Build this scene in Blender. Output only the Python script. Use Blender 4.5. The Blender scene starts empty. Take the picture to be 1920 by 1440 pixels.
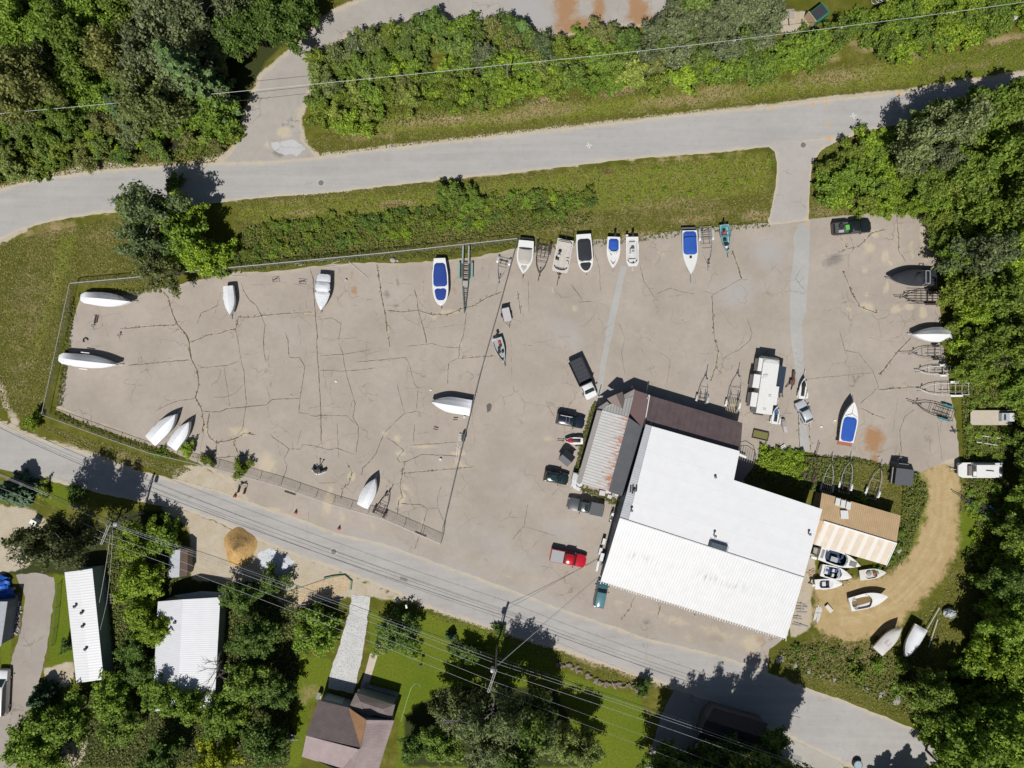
import bpy, bmesh, math, random
import numpy as np
from mathutils import Vector, Matrix
from mathutils.geometry import delaunay_2d_cdt, tessellate_polygon

random.seed(7); RNG = np.random.default_rng(7)
SC = bpy.context.scene
COL = SC.collection
R = math.radians

# ------------------------------------------------------------------ camera, sky, sun
H = 111.0            # flying height above the lot (m)
F = 1333.3           # focal length in survey-map units (1920 wide)
cam_d = bpy.data.cameras.new('camera'); cam_d.sensor_width = 36; cam_d.lens = 36*F/1920
cam_d.clip_start = 1; cam_d.clip_end = 6000
cam = bpy.data.objects.new('camera', cam_d); cam.location = (0, 0, H); COL.objects.link(cam); SC.camera = cam
SUN_EL, SUN_AZ = 57.0, 195.0     # elevation; bearing clockwise from +Y
w = bpy.data.worlds.new('World'); SC.world = w; w.use_nodes = True
nt = w.node_tree; bg = nt.nodes['Background']; sky = nt.nodes.new('ShaderNodeTexSky')
sky.sky_type = 'NISHITA'; sky.sun_disc = False; sky.sun_elevation = R(SUN_EL); sky.sun_rotation = R(SUN_AZ)
nt.links.new(sky.outputs[0], bg.inputs[0]); bg.inputs[1].default_value = 0.05
sd = bpy.data.lights.new('sun', 'SUN'); sd.energy = 5.0; sd.angle = R(0.5); sd.color = (1, .97, .925)
so = bpy.data.objects.new('sun', sd); COL.objects.link(so); so.location = (-20, -60, 150)
tr = Vector((-math.sin(R(SUN_AZ))*math.cos(R(SUN_EL)), -math.cos(R(SUN_AZ))*math.cos(R(SUN_EL)), -math.sin(R(SUN_EL))))
so.rotation_euler = tr.to_track_quat('-Z', 'Y').to_euler()
SC.view_settings.view_transform = 'Standard'; SC.view_settings.look = 'None'
SC.view_settings.exposure = -0.08; SC.view_settings.gamma = 1
try:
    SC.cycles.max_bounces = 6; SC.cycles.transparent_max_bounces = 12
except Exception: pass

def P(px, py, z=0.0):
    """survey map position (px) -> metres, for a point at height z"""
    k = (H-z)/F
    return Vector(((px-960)*k, (720-py)*k, z))
def PP(pts, z=0.0): return [P(x, y, z) for x, y in pts]

# ------------------------------------------------------------------ materials
MATS = {}
def newmat(name):
    m = bpy.data.materials.new(name); m.use_nodes = True
    t = m.node_tree; b = t.nodes['Principled BSDF']
    return m, t, b
def N(t, typ, **kw):
    n = t.nodes.new(typ)
    for k, v in kw.items():
        if k.startswith('i_'): n.inputs[int(k[2:])].default_value = v
        else: setattr(n, k, v)
    return n
def noise(t, scale, detail=4, rough=.6, vec=None, dist=0.0):
    n = t.nodes.new('ShaderNodeTexNoise'); n.inputs['Scale'].default_value = scale
    n.inputs['Detail'].default_value = detail; n.inputs['Roughness'].default_value = rough
    n.inputs['Distortion'].default_value = dist
    if vec is not None: t.links.new(vec, n.inputs['Vector'])
    return n.outputs['Fac']
def ramp(t, fac, stops):
    r = t.nodes.new('ShaderNodeValToRGB'); e = r.color_ramp.elements
    while len(e) < len(stops): e.new(.5)
    for k, (p, c) in zip(e, stops):
        k.position = p; k.color = (*c, 1) if len(c) == 3 else c
    t.links.new(fac, r.inputs[0]); return r.outputs[0]
def val(t, v0, v1, fac, clamp=True):
    m = t.nodes.new('ShaderNodeMapRange'); m.clamp = clamp
    m.inputs[1].default_value = v0; m.inputs[2].default_value = v1
    t.links.new(fac, m.inputs[0]); return m.outputs[0]
def math_(t, op, a, b=None, clamp=False):
    m = t.nodes.new('ShaderNodeMath'); m.operation = op; m.use_clamp = clamp
    for i, x in enumerate((a, b)):
        if x is None: continue
        if isinstance(x, (int, float)): m.inputs[i].default_value = x
        else: t.links.new(x, m.inputs[i])
    return m.outputs[0]
def mix(t, fac, a, b, typ='MIX'):
    m = t.nodes.new('ShaderNodeMix'); m.data_type = 'RGBA'; m.blend_type = typ
    for i, x in ((0, fac), (6, a), (7, b)):
        if isinstance(x, (int, float)): m.inputs[i].default_value = x
        elif isinstance(x, tuple): m.inputs[i].default_value = (*x, 1) if len(x) == 3 else x
        else: t.links.new(x, m.inputs[i])
    return m.outputs[2]
def attr(t, name):
    a = t.nodes.new('ShaderNodeAttribute'); a.attribute_name = name; return a
def objco(t): return t.nodes.new('ShaderNodeTexCoord').outputs['Object']
def geopos(t): return t.nodes.new('ShaderNodeNewGeometry').outputs['Position']
def bump(t, b, h, strength=.3, dist=.05):
    n = t.nodes.new('ShaderNodeBump'); n.inputs['Strength'].default_value = strength; n.inputs['Distance'].default_value = dist
    t.links.new(h, n.inputs['Height']); t.links.new(n.outputs[0], b.inputs['Normal'])
def mat(name, col, rough=.6, metal=0.0, var=.18, scale=2.5, bmp=0.0, dirt=None, dirt_amt=.35, coat=0.0, spec=.5):
    """plain painted / plastic / metal surface with procedural mottling and optional dirt"""
    if name in MATS: return MATS[name]
    m, t, b = newmat(name); oc = objco(t)
    n1 = noise(t, scale, 5, .65, oc); n2 = noise(t, scale*9, 3, .6, oc)
    lo = tuple(c*(1-var) for c in col); hi = tuple(min(1, c*(1+var)) for c in col)
    c = ramp(t, n1, [(.3, lo), (.7, hi)])
    c = mix(t, val(t, .35, .75, n2), c, tuple(x*(1-var*.6) for x in col))
    if dirt:
        d = noise(t, scale*.6, 6, .75, oc, .6)
        c = mix(t, math_(t, 'MULTIPLY', val(t, .5, .72, d), dirt_amt), c, dirt)
    t.links.new(c, b.inputs['Base Color'])
    b.inputs['Roughness'].default_value = rough; b.inputs['Metallic'].default_value = metal
    b.inputs['Specular IOR Level'].default_value = spec
    if coat: b.inputs['Coat Weight'].default_value = coat
    if bmp: bump(t, b, n2, bmp, .03)
    MATS[name] = m; return m

def stripes(name, col, groove, per, axis=0, rough=.5, metal=0.0, rust=None, rust_bias=None, amt=.12, width=.3, soot=None):
    """ribbed sheet metal / shingle courses across local axis, optional rust streaks running along the other axis"""
    m, t, b = newmat(name); oc = objco(t)
    s = t.nodes.new('ShaderNodeSeparateXYZ'); t.links.new(oc, s.inputs[0])
    f = math_(t, 'FRACT', math_(t, 'DIVIDE', s.outputs[axis], per))
    g = math_(t, 'LESS_THAN', f, width)
    n1 = noise(t, .8, 6, .7, oc); n2 = noise(t, 9, 3, .6, oc)
    c = ramp(t, n1, [(.3, tuple(x*(1-amt) for x in col)), (.7, tuple(min(1, x*(1+amt)) for x in col))])
    c = mix(t, math_(t, 'MULTIPLY', val(t, .45, .8, n2), .25), c, tuple(x*.8 for x in col))
    c = mix(t, g, c, groove)
    if rust:
        mp = t.nodes.new('ShaderNodeMapping'); t.links.new(oc, mp.inputs[0])
        sc = [2.6, 2.6, 2.6]; sc[1-axis] = .22; mp.inputs['Scale'].default_value = sc
        r = noise(t, 1.0, 5, .7, mp.outputs[0])
        k = s.outputs[1-axis]
        bias = val(t, rust_bias[0], rust_bias[1], k)
        r = math_(t, 'ADD', r, math_(t, 'MULTIPLY', bias, rust_bias[2]))
        a = val(t, .62, .8, r)
        c = mix(t, math_(t, 'MULTIPLY', a, .9), c, ramp(t, n2, [(.3, rust), (.75, tuple(min(1, x*1.9) for x in rust))]))
    if soot:
        mp = t.nodes.new('ShaderNodeMapping'); t.links.new(oc, mp.inputs[0]); mp.inputs['Scale'].default_value = (4.0, .25, 1)
        s1 = noise(t, 1.0, 4, .7, mp.outputs[0]); d_ = math_(t, 'ABSOLUTE', math_(t, 'SUBTRACT', s.outputs[1], soot[0]))
        k_ = math_(t, 'MULTIPLY', val(t, soot[1], 0, d_), val(t, .42, .62, noise(t, .22, 3, .6, oc)))
        c = mix(t, math_(t, 'MULTIPLY', math_(t, 'MULTIPLY', val(t, .5, .66, s1), k_), .75), c, (.12,.12,.12))
        c = mix(t, math_(t, 'MULTIPLY', val(t, .55, .75, s1), .25), c, tuple(x*.72 for x in col))
    t.links.new(c, b.inputs['Base Color']); b.inputs['Roughness'].default_value = rough; b.inputs['Metallic'].default_value = metal
    tri = math_(t, 'ABSOLUTE', math_(t, 'SUBTRACT', f, .5))
    bump(t, b, tri, .3, .05)
    MATS[name] = m; return m

def leafmat(name, dark, mid, light, trans=.25):
    m, t, b = newmat(name)
    g = t.nodes.new('ShaderNodeNewGeometry'); oi = t.nodes.new('ShaderNodeObjectInfo')
    c = ramp(t, g.outputs['Random Per Island'], [(0.0, dark), (.5, mid), (1.0, light)])
    n1 = noise(t, .55, 3, .6, geopos(t))
    c = mix(t, val(t, .3, .7, n1), c, mix(t, 1.0, c, (.78, .80, .9), 'MULTIPLY'))
    c = mix(t, 1.0, c, oi.outputs['Color'], 'MULTIPLY')
    t.links.new(c, b.inputs['Base Color']); b.inputs['Roughness'].default_value = .62; b.inputs['Specular IOR Level'].default_value = .25
    tl = t.nodes.new('ShaderNodeBsdfTranslucent'); t.links.new(mix(t, 1.0, c, (1.1, 1.15, .6), 'MULTIPLY'), tl.inputs[0])
    ms = t.nodes.new('ShaderNodeMixShader'); ms.inputs[0].default_value = trans
    t.links.new(b.outputs[0], ms.inputs[1]); t.links.new(tl.outputs[0], ms.inputs[2])
    t.links.new(ms.outputs[0], t.nodes['Material Output'].inputs[0])
    MATS[name] = m; return m

# ------------------------------------------------------------------ mesh builder
class MB:
    def __init__(s): s.v = []; s.f = []; s.m = []
    def add(s, vs, fs, mi=0):
        o = len(s.v); s.v += [tuple(p) for p in vs]
        for f in fs: s.f.append(tuple(i+o for i in f)); s.m.append(mi)
        return s
    def box(s, c, d, rz=0.0, mi=0, top=1.0, ry=0.0, rx=0.0):
        hx, hy, hz = d[0]/2, d[1]/2, d[2]/2
        M = Matrix.Translation(c) @ Matrix.Rotation(rz, 4, 'Z') @ Matrix.Rotation(ry, 4, 'Y') @ Matrix.Rotation(rx, 4, 'X')
        vs = [M @ Vector((sx*hx*(top if sz > 0 else 1), sy*hy*(top if sz > 0 else 1), sz*hz)) for sz in (-1, 1) for sx, sy in ((-1, -1), (1, -1), (1, 1), (-1, 1))]
        return s.add(vs, [(3, 2, 1, 0), (4, 5, 6, 7), (0, 1, 5, 4), (1, 2, 6, 5), (2, 3, 7, 6), (3, 0, 4, 7)], mi)
    def prism(s, poly, z0, z1, mi=0):
        n = len(poly)
        a = sum(poly[i][0]*poly[(i+1) % n][1]-poly[(i+1) % n][0]*poly[i][1] for i in range(n))
        if a < 0: poly = poly[::-1]
        z0 = z0 if hasattr(z0, '__len__') else [z0]*n; z1 = z1 if hasattr(z1, '__len__') else [z1]*n
        vs = [(p[0], p[1], z) for p, z in zip(poly, z0)]+[(p[0], p[1], z) for p, z in zip(poly, z1)]
        fs = [tuple(range(n-1, -1, -1)), tuple(range(n, 2*n))]+[(i, (i+1) % n, n+(i+1) % n, n+i) for i in range(n)]
        return s.add(vs, fs, mi)
    def slab(s, pts, th, mi=0):
        """3D planar polygon thickened downwards"""
        n = len(pts); a = sum(pts[i][0]*pts[(i+1) % n][1]-pts[(i+1) % n][0]*pts[i][1] for i in range(n))
        if a < 0: pts = pts[::-1]
        vs = [(p[0], p[1], p[2]-th) for p in pts]+[tuple(p) for p in pts]
        fs = [tuple(range(n-1, -1, -1)), tuple(range(n, 2*n))]+[(i, (i+1) % n, n+(i+1) % n, n+i) for i in range(n)]
        return s.add(vs, fs, mi)
    def tube(s, pts, r, n=6, mi=0, caps=True):
        pts = [Vector(p) for p in pts]; rs = r if hasattr(r, '__len__') else [r]*len(pts); vs = []
        for i, p in enumerate(pts):
            d = (pts[min(i+1, len(pts)-1)]-pts[max(i-1, 0)]).normalized()
            u = d.cross(Vector((0, 0, 1)) if abs(d.z) < .9 else Vector((1, 0, 0))).normalized(); v = u.cross(d)
            vs += [p+(u*math.cos(2*math.pi*k/n)+v*math.sin(2*math.pi*k/n))*rs[i] for k in range(n)]
        fs = [(i*n+k, (i+1)*n+k, (i+1)*n+(k+1) % n, i*n+(k+1) % n) for i in range(len(pts)-1) for k in range(n)]
        if caps: fs += [tuple(range(n)), tuple(range(len(pts)*n-1, (len(pts)-1)*n-1, -1))]
        return s.add(vs, fs, mi)
    def loft(s, secs, mi=0, caps=True, closed=True):
        n = len(secs[0]); vs = [p for sec in secs for p in sec]; kk = n if closed else n-1
        fs = [(i*n+k, i*n+(k+1) % n, (i+1)*n+(k+1) % n, (i+1)*n+k) for i in range(len(secs)-1) for k in range(kk)]
        if caps: fs += [tuple(range(n-1, -1, -1)), tuple(range((len(secs)-1)*n, len(secs)*n))]
        return s.add(vs, fs, mi)
    def blob(s, c, r, seg=8, rings=5, mi=0, jit=0.0, rz=0.0):
        vs = []; cr, sr = math.cos(rz), math.sin(rz)
        for i in range(1, rings):
            th = math.pi*i/rings
            for k in range(seg):
                a = 2*math.pi*k/seg; q = 1+random.uniform(-jit, jit)
                x, y = r[0]*math.sin(th)*math.cos(a)*q, r[1]*math.sin(th)*math.sin(a)*q
                vs.append((c[0]+x*cr-y*sr, c[1]+x*sr+y*cr, c[2]+r[2]*math.cos(th)*q))
        vs += [(c[0], c[1], c[2]+r[2]), (c[0], c[1], c[2]-r[2])]; T = (rings-1)*seg
        fs = [(i*seg+k, (i+1)*seg+k, (i+1)*seg+(k+1) % seg, i*seg+(k+1) % seg) for i in range(rings-2) for k in range(seg)]
        fs += [(T, k, (k+1) % seg) for k in range(seg)]+[(T+1, (rings-2)*seg+(k+1) % seg, (rings-2)*seg+k) for k in range(seg)]
        return s.add(vs, fs, mi)
    def mesh(s, name, mats):
        me = bpy.data.meshes.new(name); me.from_pydata(s.v, [], s.f)
        for m in (mats if isinstance(mats, (list, tuple)) else [mats]): me.materials.append(m)
        me.polygons.foreach_set('material_index', s.m); me.update(); return me
    def build(s, name, mats, parent=None, bevel=0.0, smooth=False, label=None):
        o = bpy.data.objects.new(name, s.mesh(name, mats)); COL.objects.link(o)
        if parent: o.parent = parent
        if smooth:
            o.data.polygons.foreach_set('use_smooth', [True]*len(o.data.polygons))
            try: o.data.set_sharp_from_angle(angle=R(38))
            except Exception: pass
        if bevel:
            b = o.modifiers.new('bevel', 'BEVEL'); b.width = bevel; b.segments = 2; b.limit_method = 'ANGLE'; b.angle_limit = R(35)
        if label: o['label'] = label
        return o
def tag(o, label, cat, group=None):
    o['label'] = label; o['category'] = cat
    if group: o['group'] = group
    return o
def thing(name, label, cat, loc=(0, 0, 0), rz=0.0, group=None):
    o = bpy.data.objects.new(name, None); COL.objects.link(o); o.empty_display_size = .3
    o.location = loc; o.rotation_euler = (0, 0, rz); return tag(o, label, cat, group)
def pose(tail, nose, z):
    a, b = P(*tail, z), P(*nose, z); d = b-a; c = (a+b)/2
    return Vector((c.x, c.y, 0)), math.atan2(d.y, d.x), d.length
def npmesh(name, verts, faces, m, parent=None, tri=False, colattr=None):
    """big mesh from numpy arrays; faces (n,4) or (n,3)"""
    me = bpy.data.meshes.new(name); k = faces.shape[1]
    me.vertices.add(len(verts)); me.vertices.foreach_set('co', verts.astype(np.float32).ravel())
    me.loops.add(faces.size); me.loops.foreach_set('vertex_index', faces.astype(np.int32).ravel())
    me.polygons.add(len(faces)); me.polygons.foreach_set('loop_start', np.arange(0, faces.size, k, dtype=np.int32))
    me.polygons.foreach_set('loop_total', np.full(len(faces), k, dtype=np.int32))
    me.materials.append(m); me.update(calc_edges=True); me.validate()
    return me
def link(name, me, parent=None):
    o = bpy.data.objects.new(name, me); COL.objects.link(o)
    if parent: o.parent = parent
    return o
def struct(o, kind='structure'):
    o['kind'] = kind; return o
def pip(pts, poly):
    """points (n,2) inside polygon"""
    x, y = pts[:, 0], pts[:, 1]; ins = np.zeros(len(pts), bool); n = len(poly)
    for i in range(n):
        x0, y0 = poly[i]; x1, y1 = poly[(i+1) % n]
        c = (y0 > y) != (y1 > y)
        if y1 != y0: ins ^= c & (x < (x1-x0)*(y-y0)/(y1-y0)+x0)
    return ins
def segdist(pts, line):
    d = np.full(len(pts), 1e9)
    for (a, b) in zip(line[:-1], line[1:]):
        a = np.array(a, float); b = np.array(b, float); ab = b-a; L = (ab**2).sum()+1e-9
        u = np.clip(((pts-a) @ ab)/L, 0, 1); q = a+u[:, None]*ab
        d = np.minimum(d, np.hypot(*(pts-q).T))
    return d
# ------------------------------------------------------------------ the lie of the land (survey map px)
LOT = [(144,577),(150,560),(200,548),(252,546),(305,541),(372,524),(430,509),(500,510),(562,503),(625,495),(700,492),(760,493),(830,488),(900,480),(968,466),
 (1000,462),(1060,455),(1110,449),(1190,445),(1280,431),(1360,424),(1440,418),(1515,411),(1580,404),(1640,399),(1688,396),(1720,402),(1745,412),(1752,460),(1756,520),
 (1764,590),(1766,640),(1778,700),(1782,740),(1792,790),(1798,840),(1800,882),(1770,868),(1745,876),(1722,888),(1690,880),(1650,868),(1600,856),(1560,860),(1520,848),(1470,842),
 (1430,850),(1415,872),(1395,900),(1480,1100),(1478,1190),(1442,1218),(1440,1266),(1400,1266),(1280,1228),(1200,1206),(1110,1176),(1040,1152),(840,1078),(720,1036),(610,1006),(560,988),(480,962),
 (430,905),(372,868),(320,848),(270,833),(200,806),(160,795),(106,768),(110,740),(118,715),(126,660),(134,610)]
ROAD_S = [(-200,745),(-60,770),(0,789),(47,812),(110,833),(160,846),(205,864),(250,880),(310,894),(375,910),(430,925),(480,945),(560,972),(630,998),(730,1022),(840,1062),(940,1098),(1042,1137),(1115,1162),(1210,1195),
 (1285,1214),(1360,1232),(1430,1256),(1477,1277),(1530,1296),(1580,1312),(1640,1336),(1680,1352),(1717,1367),(1800,1402),(1900,1445),(2100,1540),
 (2060,1640),(1860,1550),(1700,1482),(1620,1446),(1572,1428),(1467,1377),(1330,1316),(1235,1280),(1130,1246),(1045,1216),(960,1192),(905,1174),(802,1140),(700,1094),(625,1066),(560,1044),(480,1012),(400,975),(350,958),(290,946),(230,934),
 (130,911),(72,897),(0,880),(-60,866),(-200,840)]
ROAD_N = [(-200,470),(-90,420),(0,357),(10,352),(40,343),(95,332),(175,321),(275,313),(345,309),(410,305),(500,303),(597,295),(660,286),(730,277),(850,265),(960,252),(1100,237),(1260,217),(1440,200),(1565,185),(1700,172),(1795,156),(1920,137),(2150,108),
 (2150,160),(1920,188),(1765,220),(1700,231),(1652,240),(1615,249),(1582,260),(1520,266),(1440,275),(1360,285),(1160,300),(1060,313),(960,325),(825,338),(720,350),(630,361),(480,372),(350,386),(225,397),(175,402),(100,414),(37,432),(0,452),(-60,490),(-200,560)]
BRANCH = [(408,308),(436,280),(453,235),(468,192),(488,142),(528,108),(566,80),(598,40),(636,15),(690,-5),(760,-45),(900,-120),(1300,-120),(1258,0),(1252,24),(1205,46),(1130,52),(1040,68),(962,44),(870,40),(790,36),(710,50),(650,68),(612,92),(592,112),(592,140),(576,185),(563,220),(569,262),(600,298),(500,306)]
DRIVE_NE = [(1436,272),(1452,284),(1457,305),(1454,350),(1446,392),(1438,422),(1478,418),(1516,414),(1518,362),(1523,308),(1541,281),(1586,257),(1510,262)]
PATCH_W = [(1164,498),(1177,499),(1170,520),(1158,580),(1150,622),(1140,660),(1133,705),(1127,742),(1118,741),(1124,700),(1131,655),(1141,598),(1150,560),(1158,525)]
PATCH_E = [(1497,420),(1519,412),(1518,450),(1517,500),(1512,560),(1511,578),(1513,582),(1503,603),(1506,670),(1508,716),(1512,800),(1518,844),(1500,848),(1498,790),(1495,720),(1484,640),(1481,610),(1483,520),(1489,470),(1487,445)]
TRACK = [(1720,888),(1738,872),(1765,862),(1797,880),(1802,905),(1800,960),(1796,1030),(1775,1078),(1728,1128),(1690,1165),(1668,1185),(1640,1196),(1600,1204),(1560,1196),(1520,1170),(1530,1130),(1520,1100),(1540,1075),(1575,1088),(1640,1084),(1690,1058),(1718,1020),(1736,960),(1744,920)]
GRAVEL = [(661,1114),(694,1120),(690,1150),(684,1205),(672,1262),(662,1300),(615,1290),(620,1258),(640,1200),(654,1150)]
LANE_W = [(30,1078),(68,1074),(102,1084),(103,1110),(94,1170),(88,1215),(78,1262),(66,1310),(40,1400),(20,1480),(-40,1480),(-40,1380),(8,1300),(24,1230),(40,1180),(48,1120)]
DRIVE_S = [(1264,1292),(1338,1316),(1318,1370),(1290,1470),(1196,1470),(1222,1400),(1240,1340)]
APRON = [(1466,1379),(1500,1393),(1575,1428),(1600,1470),(1440,1470),(1458,1410)]
WALK = [(694,1225),(709,1226),(698,1262),(690,1290),(676,1288),(685,1258)]

cracks = [ # (points, width m, weedy)
 ([(305,547),(315,557),(325,592),(332,607),(349,627),(355,642),(356,660),(360,675),(369,692),(373,720),(367,745),(377,765),(382,792),(379,812)],.34,1),
 ([(225,616),(250,615),(287,611),(332,609)],.22,1), ([(240,685),(280,682),(300,679),(355,675)],.2,0), ([(370,607),(377,587),(395,580),(412,570)],.18,0),
 ([(356,641),(375,635),(392,627),(410,626),(425,620),(442,617),(447,595),(480,594),(491,592),(537,587),(587,585)],.2,1),
 ([(442,617),(445,635),(450,660),(452,675),(457,695),(459,720),(462,757),(455,802),(445,817)],.17,0), ([(372,690),(425,685),(450,677)],.15,0), ([(420,687),(425,720),(431,762)],.13,0),
 ([(452,530),(457,545),(467,562),(480,572),(490,592),(497,610),(494,637),(495,660),(499,680)],.2,0), ([(582,505),(587,522),(590,575),(592,597),(595,625),(594,647),(597,692),(599,720),(602,780),(602,830)],.24,0),
 ([(534,622),(540,637),(542,670),(562,671),(572,687),(567,720),(562,752),(560,774)],.18,0), ([(706,495),(711,520),(715,552),(720,577),(724,600),(726,622),(731,647)],.26,1),
 ([(777,542),(782,560),(784,580),(791,605),(797,627),(800,645)],.22,0), ([(726,582),(750,585),(784,582),(812,590),(842,589),(867,579),(890,572),(915,557),(942,547)],.22,1),
 ([(875,585),(872,605),(869,630),(862,647),(860,672),(842,680),(840,692),(839,720)],.17,0), ([(760,650),(810,644),(830,650),(862,652)],.13,0), ([(597,695),(620,694),(640,696),(670,694),(705,690)],.15,0),
 ([(635,642),(642,660),(646,685),(652,710),(655,720),(666,757),(662,782),(672,800),(672,820),(667,850)],.17,0), ([(600,667),(645,664),(695,656)],.12,0),
 ([(667,679),(710,675),(760,670),(767,682),(777,720),(784,727),(781,767)],.14,0), ([(595,599),(622,596),(640,607),(635,637)],.14,0), ([(862,672),(905,669),(930,667)],.14,1),
 ([(291,771),(312,760),(332,752),(367,747)],.16,0), ([(379,770),(392,772),(410,772),(425,767),(440,765),(480,761),(500,759),(510,749),(562,747)],.2,0),
 ([(392,774),(389,810),(395,822),(407,830),(432,825),(447,820),(457,812),(480,815)],.24,1), ([(407,830),(404,855)],.24,1), ([(400,745),(425,744),(442,737),(457,720)],.13,0),
 ([(362,857),(400,859),(437,856),(455,854),(480,850)],.2,1), ([(437,827),(450,857)],.18,1),
 ([(560,774),(572,775),(587,780),(630,779),(650,780),(670,797)],.16,0), ([(507,812),(512,820),(527,830),(542,842),(532,862),(539,872),(531,899)],.17,0), ([(542,842),(562,842),(567,834),(587,835),(617,844),(630,840),(665,852)],.16,0),
 ([(782,771),(757,776),(740,792),(720,812),(715,825),(705,850),(692,867),(680,877),(677,892)],.18,0), ([(725,820),(740,830),(757,844),(745,860),(750,867),(762,865),(792,852),(860,855)],.17,0),
 ([(760,867),(755,882),(750,912),(754,932),(747,940),(745,965)],.2,1), ([(751,944),(790,946),(801,955),(792,990),(777,1030)],.2,0), ([(802,954),(821,952),(820,935),(827,912)],.13,0), ([(821,952),(832,977)],.13,0),
 ([(759,887),(815,882),(855,879),(890,875)],.17,1), ([(745,722),(752,752),(759,774)],.13,0), ([(777,795),(775,830)],.13,0), ([(770,835),(857,829)],.16,0),
 ([(650,867),(660,885),(655,905),(642,917),(640,935)],.16,1), ([(597,906),(630,904)],.12,0), ([(632,792),(635,862)],.12,0), ([(500,725),(507,749)],.13,0), ([(502,760),(505,782)],.1,0),
 ([(1115,475),(1124,505),(1126,545)],.13,0), ([(1070,532),(1085,552),(1091,562)],.2,0), ([(1085,566),(1110,565)],.16,0), ([(1200,497),(1207,527),(1225,555)],.15,0), ([(1230,552),(1257,540),(1277,547),(1302,551)],.14,0),
 ([(1372,470),(1382,495),(1390,522)],.28,1), ([(1320,545),(1337,552),(1360,540),(1385,525),(1402,524)],.12,0), ([(1335,555),(1339,635),(1347,657),(1342,687),(1332,715)],.22,1), ([(1342,690),(1357,702)],.2,1),
 ([(1400,595),(1410,625),(1407,637),(1387,655),(1355,672)],.15,0), ([(990,525),(992,585)],.13,0), ([(970,545),(977,590)],.18,1), ([(1236,660),(1252,670),(1257,675),(1250,720)],.12,0), ([(1160,605),(1172,635),(1165,660),(1172,705)],.1,0),
 ([(1575,445),(1585,455),(1587,467),(1572,475)],.2,1), ([(1587,467),(1610,462),(1635,437),(1662,430)],.2,1), ([(1579,507),(1590,530),(1595,545),(1612,575),(1645,587)],.24,1), ([(1681,400),(1684,437),(1685,470),(1699,492)],.2,1),
 ([(1709,632),(1685,657),(1650,702)],.3,1), ([(1574,620),(1584,657),(1610,662),(1637,697),(1647,725),(1630,742),(1612,757)],.15,0), ([(1510,711),(1635,699)],.11,0), ([(1645,731),(1690,727),(1727,725)],.26,1),
 ([(1615,765),(1637,777),(1660,785)],.2,1), ([(1715,767),(1697,780),(1687,807),(1690,847)],.17,0), ([(1757,790),(1767,865)],.1,0), ([(1025,757),(1040,782)],.12,0), ([(960,1012),(982,987),(990,945)],.12,0), ([(982,987),(1042,1005)],.1,0),
 ([(535,1000),(540,975)],.12,0), ([(565,805),(557,835)],.1,0), ([(1190,1118),(1180,1142),(1165,1160)],.14,1), ([(1240,1130),(1232,1160)],.18,1), ([(1305,1150),(1298,1160)],.15,1),
]
for x in (1497.5, 1518): cracks.append(([(x+random.uniform(-1,1), 770), (x, 800), (x+1.5, 846)], .2, 1))
# concrete joints and hairlines crossing the slab, fainter
for k in range(70):
    x, y = random.uniform(150, 1780), random.uniform(520, 840)
    a = random.choice((0, .1, 1.5, 1.65))+random.uniform(-.25, .25); L = random.uniform(20, 80); pts = []
    for i in range(5): pts.append((x+math.cos(a)*L*i/4+random.uniform(-3,3), y+math.sin(a)*L*i/4+random.uniform(-3,3)))
    cracks.append((pts, .07, 0))

def jitter(line, step=7.0, amp=1.2, rnd=random):
    out = []
    for (a, b) in zip(line[:-1], line[1:]):
        L = math.hypot(b[0]-a[0], b[1]-a[1]); n = max(1, int(L/step))
        for i in range(n):
            u = i/n; j = 0 if i == 0 and not out else amp
            out.append((a[0]+(b[0]-a[0])*u+rnd.uniform(-j, j), a[1]+(b[1]-a[1])*u+rnd.uniform(-j, j)))
    out.append(line[-1]); return out
def rag(poly, step=9, amp=1.3): return jitter(list(poly)+[poly[0]], step, amp)[:-1]
def sheet(name, poly, z, m, step=9, amp=1.3, grid=None, fn=None):
    """paved sheet with a slightly ragged edge; optional interior grid carrying the colour attribute 'stain'"""
    q = rag(poly, step, amp); b = np.array([[p.x, p.y] for p in PP(q)])
    pts = [Vector(p) for p in b]; n = len(pts)
    if grid:
        lo, hi = b.min(0), b.max(0)
        gx, gy = np.meshgrid(np.arange(lo[0], hi[0], grid), np.arange(lo[1], hi[1], grid)); g = np.stack([gx.ravel(), gy.ravel()], 1)
        g = g[pip(g, b)]
        g = g[segdist(g, list(b)+[b[0]]) > grid*.4]
        pts += [Vector(p) for p in g]
    vs, es, fs, *_ = delaunay_2d_cdt(pts, [(i, (i+1) % n) for i in range(n)], [], 1, 1e-5)
    me = bpy.data.meshes.new(name); me.from_pydata([(v.x, v.y, z) for v in vs], [], [tuple(f) for f in fs])
    me.materials.append(m)
    if fn:
        co = np.array([[v.x, v.y] for v in vs]); px = np.stack([co[:, 0]*F/H+960, 720-co[:, 1]*F/H], 1)
        a = me.attributes.new('stain', 'FLOAT_COLOR', 'POINT'); a.data.foreach_set('color', fn(px).astype(np.float32).ravel())
    me.update()
    if me.polygons and me.polygons[0].normal.z < 0: me.flip_normals()
    return struct(link(name, me))
def blob_sum(px, items):
    """soft blotches: (x, y, rx, ry, angle deg, strength)"""
    out = np.zeros(len(px))
    for x, y, rx, ry, a, s in items:
        c, sn = math.cos(R(a)), math.sin(R(a)); dx, dy = px[:, 0]-x, px[:, 1]-y
        u = (dx*c+dy*sn)/rx; v = (-dx*sn+dy*c)/ry
        out = np.maximum(out, s*np.clip(1.25-np.sqrt(u*u+v*v), 0, 1)/1.25*1.25)
    return np.clip(out, 0, 1)

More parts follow.
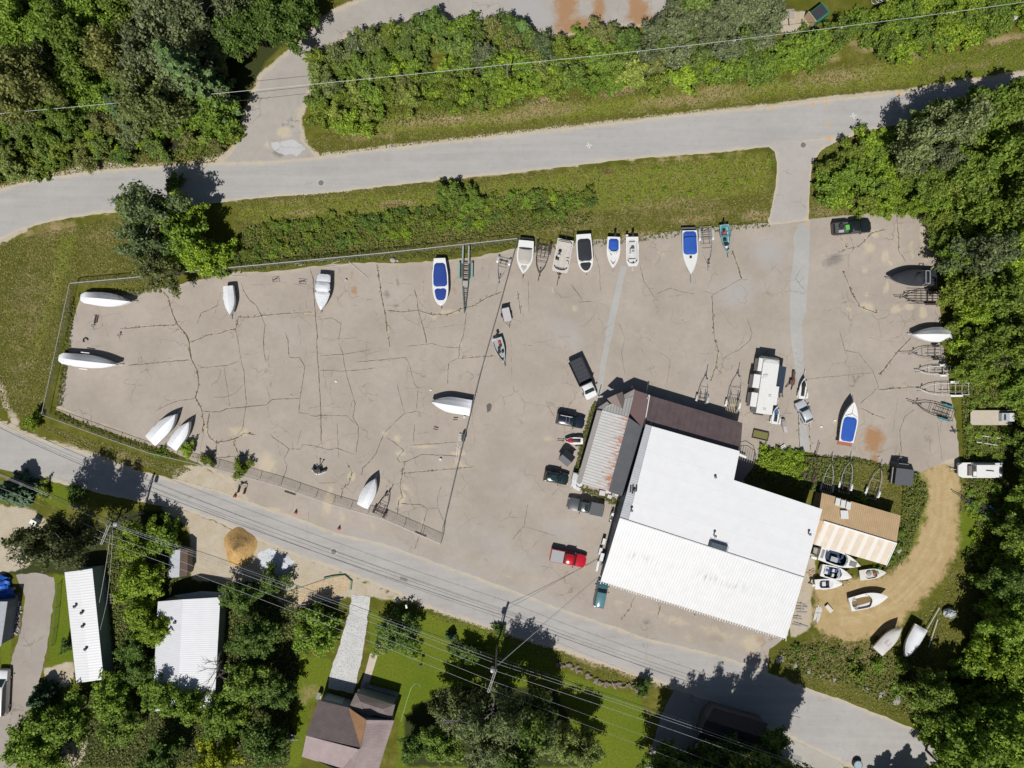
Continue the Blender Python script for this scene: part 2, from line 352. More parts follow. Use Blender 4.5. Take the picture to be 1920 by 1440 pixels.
# ---- ground sheet
def ground():
    k = H/F
    xs = np.concatenate([[-2500,-1200,-600,-300,-180,-120], np.arange(-90, 90.01, .5), [120,180,300,600,1200,2500]])
    ys = np.concatenate([[-2500,-1200,-600,-300,-150,-95], np.arange(-70, 70.01, .5), [95,150,300,600,1200,2500]])
    X, Y = np.meshgrid(xs, ys); v = np.stack([X.ravel(), Y.ravel(), np.zeros(X.size)], 1)
    nx, ny = len(xs), len(ys); i = np.arange(nx*ny).reshape(ny, nx)
    f = np.stack([i[:-1, :-1].ravel(), i[:-1, 1:].ravel(), i[1:, 1:].ravel(), i[1:, :-1].ravel()], 1)
    me = npmesh('ground', v, f, ground_mat())
    px = np.stack([v[:, 0]/k+960, 720-v[:, 1]/k], 1)
    def soft(poly, n=3):
        m = pip(px, poly).astype(float).reshape(ny, nx)
        for _ in range(n):
            q = m.copy(); q[1:-1, 1:-1] = (m[1:-1, 1:-1]*2+m[:-2, 1:-1]+m[2:, 1:-1]+m[1:-1, :-2]+m[1:-1, 2:])/6; m = q
        return m.ravel()
    def band(line, wd): return np.clip(1.3-segdist(px, line)/wd, 0, 1)
    # sand: road shoulders, the bank by the gate, the dirt yards
    sand = np.zeros(len(px))
    n0 = ROAD_N[1:23]; s0 = ROAD_N[26:50]
    sand = np.maximum(sand, band(n0, 9)*.75); sand = np.maximum(sand, band(s0, 4)*.5)
    sand = np.maximum(sand, band([(0,362),(60,345),(110,335),(180,312),(250,314)], 15)); sand = np.maximum(sand, band([(360,308),(400,300),(430,290),(445,275)], 12)*.9)
    sand = np.maximum(sand, band(BRANCH[0:12], 7)*.7); sand = np.maximum(sand, band(BRANCH[12:], 7)*.7)
    sand = np.maximum(sand, band(ROAD_S[1:8], 5)*.8); sand = np.maximum(sand, band(ROAD_S[31:49], 6)*.7)
    sand = np.maximum(sand, band([(1450,1265),(1500,1287),(1580,1318),(1660,1350)], 6)*.6)
    sand = np.maximum(sand, band([(0,455),(20,440),(45,430)], 9)*.8); sand = np.maximum(sand, band([(0,720),(12,760),(30,792)], 12)*.7)
    for pl in ([(320,895),(330,870),(380,872),(430,905),(480,938),(560,968),(640,1000),(560,1000),(480,955),(400,918)], [(285,945),(350,956),(480,1012),(560,1045),(640,1075),(800,1142),(700,1120),(660,1118),(540,1140),(480,1090),(420,1095),(355,1085),(356,990)],
               [(-20,945),(60,955),(90,985),(60,1060),(-20,1085)], [(1690,395),(1752,405),(1760,500),(1750,500),(1735,420)], [(1530,1010),(1520,1180),(1480,1200),(1475,1130)], [(575,1040),(560,1090),(470,1070)],[(80,1255),(140,1240),(135,1285),(90,1290)],[(120,1392),(165,1385),(150,1440),(110,1440)],[(1460,20),(1530,20),(1510,60),(1460,60)]):
        sand = np.maximum(sand, soft(pl))
    sand = np.maximum(sand, blob_sum(px, [(420,900,60,14,20,.9),(845,222,60,5,-8,.55),(1000,185,28,12,-10,.4)]))
    lawn = np.zeros(len(px))
    for pl in ([(690,1140),(760,1160),(800,1150),(905,1178),(960,1200),(1045,1225),(1050,1260),(1200,1310),(1215,1360),(1205,1440),(1000,1480),(740,1480),(750,1350),(700,1300)], [(552,1230),(622,1235),(612,1300),(580,1320),(562,1440),(530,1440)], [(100,1070),(125,1075),(145,1290),(85,1290),(95,1190)], [(70,897),(130,912),(140,930),(125,960),(70,930)],
               [(1740,110),(1930,75),(1930,140),(1700,165)], [(1700,890),(1735,880),(1745,930),(1720,1020),(1640,1080),(1660,1040),(1690,970)], [(1800,960),(1830,900),(1860,930),(1850,1000),(1800,1060)], [(0,1150),(20,1150),(18,1300),(0,1300)], [(1540,265),(1600,262),(1620,300),(1530,320)]): lawn = np.maximum(lawn, soft(pl))
    lush = np.zeros(len(px))
    for pl in ([(0,0),(1,0),(1,1)], [(640,240),(720,215),(960,200),(1440,150),(1700,110),(1930,70),(1930,120),(1700,160),(1440,185),(960,235),(700,262)], [(440,390),(640,368),(840,350),(960,335),(1160,310),(1440,282),(1452,300),(1440,360),(1140,400),(1000,400),(440,420)], [(110,440),(150,430),(135,500),(95,600),(60,700),(50,690),(85,560)]): lush = np.maximum(lush, soft(pl, 6)*.8)
    dry = np.zeros(len(px))
    dry = np.maximum(dry, blob_sum(px, [(1020,190,50,14,-8,1),(1160,172,45,12,-12,1),(1265,155,20,10,0,.9),(1340,165,40,9,-8,.8),(1630,85,45,18,5,1),(1700,105,40,12,0,.9),(1560,110,30,12,0,.6),(1880,75,60,14,-8,.8),(715,190,20,14,60,.8),(640,245,30,10,0,.6),(910,195,40,10,0,.8),(1300,410,80,12,-5,.8),(1420,405,40,14,0,1),(1190,440,60,10,0,.8),(1060,430,60,10,0,.6),(1540,395,40,12,0,.9),
      (560,400,60,8,-3,.7),(740,382,60,7,-3,.9),(170,850,90,10,20,.8),(240,860,50,12,25,.8),(1560,1250,60,40,0,.5),(1900,1100,60,60,0,.3),(880,1160,50,7,22,.8),(1180,1265,70,9,22,1),(1100,1240,60,8,22,.9),(580,1300,30,40,60,.5),(1620,960,60,60,0,.4),(1660,900,40,30,0,.4),(1600,1230,120,50,10,.55),(60,560,70,140,20,.45),(100,430,80,24,-10,.6),(40,700,40,80,10,.4),(200,440,60,30,0,.5),(820,225,140,20,-6,.7),(1300,185,160,20,-7,.75),(1000,212,160,18,-7,.7),(1560,145,140,22,-6,.65),(700,255,90,14,-4,.6),(1800,125,120,14,-8,.5),(1250,385,160,26,-4,.5),(850,450,160,12,-6,.5),(1300,330,140,12,-5,.35),(1100,415,120,24,-4,.45),(1330,395,110,22,-5,.5),(700,430,200,30,-5,.3),(1700,1240,60,40,20,.3),(1520,1235,50,24,20,.6),(900,330,200,6,-5,.6),(1300,297,140,6,-5,.6),(560,375,100,6,-3,.6)]))
    red = blob_sum(px, [(1140,322,22,7,0,1),(1080,335,14,7,0,.8),(1200,322,30,5,0,.6),(740,383,50,4,-2,.8),(600,390,60,4,-2,.7),(1400,295,50,5,-6,.6)])
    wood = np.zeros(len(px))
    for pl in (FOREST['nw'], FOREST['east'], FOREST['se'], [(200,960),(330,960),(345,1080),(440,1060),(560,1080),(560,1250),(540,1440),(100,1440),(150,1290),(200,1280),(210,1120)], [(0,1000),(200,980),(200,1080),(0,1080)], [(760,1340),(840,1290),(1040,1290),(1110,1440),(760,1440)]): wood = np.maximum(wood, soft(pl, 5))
    track = soft(TRACK, 8); rut = np.zeros(len(px)); cl = [(1765,870),(1772,920),(1768,980),(1752,1035),(1720,1085),(1680,1125),(1630,1150),(1570,1160)]
    for off in (-13, 12, -24, 3): rut = np.maximum(rut, np.clip(1-np.abs(segdist(px, [(x+off*(1 if y < 1040 else .6), y+off*(0 if y < 1000 else .8)) for x, y in cl]))/4.5, 0, 1)*(1 if abs(off) < 20 else .6))
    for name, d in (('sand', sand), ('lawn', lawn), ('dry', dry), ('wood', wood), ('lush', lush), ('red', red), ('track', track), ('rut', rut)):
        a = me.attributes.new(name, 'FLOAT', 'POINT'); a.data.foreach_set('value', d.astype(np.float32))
    return struct(link('ground', me))
FOREST = {
 'nw': [(-60,-60),(610,-60),(575,30),(500,115),(462,180),(440,250),(330,285),(230,298),(120,308),(0,332),(-60,345)],
 'east': [(1560,300),(1650,262),(1720,215),(1800,192),(1990,165),(1990,770),(1900,765),(1850,700),(1800,650),(1785,560),(1772,470),(1752,405),(1700,392),(1560,388),(1530,365)],
 'se': [(1915,760),(1990,720),(1990,1500),(1790,1500),(1740,1380),(1760,1340),(1800,1250),(1850,1150),(1885,1040),(1915,930)],
}
def ground_mat():
    m, t, b = newmat('ground'); p = geopos(t)
    n_big = noise(t, .09, 5, .6, p); n_mid = noise(t, .55, 6, .7, p, .4); n_fine = noise(t, 3.2, 4, .7, p); n_vf = noise(t, 9, 2, .6, p)
    grass = ramp(t, n_mid, [(.25, (.068,.073,.009)), (.42, (.115,.112,.017)), (.58, (.172,.158,.036)), (.78, (.29,.235,.095))])
    grass = mix(t, val(t, .35, .7, n_big), grass, (.082,.092,.012))
    grass = mix(t, math_(t, 'MULTIPLY', val(t, .4, .75, n_fine), .55), grass, (.065,.078,.018))
    def layer(c, name, colr, lo=.35, hi=.65, ns=.55, src=None):
        a = math_(t, 'ADD', attr(t, name).outputs['Fac'], math_(t, 'MULTIPLY', math_(t, 'SUBTRACT', src or n_mid, .5), ns*2))
        return mix(t, val(t, lo, hi, a), c, colr)
    lush = mix(t, val(t, .35, .65, n_fine), (.118,.16,.013), (.205,.225,.033))
    c = layer(grass, 'lush', lush, .3, .75, .8)
    lawn = mix(t, val(t, .3, .7, n_big), (.10,.145,.014), (.165,.185,.024)); lawn = mix(t, val(t, .4, .7, n_fine), lawn, (.082,.118,.012))
    c = layer(c, 'lawn', lawn, .3, .6, .3)
    dry = mix(t, val(t, .3, .7, n_fine), (.36,.265,.16), (.24,.19,.08))
    c = layer(c, 'dry', dry, .28, .8, .8)
    c = layer(c, 'red', (.14,.06,.045), .45, .8, .7, n_fine)
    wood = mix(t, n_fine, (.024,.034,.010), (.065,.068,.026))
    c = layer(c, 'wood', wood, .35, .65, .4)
    sand = mix(t, val(t, .3, .7, n_mid), (.40,.33,.23), (.47,.42,.34)); sand = mix(t, math_(t, 'MULTIPLY', val(t, .5, .8, n_vf), .5), sand, (.24,.2,.13))
    c = layer(c, 'sand', sand, .38, .6, .5)
    tk = mix(t, val(t, .3, .7, n_mid), (.345,.25,.12), (.46,.345,.185)); tk = mix(t, math_(t, 'MULTIPLY', val(t, .52, .8, n_vf), .55), tk, (.20,.14,.06))
    tk = mix(t, math_(t, 'MULTIPLY', val(t, .5, .7, n_big), .4), tk, (.36,.29,.16))
    rut = attr(t, 'rut').outputs['Fac']; tk = mix(t, math_(t, 'MULTIPLY', math_(t, 'MULTIPLY', rut, val(t, .3, .6, n_fine)), .6), tk, (.52,.41,.25))
    c = layer(c, 'track', tk, .3, .75, .9, n_mid)
    t.links.new(c, b.inputs['Base Color']); b.inputs['Roughness'].default_value = 1; b.inputs['Specular IOR Level'].default_value = 0
    bump(t, b, n_vf, .8, .12); return m

def paved(name, lo, hi, rough=.9, streak=None, stains=True, speck=.25, hair=.4):
    m, t, b = newmat(name); p = geopos(t)
    n1 = noise(t, .12, 6, .62, p); n2 = noise(t, .9, 5, .7, p, .6); n3 = noise(t, 7, 3, .7, p)
    c = ramp(t, n1, [(.3, lo), (.7, hi)])
    c = mix(t, math_(t, 'MULTIPLY', val(t, .42, .7, n2), .35), c, tuple(x*.86 for x in lo))
    c = mix(t, math_(t, 'MULTIPLY', val(t, .5, .8, n3), speck), c, tuple(x*.72 for x in lo))
    if streak is not None:
        mp = t.nodes.new('ShaderNodeMapping'); t.links.new(p, mp.inputs[0]); mp.inputs['Rotation'].default_value = (0, 0, R(streak)); mp.inputs['Scale'].default_value = (.05, .9, 1)
        s = noise(t, 1, 5, .6, mp.outputs[0]); c = mix(t, math_(t, 'MULTIPLY', val(t, .4, .7, s), .4), c, tuple(x*1.14 for x in hi))
        mp2 = t.nodes.new('ShaderNodeMapping'); t.links.new(p, mp2.inputs[0]); mp2.inputs['Rotation'].default_value = (0, 0, R(streak)); mp2.inputs['Scale'].default_value = (.12, 2.2, 1)
        s = noise(t, 1, 5, .7, mp2.outputs[0]); c = mix(t, math_(t, 'MULTIPLY', val(t, .55, .75, s), .3), c, tuple(x*.8 for x in lo))
    # hairline cracking
    vo = t.nodes.new('ShaderNodeTexVoronoi'); vo.feature = 'DISTANCE_TO_EDGE'; vo.inputs['Scale'].default_value = .28
    wp = t.nodes.new('ShaderNodeVectorMath'); wp.operation = 'ADD'; nn = t.nodes.new('ShaderNodeTexNoise'); nn.inputs['Scale'].default_value = .9; t.links.new(p, nn.inputs['Vector'])
    t.links.new(p, wp.inputs[0]); t.links.new(nn.outputs['Color'], wp.inputs[1]); t.links.new(wp.outputs[0], vo.inputs['Vector'])
    cr = math_(t, 'MULTIPLY', math_(t, 'LESS_THAN', vo.outputs['Distance'], .012), math_(t, 'MULTIPLY', val(t, .5, .62, noise(t, .16, 3, .5, p)), hair))
    c = mix(t, cr, c, (.09,.075,.05))
    if stains:
        s = attr(t, 'stain'); sp = t.nodes.new('ShaderNodeSeparateColor'); t.links.new(s.outputs['Color'], sp.inputs[0])
        def lay(c, o, colr, amt, src, lo_=.42, hi_=.62, ns=1.1):
            a = math_(t, 'ADD', o, math_(t, 'MULTIPLY', math_(t, 'SUBTRACT', src, .5), ns)); return mix(t, math_(t, 'MULTIPLY', math_(t, 'MULTIPLY', val(t, lo_, hi_, a), amt), val(t, 0.02, .15, o)), c, colr)
        c = lay(c, sp.outputs[0], (.47,.40,.285), .7, n2, .35, .75, 1.5); c = lay(c, sp.outputs[1], (.30,.15,.055), .8, n2, .3, .8)
        c = lay(c, sp.outputs[2], (.11,.105,.10), .6, n2, .4, .9); c = lay(c, s.outputs['Alpha'], (.33,.32,.315), .75, n1, .3, .7, .8)
    t.links.new(c, b.inputs['Base Color']); b.inputs['Roughness'].default_value = rough; b.inputs['Specular IOR Level'].default_value = .25
    bump(t, b, n3, .3, .02); return m

def lot_stain(px):
    sand = blob_sum(px, [(1625,575,17,12,0,1),(1680,580,16,9,-20,1),(1705,575,14,8,0,1),(1592,580,7,7,0,1),(1625,552,9,8,0,.9),(1662,540,6,18,15,1),(1660,480,9,20,10,1),(1630,465,14,14,0,.9),(1640,440,9,14,0,.9),(1622,505,10,10,0,.8),(1670,495,4,6,0,1),(1731,585,10,16,0,1),(1648,597,5,7,0,.7),(1735,450,16,60,0,.8),(1710,470,10,30,0,.6),
      (617,850,5,60,0,.6),(610,820,6,40,0,.6),(615,940,14,40,10,.9),(500,870,26,30,0,.9),(450,810,40,16,0,.7),(420,900,50,18,0,.8),(660,895,12,14,0,1),(750,850,16,8,0,.9),(745,822,12,10,0,1),(720,812,10,8,0,.9),(800,836,50,4,-3,.9),(860,850,22,8,0,.9),(860,868,14,10,0,.8),(752,940,10,20,20,1),(760,915,14,10,0,.7),(790,990,10,30,20,.6),(700,990,10,20,0,.6),(560,985,40,10,18,.7),(640,970,12,30,0,.6),(520,960,30,14,15,.7),(840,585,30,8,0,.8),(815,595,14,6,10,.8),(862,645,6,8,0,.9),
      (1035,545,8,10,20,.7),(1078,578,9,9,20,.9),(1060,577,10,10,0,.5),(1030,822,20,8,0,.7),(950,1010,20,12,0,.4),(955,1080,10,6,0,.8),(905,1000,26,12,0,.5),(885,990,20,20,0,.4),(1290,1195,16,12,0,.6),(1270,1165,40,14,10,.6),(1340,1185,70,20,18,.6),(1410,1205,40,24,15,.75),(1230,1150,60,10,18,.5),(1160,1130,16,10,0,.6),(1125,470,12,8,0,.4),(1240,475,14,12,0,.5),(1355,420,60,8,-5,.6),
      (1780,866,30,8,-15,.9),(1565,790,10,12,0,.5),(1624,753,5,5,0,.7),(1550,840,12,10,0,.5),(1705,750,6,5,0,.8),(1575,455,14,8,0,.3),(600,705,8,40,0,.3),(790,790,30,8,0,.4),(330,640,10,10,0,.3),(735,560,8,20,0,.2),(500,740,20,30,0,.3),(470,640,30,14,0,.3),(150,800,40,12,20,.6),(230,820,50,10,20,.7),(880,612,14,6,0,.4),(770,925,10,8,0,.6)])
    d = np.full(len(px), 99.)
    for pl, wd, wy in cracks:
        if wy: d = np.minimum(d, segdist(px, pl))
    sand = np.maximum(sand, np.clip(1-d/6, 0, 1)*.62)
    sand = np.maximum(sand, np.clip(1.1-segdist(px, LOT[:16])/14, 0, 1)*.5); sand = np.maximum(sand, np.clip(1.1-segdist(px, LOT[52:70])/16, 0, 1)*.75)
    rust = blob_sum(px, [(1638,825,26,34,0,1),(1640,862,14,22,0,.7),(1615,840,14,30,0,.4),(664,545,8,12,0,.9),(661,515,5,20,0,.5),(854,540,4,30,0,.9),(886,490,6,8,0,.8),(721,500,3,6,0,.6),(1130,1440,1,1,0,0),(1425,1200,14,14,0,.6),(870,455,8,5,0,.5)])
    dark = blob_sum(px, [(1562,487,28,16,-15,.9),(1545,497,20,12,0,.6),(725,553,9,14,0,1),(740,573,26,5,8,.8),(745,528,5,10,0,.9),(669,570,6,8,0,.8),(658,537,5,4,0,.6),(503,580,6,5,0,.7),(512,553,4,4,0,.6),(633,560,6,6,0,.5),(905,500,4,20,0,.6),(979,795,18,12,60,.5),(1150,560,10,60,12,.0),(1400,590,50,20,0,.0),(1345,1195,30,16,20,.6),(1212,1165,14,10,0,.7),(1280,1145,8,6,0,.5),(900,982,16,8,0,.6),(912,1048,10,8,0,.6),(180,745,12,26,0,.25),(1300,560,70,10,10,.1),(1020,1030,10,12,0,.5),(990,770,14,10,0,.4),(1600,570,30,6,0,.15)])
    rq = np.random.default_rng(4); dark = np.maximum(dark, blob_sum(px, [(x, y, r_*a_, r_, an, st) for x, y, r_, a_, an, st in zip(rq.uniform(160, 1760, 46), rq.uniform(520, 840, 46), rq.uniform(1.5, 6, 46), rq.uniform(.8, 2.2, 46), rq.uniform(0, 180, 46), rq.uniform(.4, .85, 46))]))
    trk = [[(1010,1060),(985,960),(1000,860),(1030,760),(1120,640),(1300,590),(1480,600),(1505,470)], [(1040,1075),(1012,960),(1020,870),(1060,770),(1140,660),(1300,612),(1470,630)], [(1505,470),(1530,560),(1560,700),(1540,780)], [(960,1020),(900,930),(800,800),(600,720),(350,690)], [(1520,1200),(1300,1140)], [(1480,470),(1420,540),(1250,560),(1050,560)]]
    for q_ in trk: dark = np.maximum(dark, np.clip(1-segdist(px, q_)/5, 0, 1)*.40)
    grey = np.maximum(blob_sum(px, [(1060,615,60,40,0,.55),(1085,640,50,30,0,.5),(1380,545,90,60,-20,.55),(1440,480,70,50,0,.6),(900,1010,120,60,20,.5),(1050,1000,60,40,20,.5),(1120,970,30,30,0,.4),(640,600,30,30,0,.3),(550,610,60,50,0,.35),(960,900,60,60,0,.35),(740,740,80,40,0,.3),(1000,1050,90,40,15,.5),(220,780,60,20,0,.3),(850,900,80,40,0,.2)]), np.clip(1-segdist(px, ROAD_S[13:24])/40, 0, 1)*.55)
    return np.stack([sand, rust, dark, grey], 1)
def road_stain(line_idx, line, wd=10):
    def f(px):
        e = np.clip(1.15-segdist(px, line)/wd, 0, 1)*.8; z = np.zeros(len(px)); d = segdist(px, line); wide = line_idx != 9
        w_ = np.maximum(np.clip(1-np.abs(d-22)/7, 0, 1), np.clip(1-np.abs(d-38)/5, 0, 1))*.42 if wide else z
        g = np.clip(1-np.abs(d-30)/8, 0, 1)*.4
        return np.stack([e, z, w_, g], 1)
    return f
def branch_stain(px):
    e = np.clip(1-segdist(px, BRANCH+[BRANCH[0]])/12, 0, 1)*.75
    e = np.maximum(e, blob_sum(px, [(534,248,20,14,-20,1),(500,272,8,10,0,.9),(556,220,8,24,10,.7),(900,20,60,14,0,.4),(640,20,40,12,-30,.5),(1110,20,40,30,0,.4)]))
    r = blob_sum(px, [(1080,50,60,24,-5,1),(1060,15,30,50,12,1),(1122,20,16,60,3,.9),(1198,25,30,36,0,1),(1190,0,18,50,0,1),(1215,40,24,16,0,1),(480,150,6,30,20,.4)])
    d = blob_sum(px, [(522,288,16,10,0,1),(515,235,6,4,0,.6),(535,215,20,20,0,.3)])
    g = np.maximum(blob_sum(px, [(1000,30,60,30,0,.9),(980,10,50,40,0,.8)]), 0)
    return np.stack([e, r, d, g], 1)

ground()
asphalt = paved('old_asphalt', (.298,.258,.216), (.380,.333,.284))
lot = sheet('parking_lot', LOT, .012, asphalt, 9, 1.2, .55, lot_stain)
sheet('road', ROAD_N, .020, paved('road_asphalt', (.306,.294,.281), (.364,.352,.338), streak=6.0, hair=.0), 9, 1.0, .9, road_stain(0, ROAD_N[1:49]))
sheet('branch_road', BRANCH, .016, paved('branch_asphalt', (.30,.275,.245), (.375,.35,.32)), 8, 1.3, .6, branch_stain)
sheet('lower_road', ROAD_S, .020, paved('lower_road_asphalt', (.306,.29,.272), (.366,.35,.333), streak=-20.0, hair=.15), 9, 1.3, .9, road_stain(0, ROAD_S[1:55], 12))
sheet('driveway', DRIVE_NE, .024, paved('driveway_asphalt', (.34,.31,.285), (.40,.375,.35)), 8, .8, .8, road_stain(0, DRIVE_NE, 6))
pm = paved('patch_asphalt', (.32,.312,.296), (.385,.378,.36), stains=False)
for q in (PATCH_W, PATCH_E): sheet('asphalt_patch', q, .020, pm, 12, .5)
sheet('asphalt_patch', [(508,268),(530,264),(552,262),(560,268),(573,278),(562,288),(556,294),(548,289),(535,291),(522,286),(512,280)], .026, paved('patch_pale', (.38,.38,.38), (.47,.47,.47), stains=False), 5, 1.2)
def gravelmat(name, lo, hi, sc=6):
    m, t, b = newmat(name); p = geopos(t); n1 = noise(t, .5, 6, .7, p); n2 = noise(t, sc, 3, .7, p); n3 = noise(t, sc*3, 2, .6, p)
    c = ramp(t, n1, [(.3, lo), (.7, hi)]); c = mix(t, val(t, .48, .7, n2), c, tuple(x*.62 for x in lo)); c = mix(t, math_(t, 'MULTIPLY', val(t, .5, .7, n3), .4), c, tuple(min(1, x*1.25) for x in hi))
    t.links.new(c, b.inputs['Base Color']); b.inputs['Roughness'].default_value = .95; b.inputs['Specular IOR Level'].default_value = .1; bump(t, b, n2, .8, .08); return m
sheet('gravel_driveway', GRAVEL, .030, gravelmat('pale_gravel', (.40,.40,.39), (.56,.56,.55), 4), 7, 1.2)
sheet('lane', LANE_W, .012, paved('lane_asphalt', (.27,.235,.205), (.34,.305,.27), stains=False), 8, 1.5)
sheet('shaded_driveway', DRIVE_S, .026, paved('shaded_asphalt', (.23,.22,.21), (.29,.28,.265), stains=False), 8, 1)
sheet('concrete_apron', APRON, .030, paved('apron_concrete', (.33,.31,.27), (.40,.38,.34), stains=False), 8, .6)
sheet('footpath', WALK, .030, paved('path_concrete', (.42,.36,.29), (.50,.44,.37), stains=False), 20, .4)
sheet('asphalt_patch', [(1473,1427),(1482,1412),(1504,1419),(1498,1441)], .036, paved('patch_square', (.25,.24,.23), (.29,.28,.26), stains=False), 20, .3)
sheet('gravel_patch', [(482,1040),(500,1028),(530,1040),(552,1052),(540,1075),(520,1085),(490,1075)], .012, gravelmat('white_gravel', (.42,.44,.47), (.58,.6,.63), 4), 5, 3)

# cracks are part of the lot's own surface: second material on the same object
def crack_faces():
    mb = MB()
    for pl, wd, wy in cracks:
        q = jitter(pl, 4, .55 if wd > .1 else .4); w0 = wd*.26
        pts = PP(q); n = len(pts)
        L = []; Rr = []
        for i, p in enumerate(pts):
            d = (pts[min(i+1, n-1)]-pts[max(i-1, 0)]).normalized(); nn = Vector((-d.y, d.x, 0))
            k = w0*random.uniform(.35, 1.3)*(0.3 if i in (0, n-1) else 1)
            L.append((p.x+nn.x*k, p.y+nn.y*k, .019)); Rr.append((p.x-nn.x*k, p.y-nn.y*k, .019))
        for i in range(n-1):
            if wd < .1 and random.random() < .3: continue
            mb.add([L[i], Rr[i], Rr[i+1], L[i+1]], [(0, 1, 2, 3)], 0)
    return mb
ck = crack_faces(); me = lot.data
cm, ct, cb = newmat('crack_fill'); cp = geopos(ct); cn = noise(ct, 1.2, 4, .7, cp)
ct.links.new(ramp(ct, cn, [(.35, (.055,.044,.028)), (.55, (.11,.088,.05)), (.75, (.15,.14,.05))]), cb.inputs['Base Color']); cb.inputs['Roughness'].default_value = .95
me.materials.append(cm)
bm = bmesh.new(); bm.from_mesh(me)
for f in ck.f:
    face = bm.faces.new([bm.verts.new(ck.v[i]) for i in f]); face.material_index = 1
    face.normal_update()
    if face.normal.z < 0: face.normal_flip()
bm.to_mesh(me); bm.free()

# spray-painted survey marks on the upper road
def marks(name, label, pts, m, s, z):
    mb = MB()
    for (x, y, kind) in pts:
        c = P(x, y)
        if kind == 'x':
            for a in (.3, 1.87): mb.box((c.x, c.y, z), (s, s*.16, .004), a)
            for dx, dy in ((.3,.05),(-.3,-.05),(.05,-.3),(-.05,.3)): mb.box((c.x+dx*s*1.6, c.y+dy*s*1.6, z), (s*.2, s*.2, .004), .3)
        else:
            for k in range(5): mb.box((c.x+random.uniform(-.5,.5)*s, c.y+random.uniform(-.35,.35)*s, z+.0005*k), (s*random.uniform(.4,.8), s*.22, .004), random.uniform(-.3,1.6))
    return struct(mb.build(name, m))
marks('road_marking', '', [(1104,273,'x'),(1600,217,'x')], mat('mark_white', (.70,.70,.69), .8), .8, .030)
marks('road_marking', '', [(1448,203,'b'),(1523,196,'b'),(1548,193,'b'),(1686,177,'b'),(1554,234,'b'),(1555,259,'b'),(1512,420,'b')], mat('mark_orange', (.62,.30,.05), .8), .55, .032)
# ------------------------------------------------------------------ buildings
class Bld:
    """a building: roof planes given by survey corner (px, py) and height; walls follow the eaves"""
    def __init__(s, name, label, cat, base, ang, group=None):
        c = P(*base); s.root = thing(name, label, cat, c, R(ang), group)
        s.inv = (Matrix.Translation(c) @ Matrix.Rotation(R(ang), 4, 'Z')).inverted()
    def L(s, p): return s.inv @ P(*p)
    def roof(s, pts, m, th=.16, name='roof', label=None, mi=0):
        return MB().slab([s.L(p) for p in pts], th).build(name, m, s.root, label=label)
    def walls(s, pts, m, inset=.3, name='wall', drop=.18, z0=0.0):
        q = [s.L(p) for p in pts]; c = sum(q, Vector())/len(q); mb = MB(); n = len(q)
        q = [Vector((p.x-(p.x-c.x)/max(.1, math.hypot(p.x-c.x, p.y-c.y))*inset*1.4, p.y-(p.y-c.y)/max(.1, math.hypot(p.x-c.x, p.y-c.y))*inset*1.4, p.z-drop)) for p in q]
        for i in range(n):
            a, b = q[i], q[(i+1) % n]
            mb.add([(a.x, a.y, z0), (b.x, b.y, z0), b, a], [(0, 1, 2, 3)])
        return mb.build(name, m, s.root)
white_mem = stripes('white_membrane', (.66,.665,.67), (.60,.605,.61), 2.6, 1, .55, amt=.035, width=.02)
white_rib = stripes('white_ribbed_metal', (.555,.557,.56), (.475,.475,.48), .42, 0, .5, amt=.07, width=.22, soot=(-5.0, 1.1))
brown_metal = stripes('brown_metal', (.125,.090,.090), (.085,.06,.06), .9, 0, .55, amt=.25, width=.06)
slate = stripes('dark_shingle', (.098,.104,.115), (.075,.08,.09), .25, 0, .9, amt=.15, width=.15)
steelblue = stripes('blue_grey_wall', (.11,.15,.19), (.07,.10,.13), .5, 0, .6, amt=.15, width=.15)
greyflat = mat('grey_flat_roof', (.30,.275,.26), .85, var=.08)
trimw = mat('white_trim', (.7,.7,.68), .5, var=.05)
dark = mat('dark_void', (.02,.021,.024), .7)
black = mat('black_plastic', (.018,.019,.021), .45)
glass = mat('window_glass', (.03,.045,.05), .08, var=.2, spec=.8)
steel = mat('galvanised_steel', (.46,.47,.48), .45, .35, var=.15)
rustm = mat('rusty_iron', (.10,.06,.045), .8, var=.3)

B = Bld('warehouse', 'large white roofed warehouse with half smooth and half ribbed roof', 'building', (1300,1000), -16.7)
B.walls([(1214,796,5.2),(1387,846,5.2),(1376,900,5.4),(1542,955,5.6),(1507,1083,6.3),(1474,1198,3.2),(1126,1090,3.2),(1162,971,6.3)], steelblue, .25)
mb = MB()
mb.slab([B.L(p) for p in ((1222,799,5.22),(1387,846,5.2),(1376,900,5.5),(1366,925,5.6),(1331,1026,6.32),(1178,976,6.32))], .2)
mb.slab([B.L(p) for p in ((1376,900,5.5),(1542,955,5.6),(1507,1083,6.32),(1331,1026,6.32),(1366,925,5.6))], .2)
B.roof([(1222,799,5.22),(1387,846,5.2),(1376,900,5.5),(1542,955,5.62),(1507,1083,6.32),(1178,976,6.32)], white_mem, .2, label='smooth white northern roof slope')
B.roof([(1211,795.5,5.23),(1221.6,798.8,5.23),(1177.6,975.8,6.33),(1162,971,6.33)], stripes('grey_edge_strip', (.40,.41,.43), (.33,.34,.36), .35, 1, .5, amt=.15), .2, 'roof_strip')
B.roof([(1162,971.4,6.31),(1507,1083.4,6.31),(1474,1198,3.2),(1126,1090,3.2)], white_rib, .12, label='ribbed white southern roof slope')
mb = MB(); a, b = B.L((1162,971,6.37)), B.L((1507,1083,6.37)); mb.tube([a, b], .11, 6); mb.build('ridge_cap', mat('ridge_cap', (.55,.55,.55), .5), B.root)
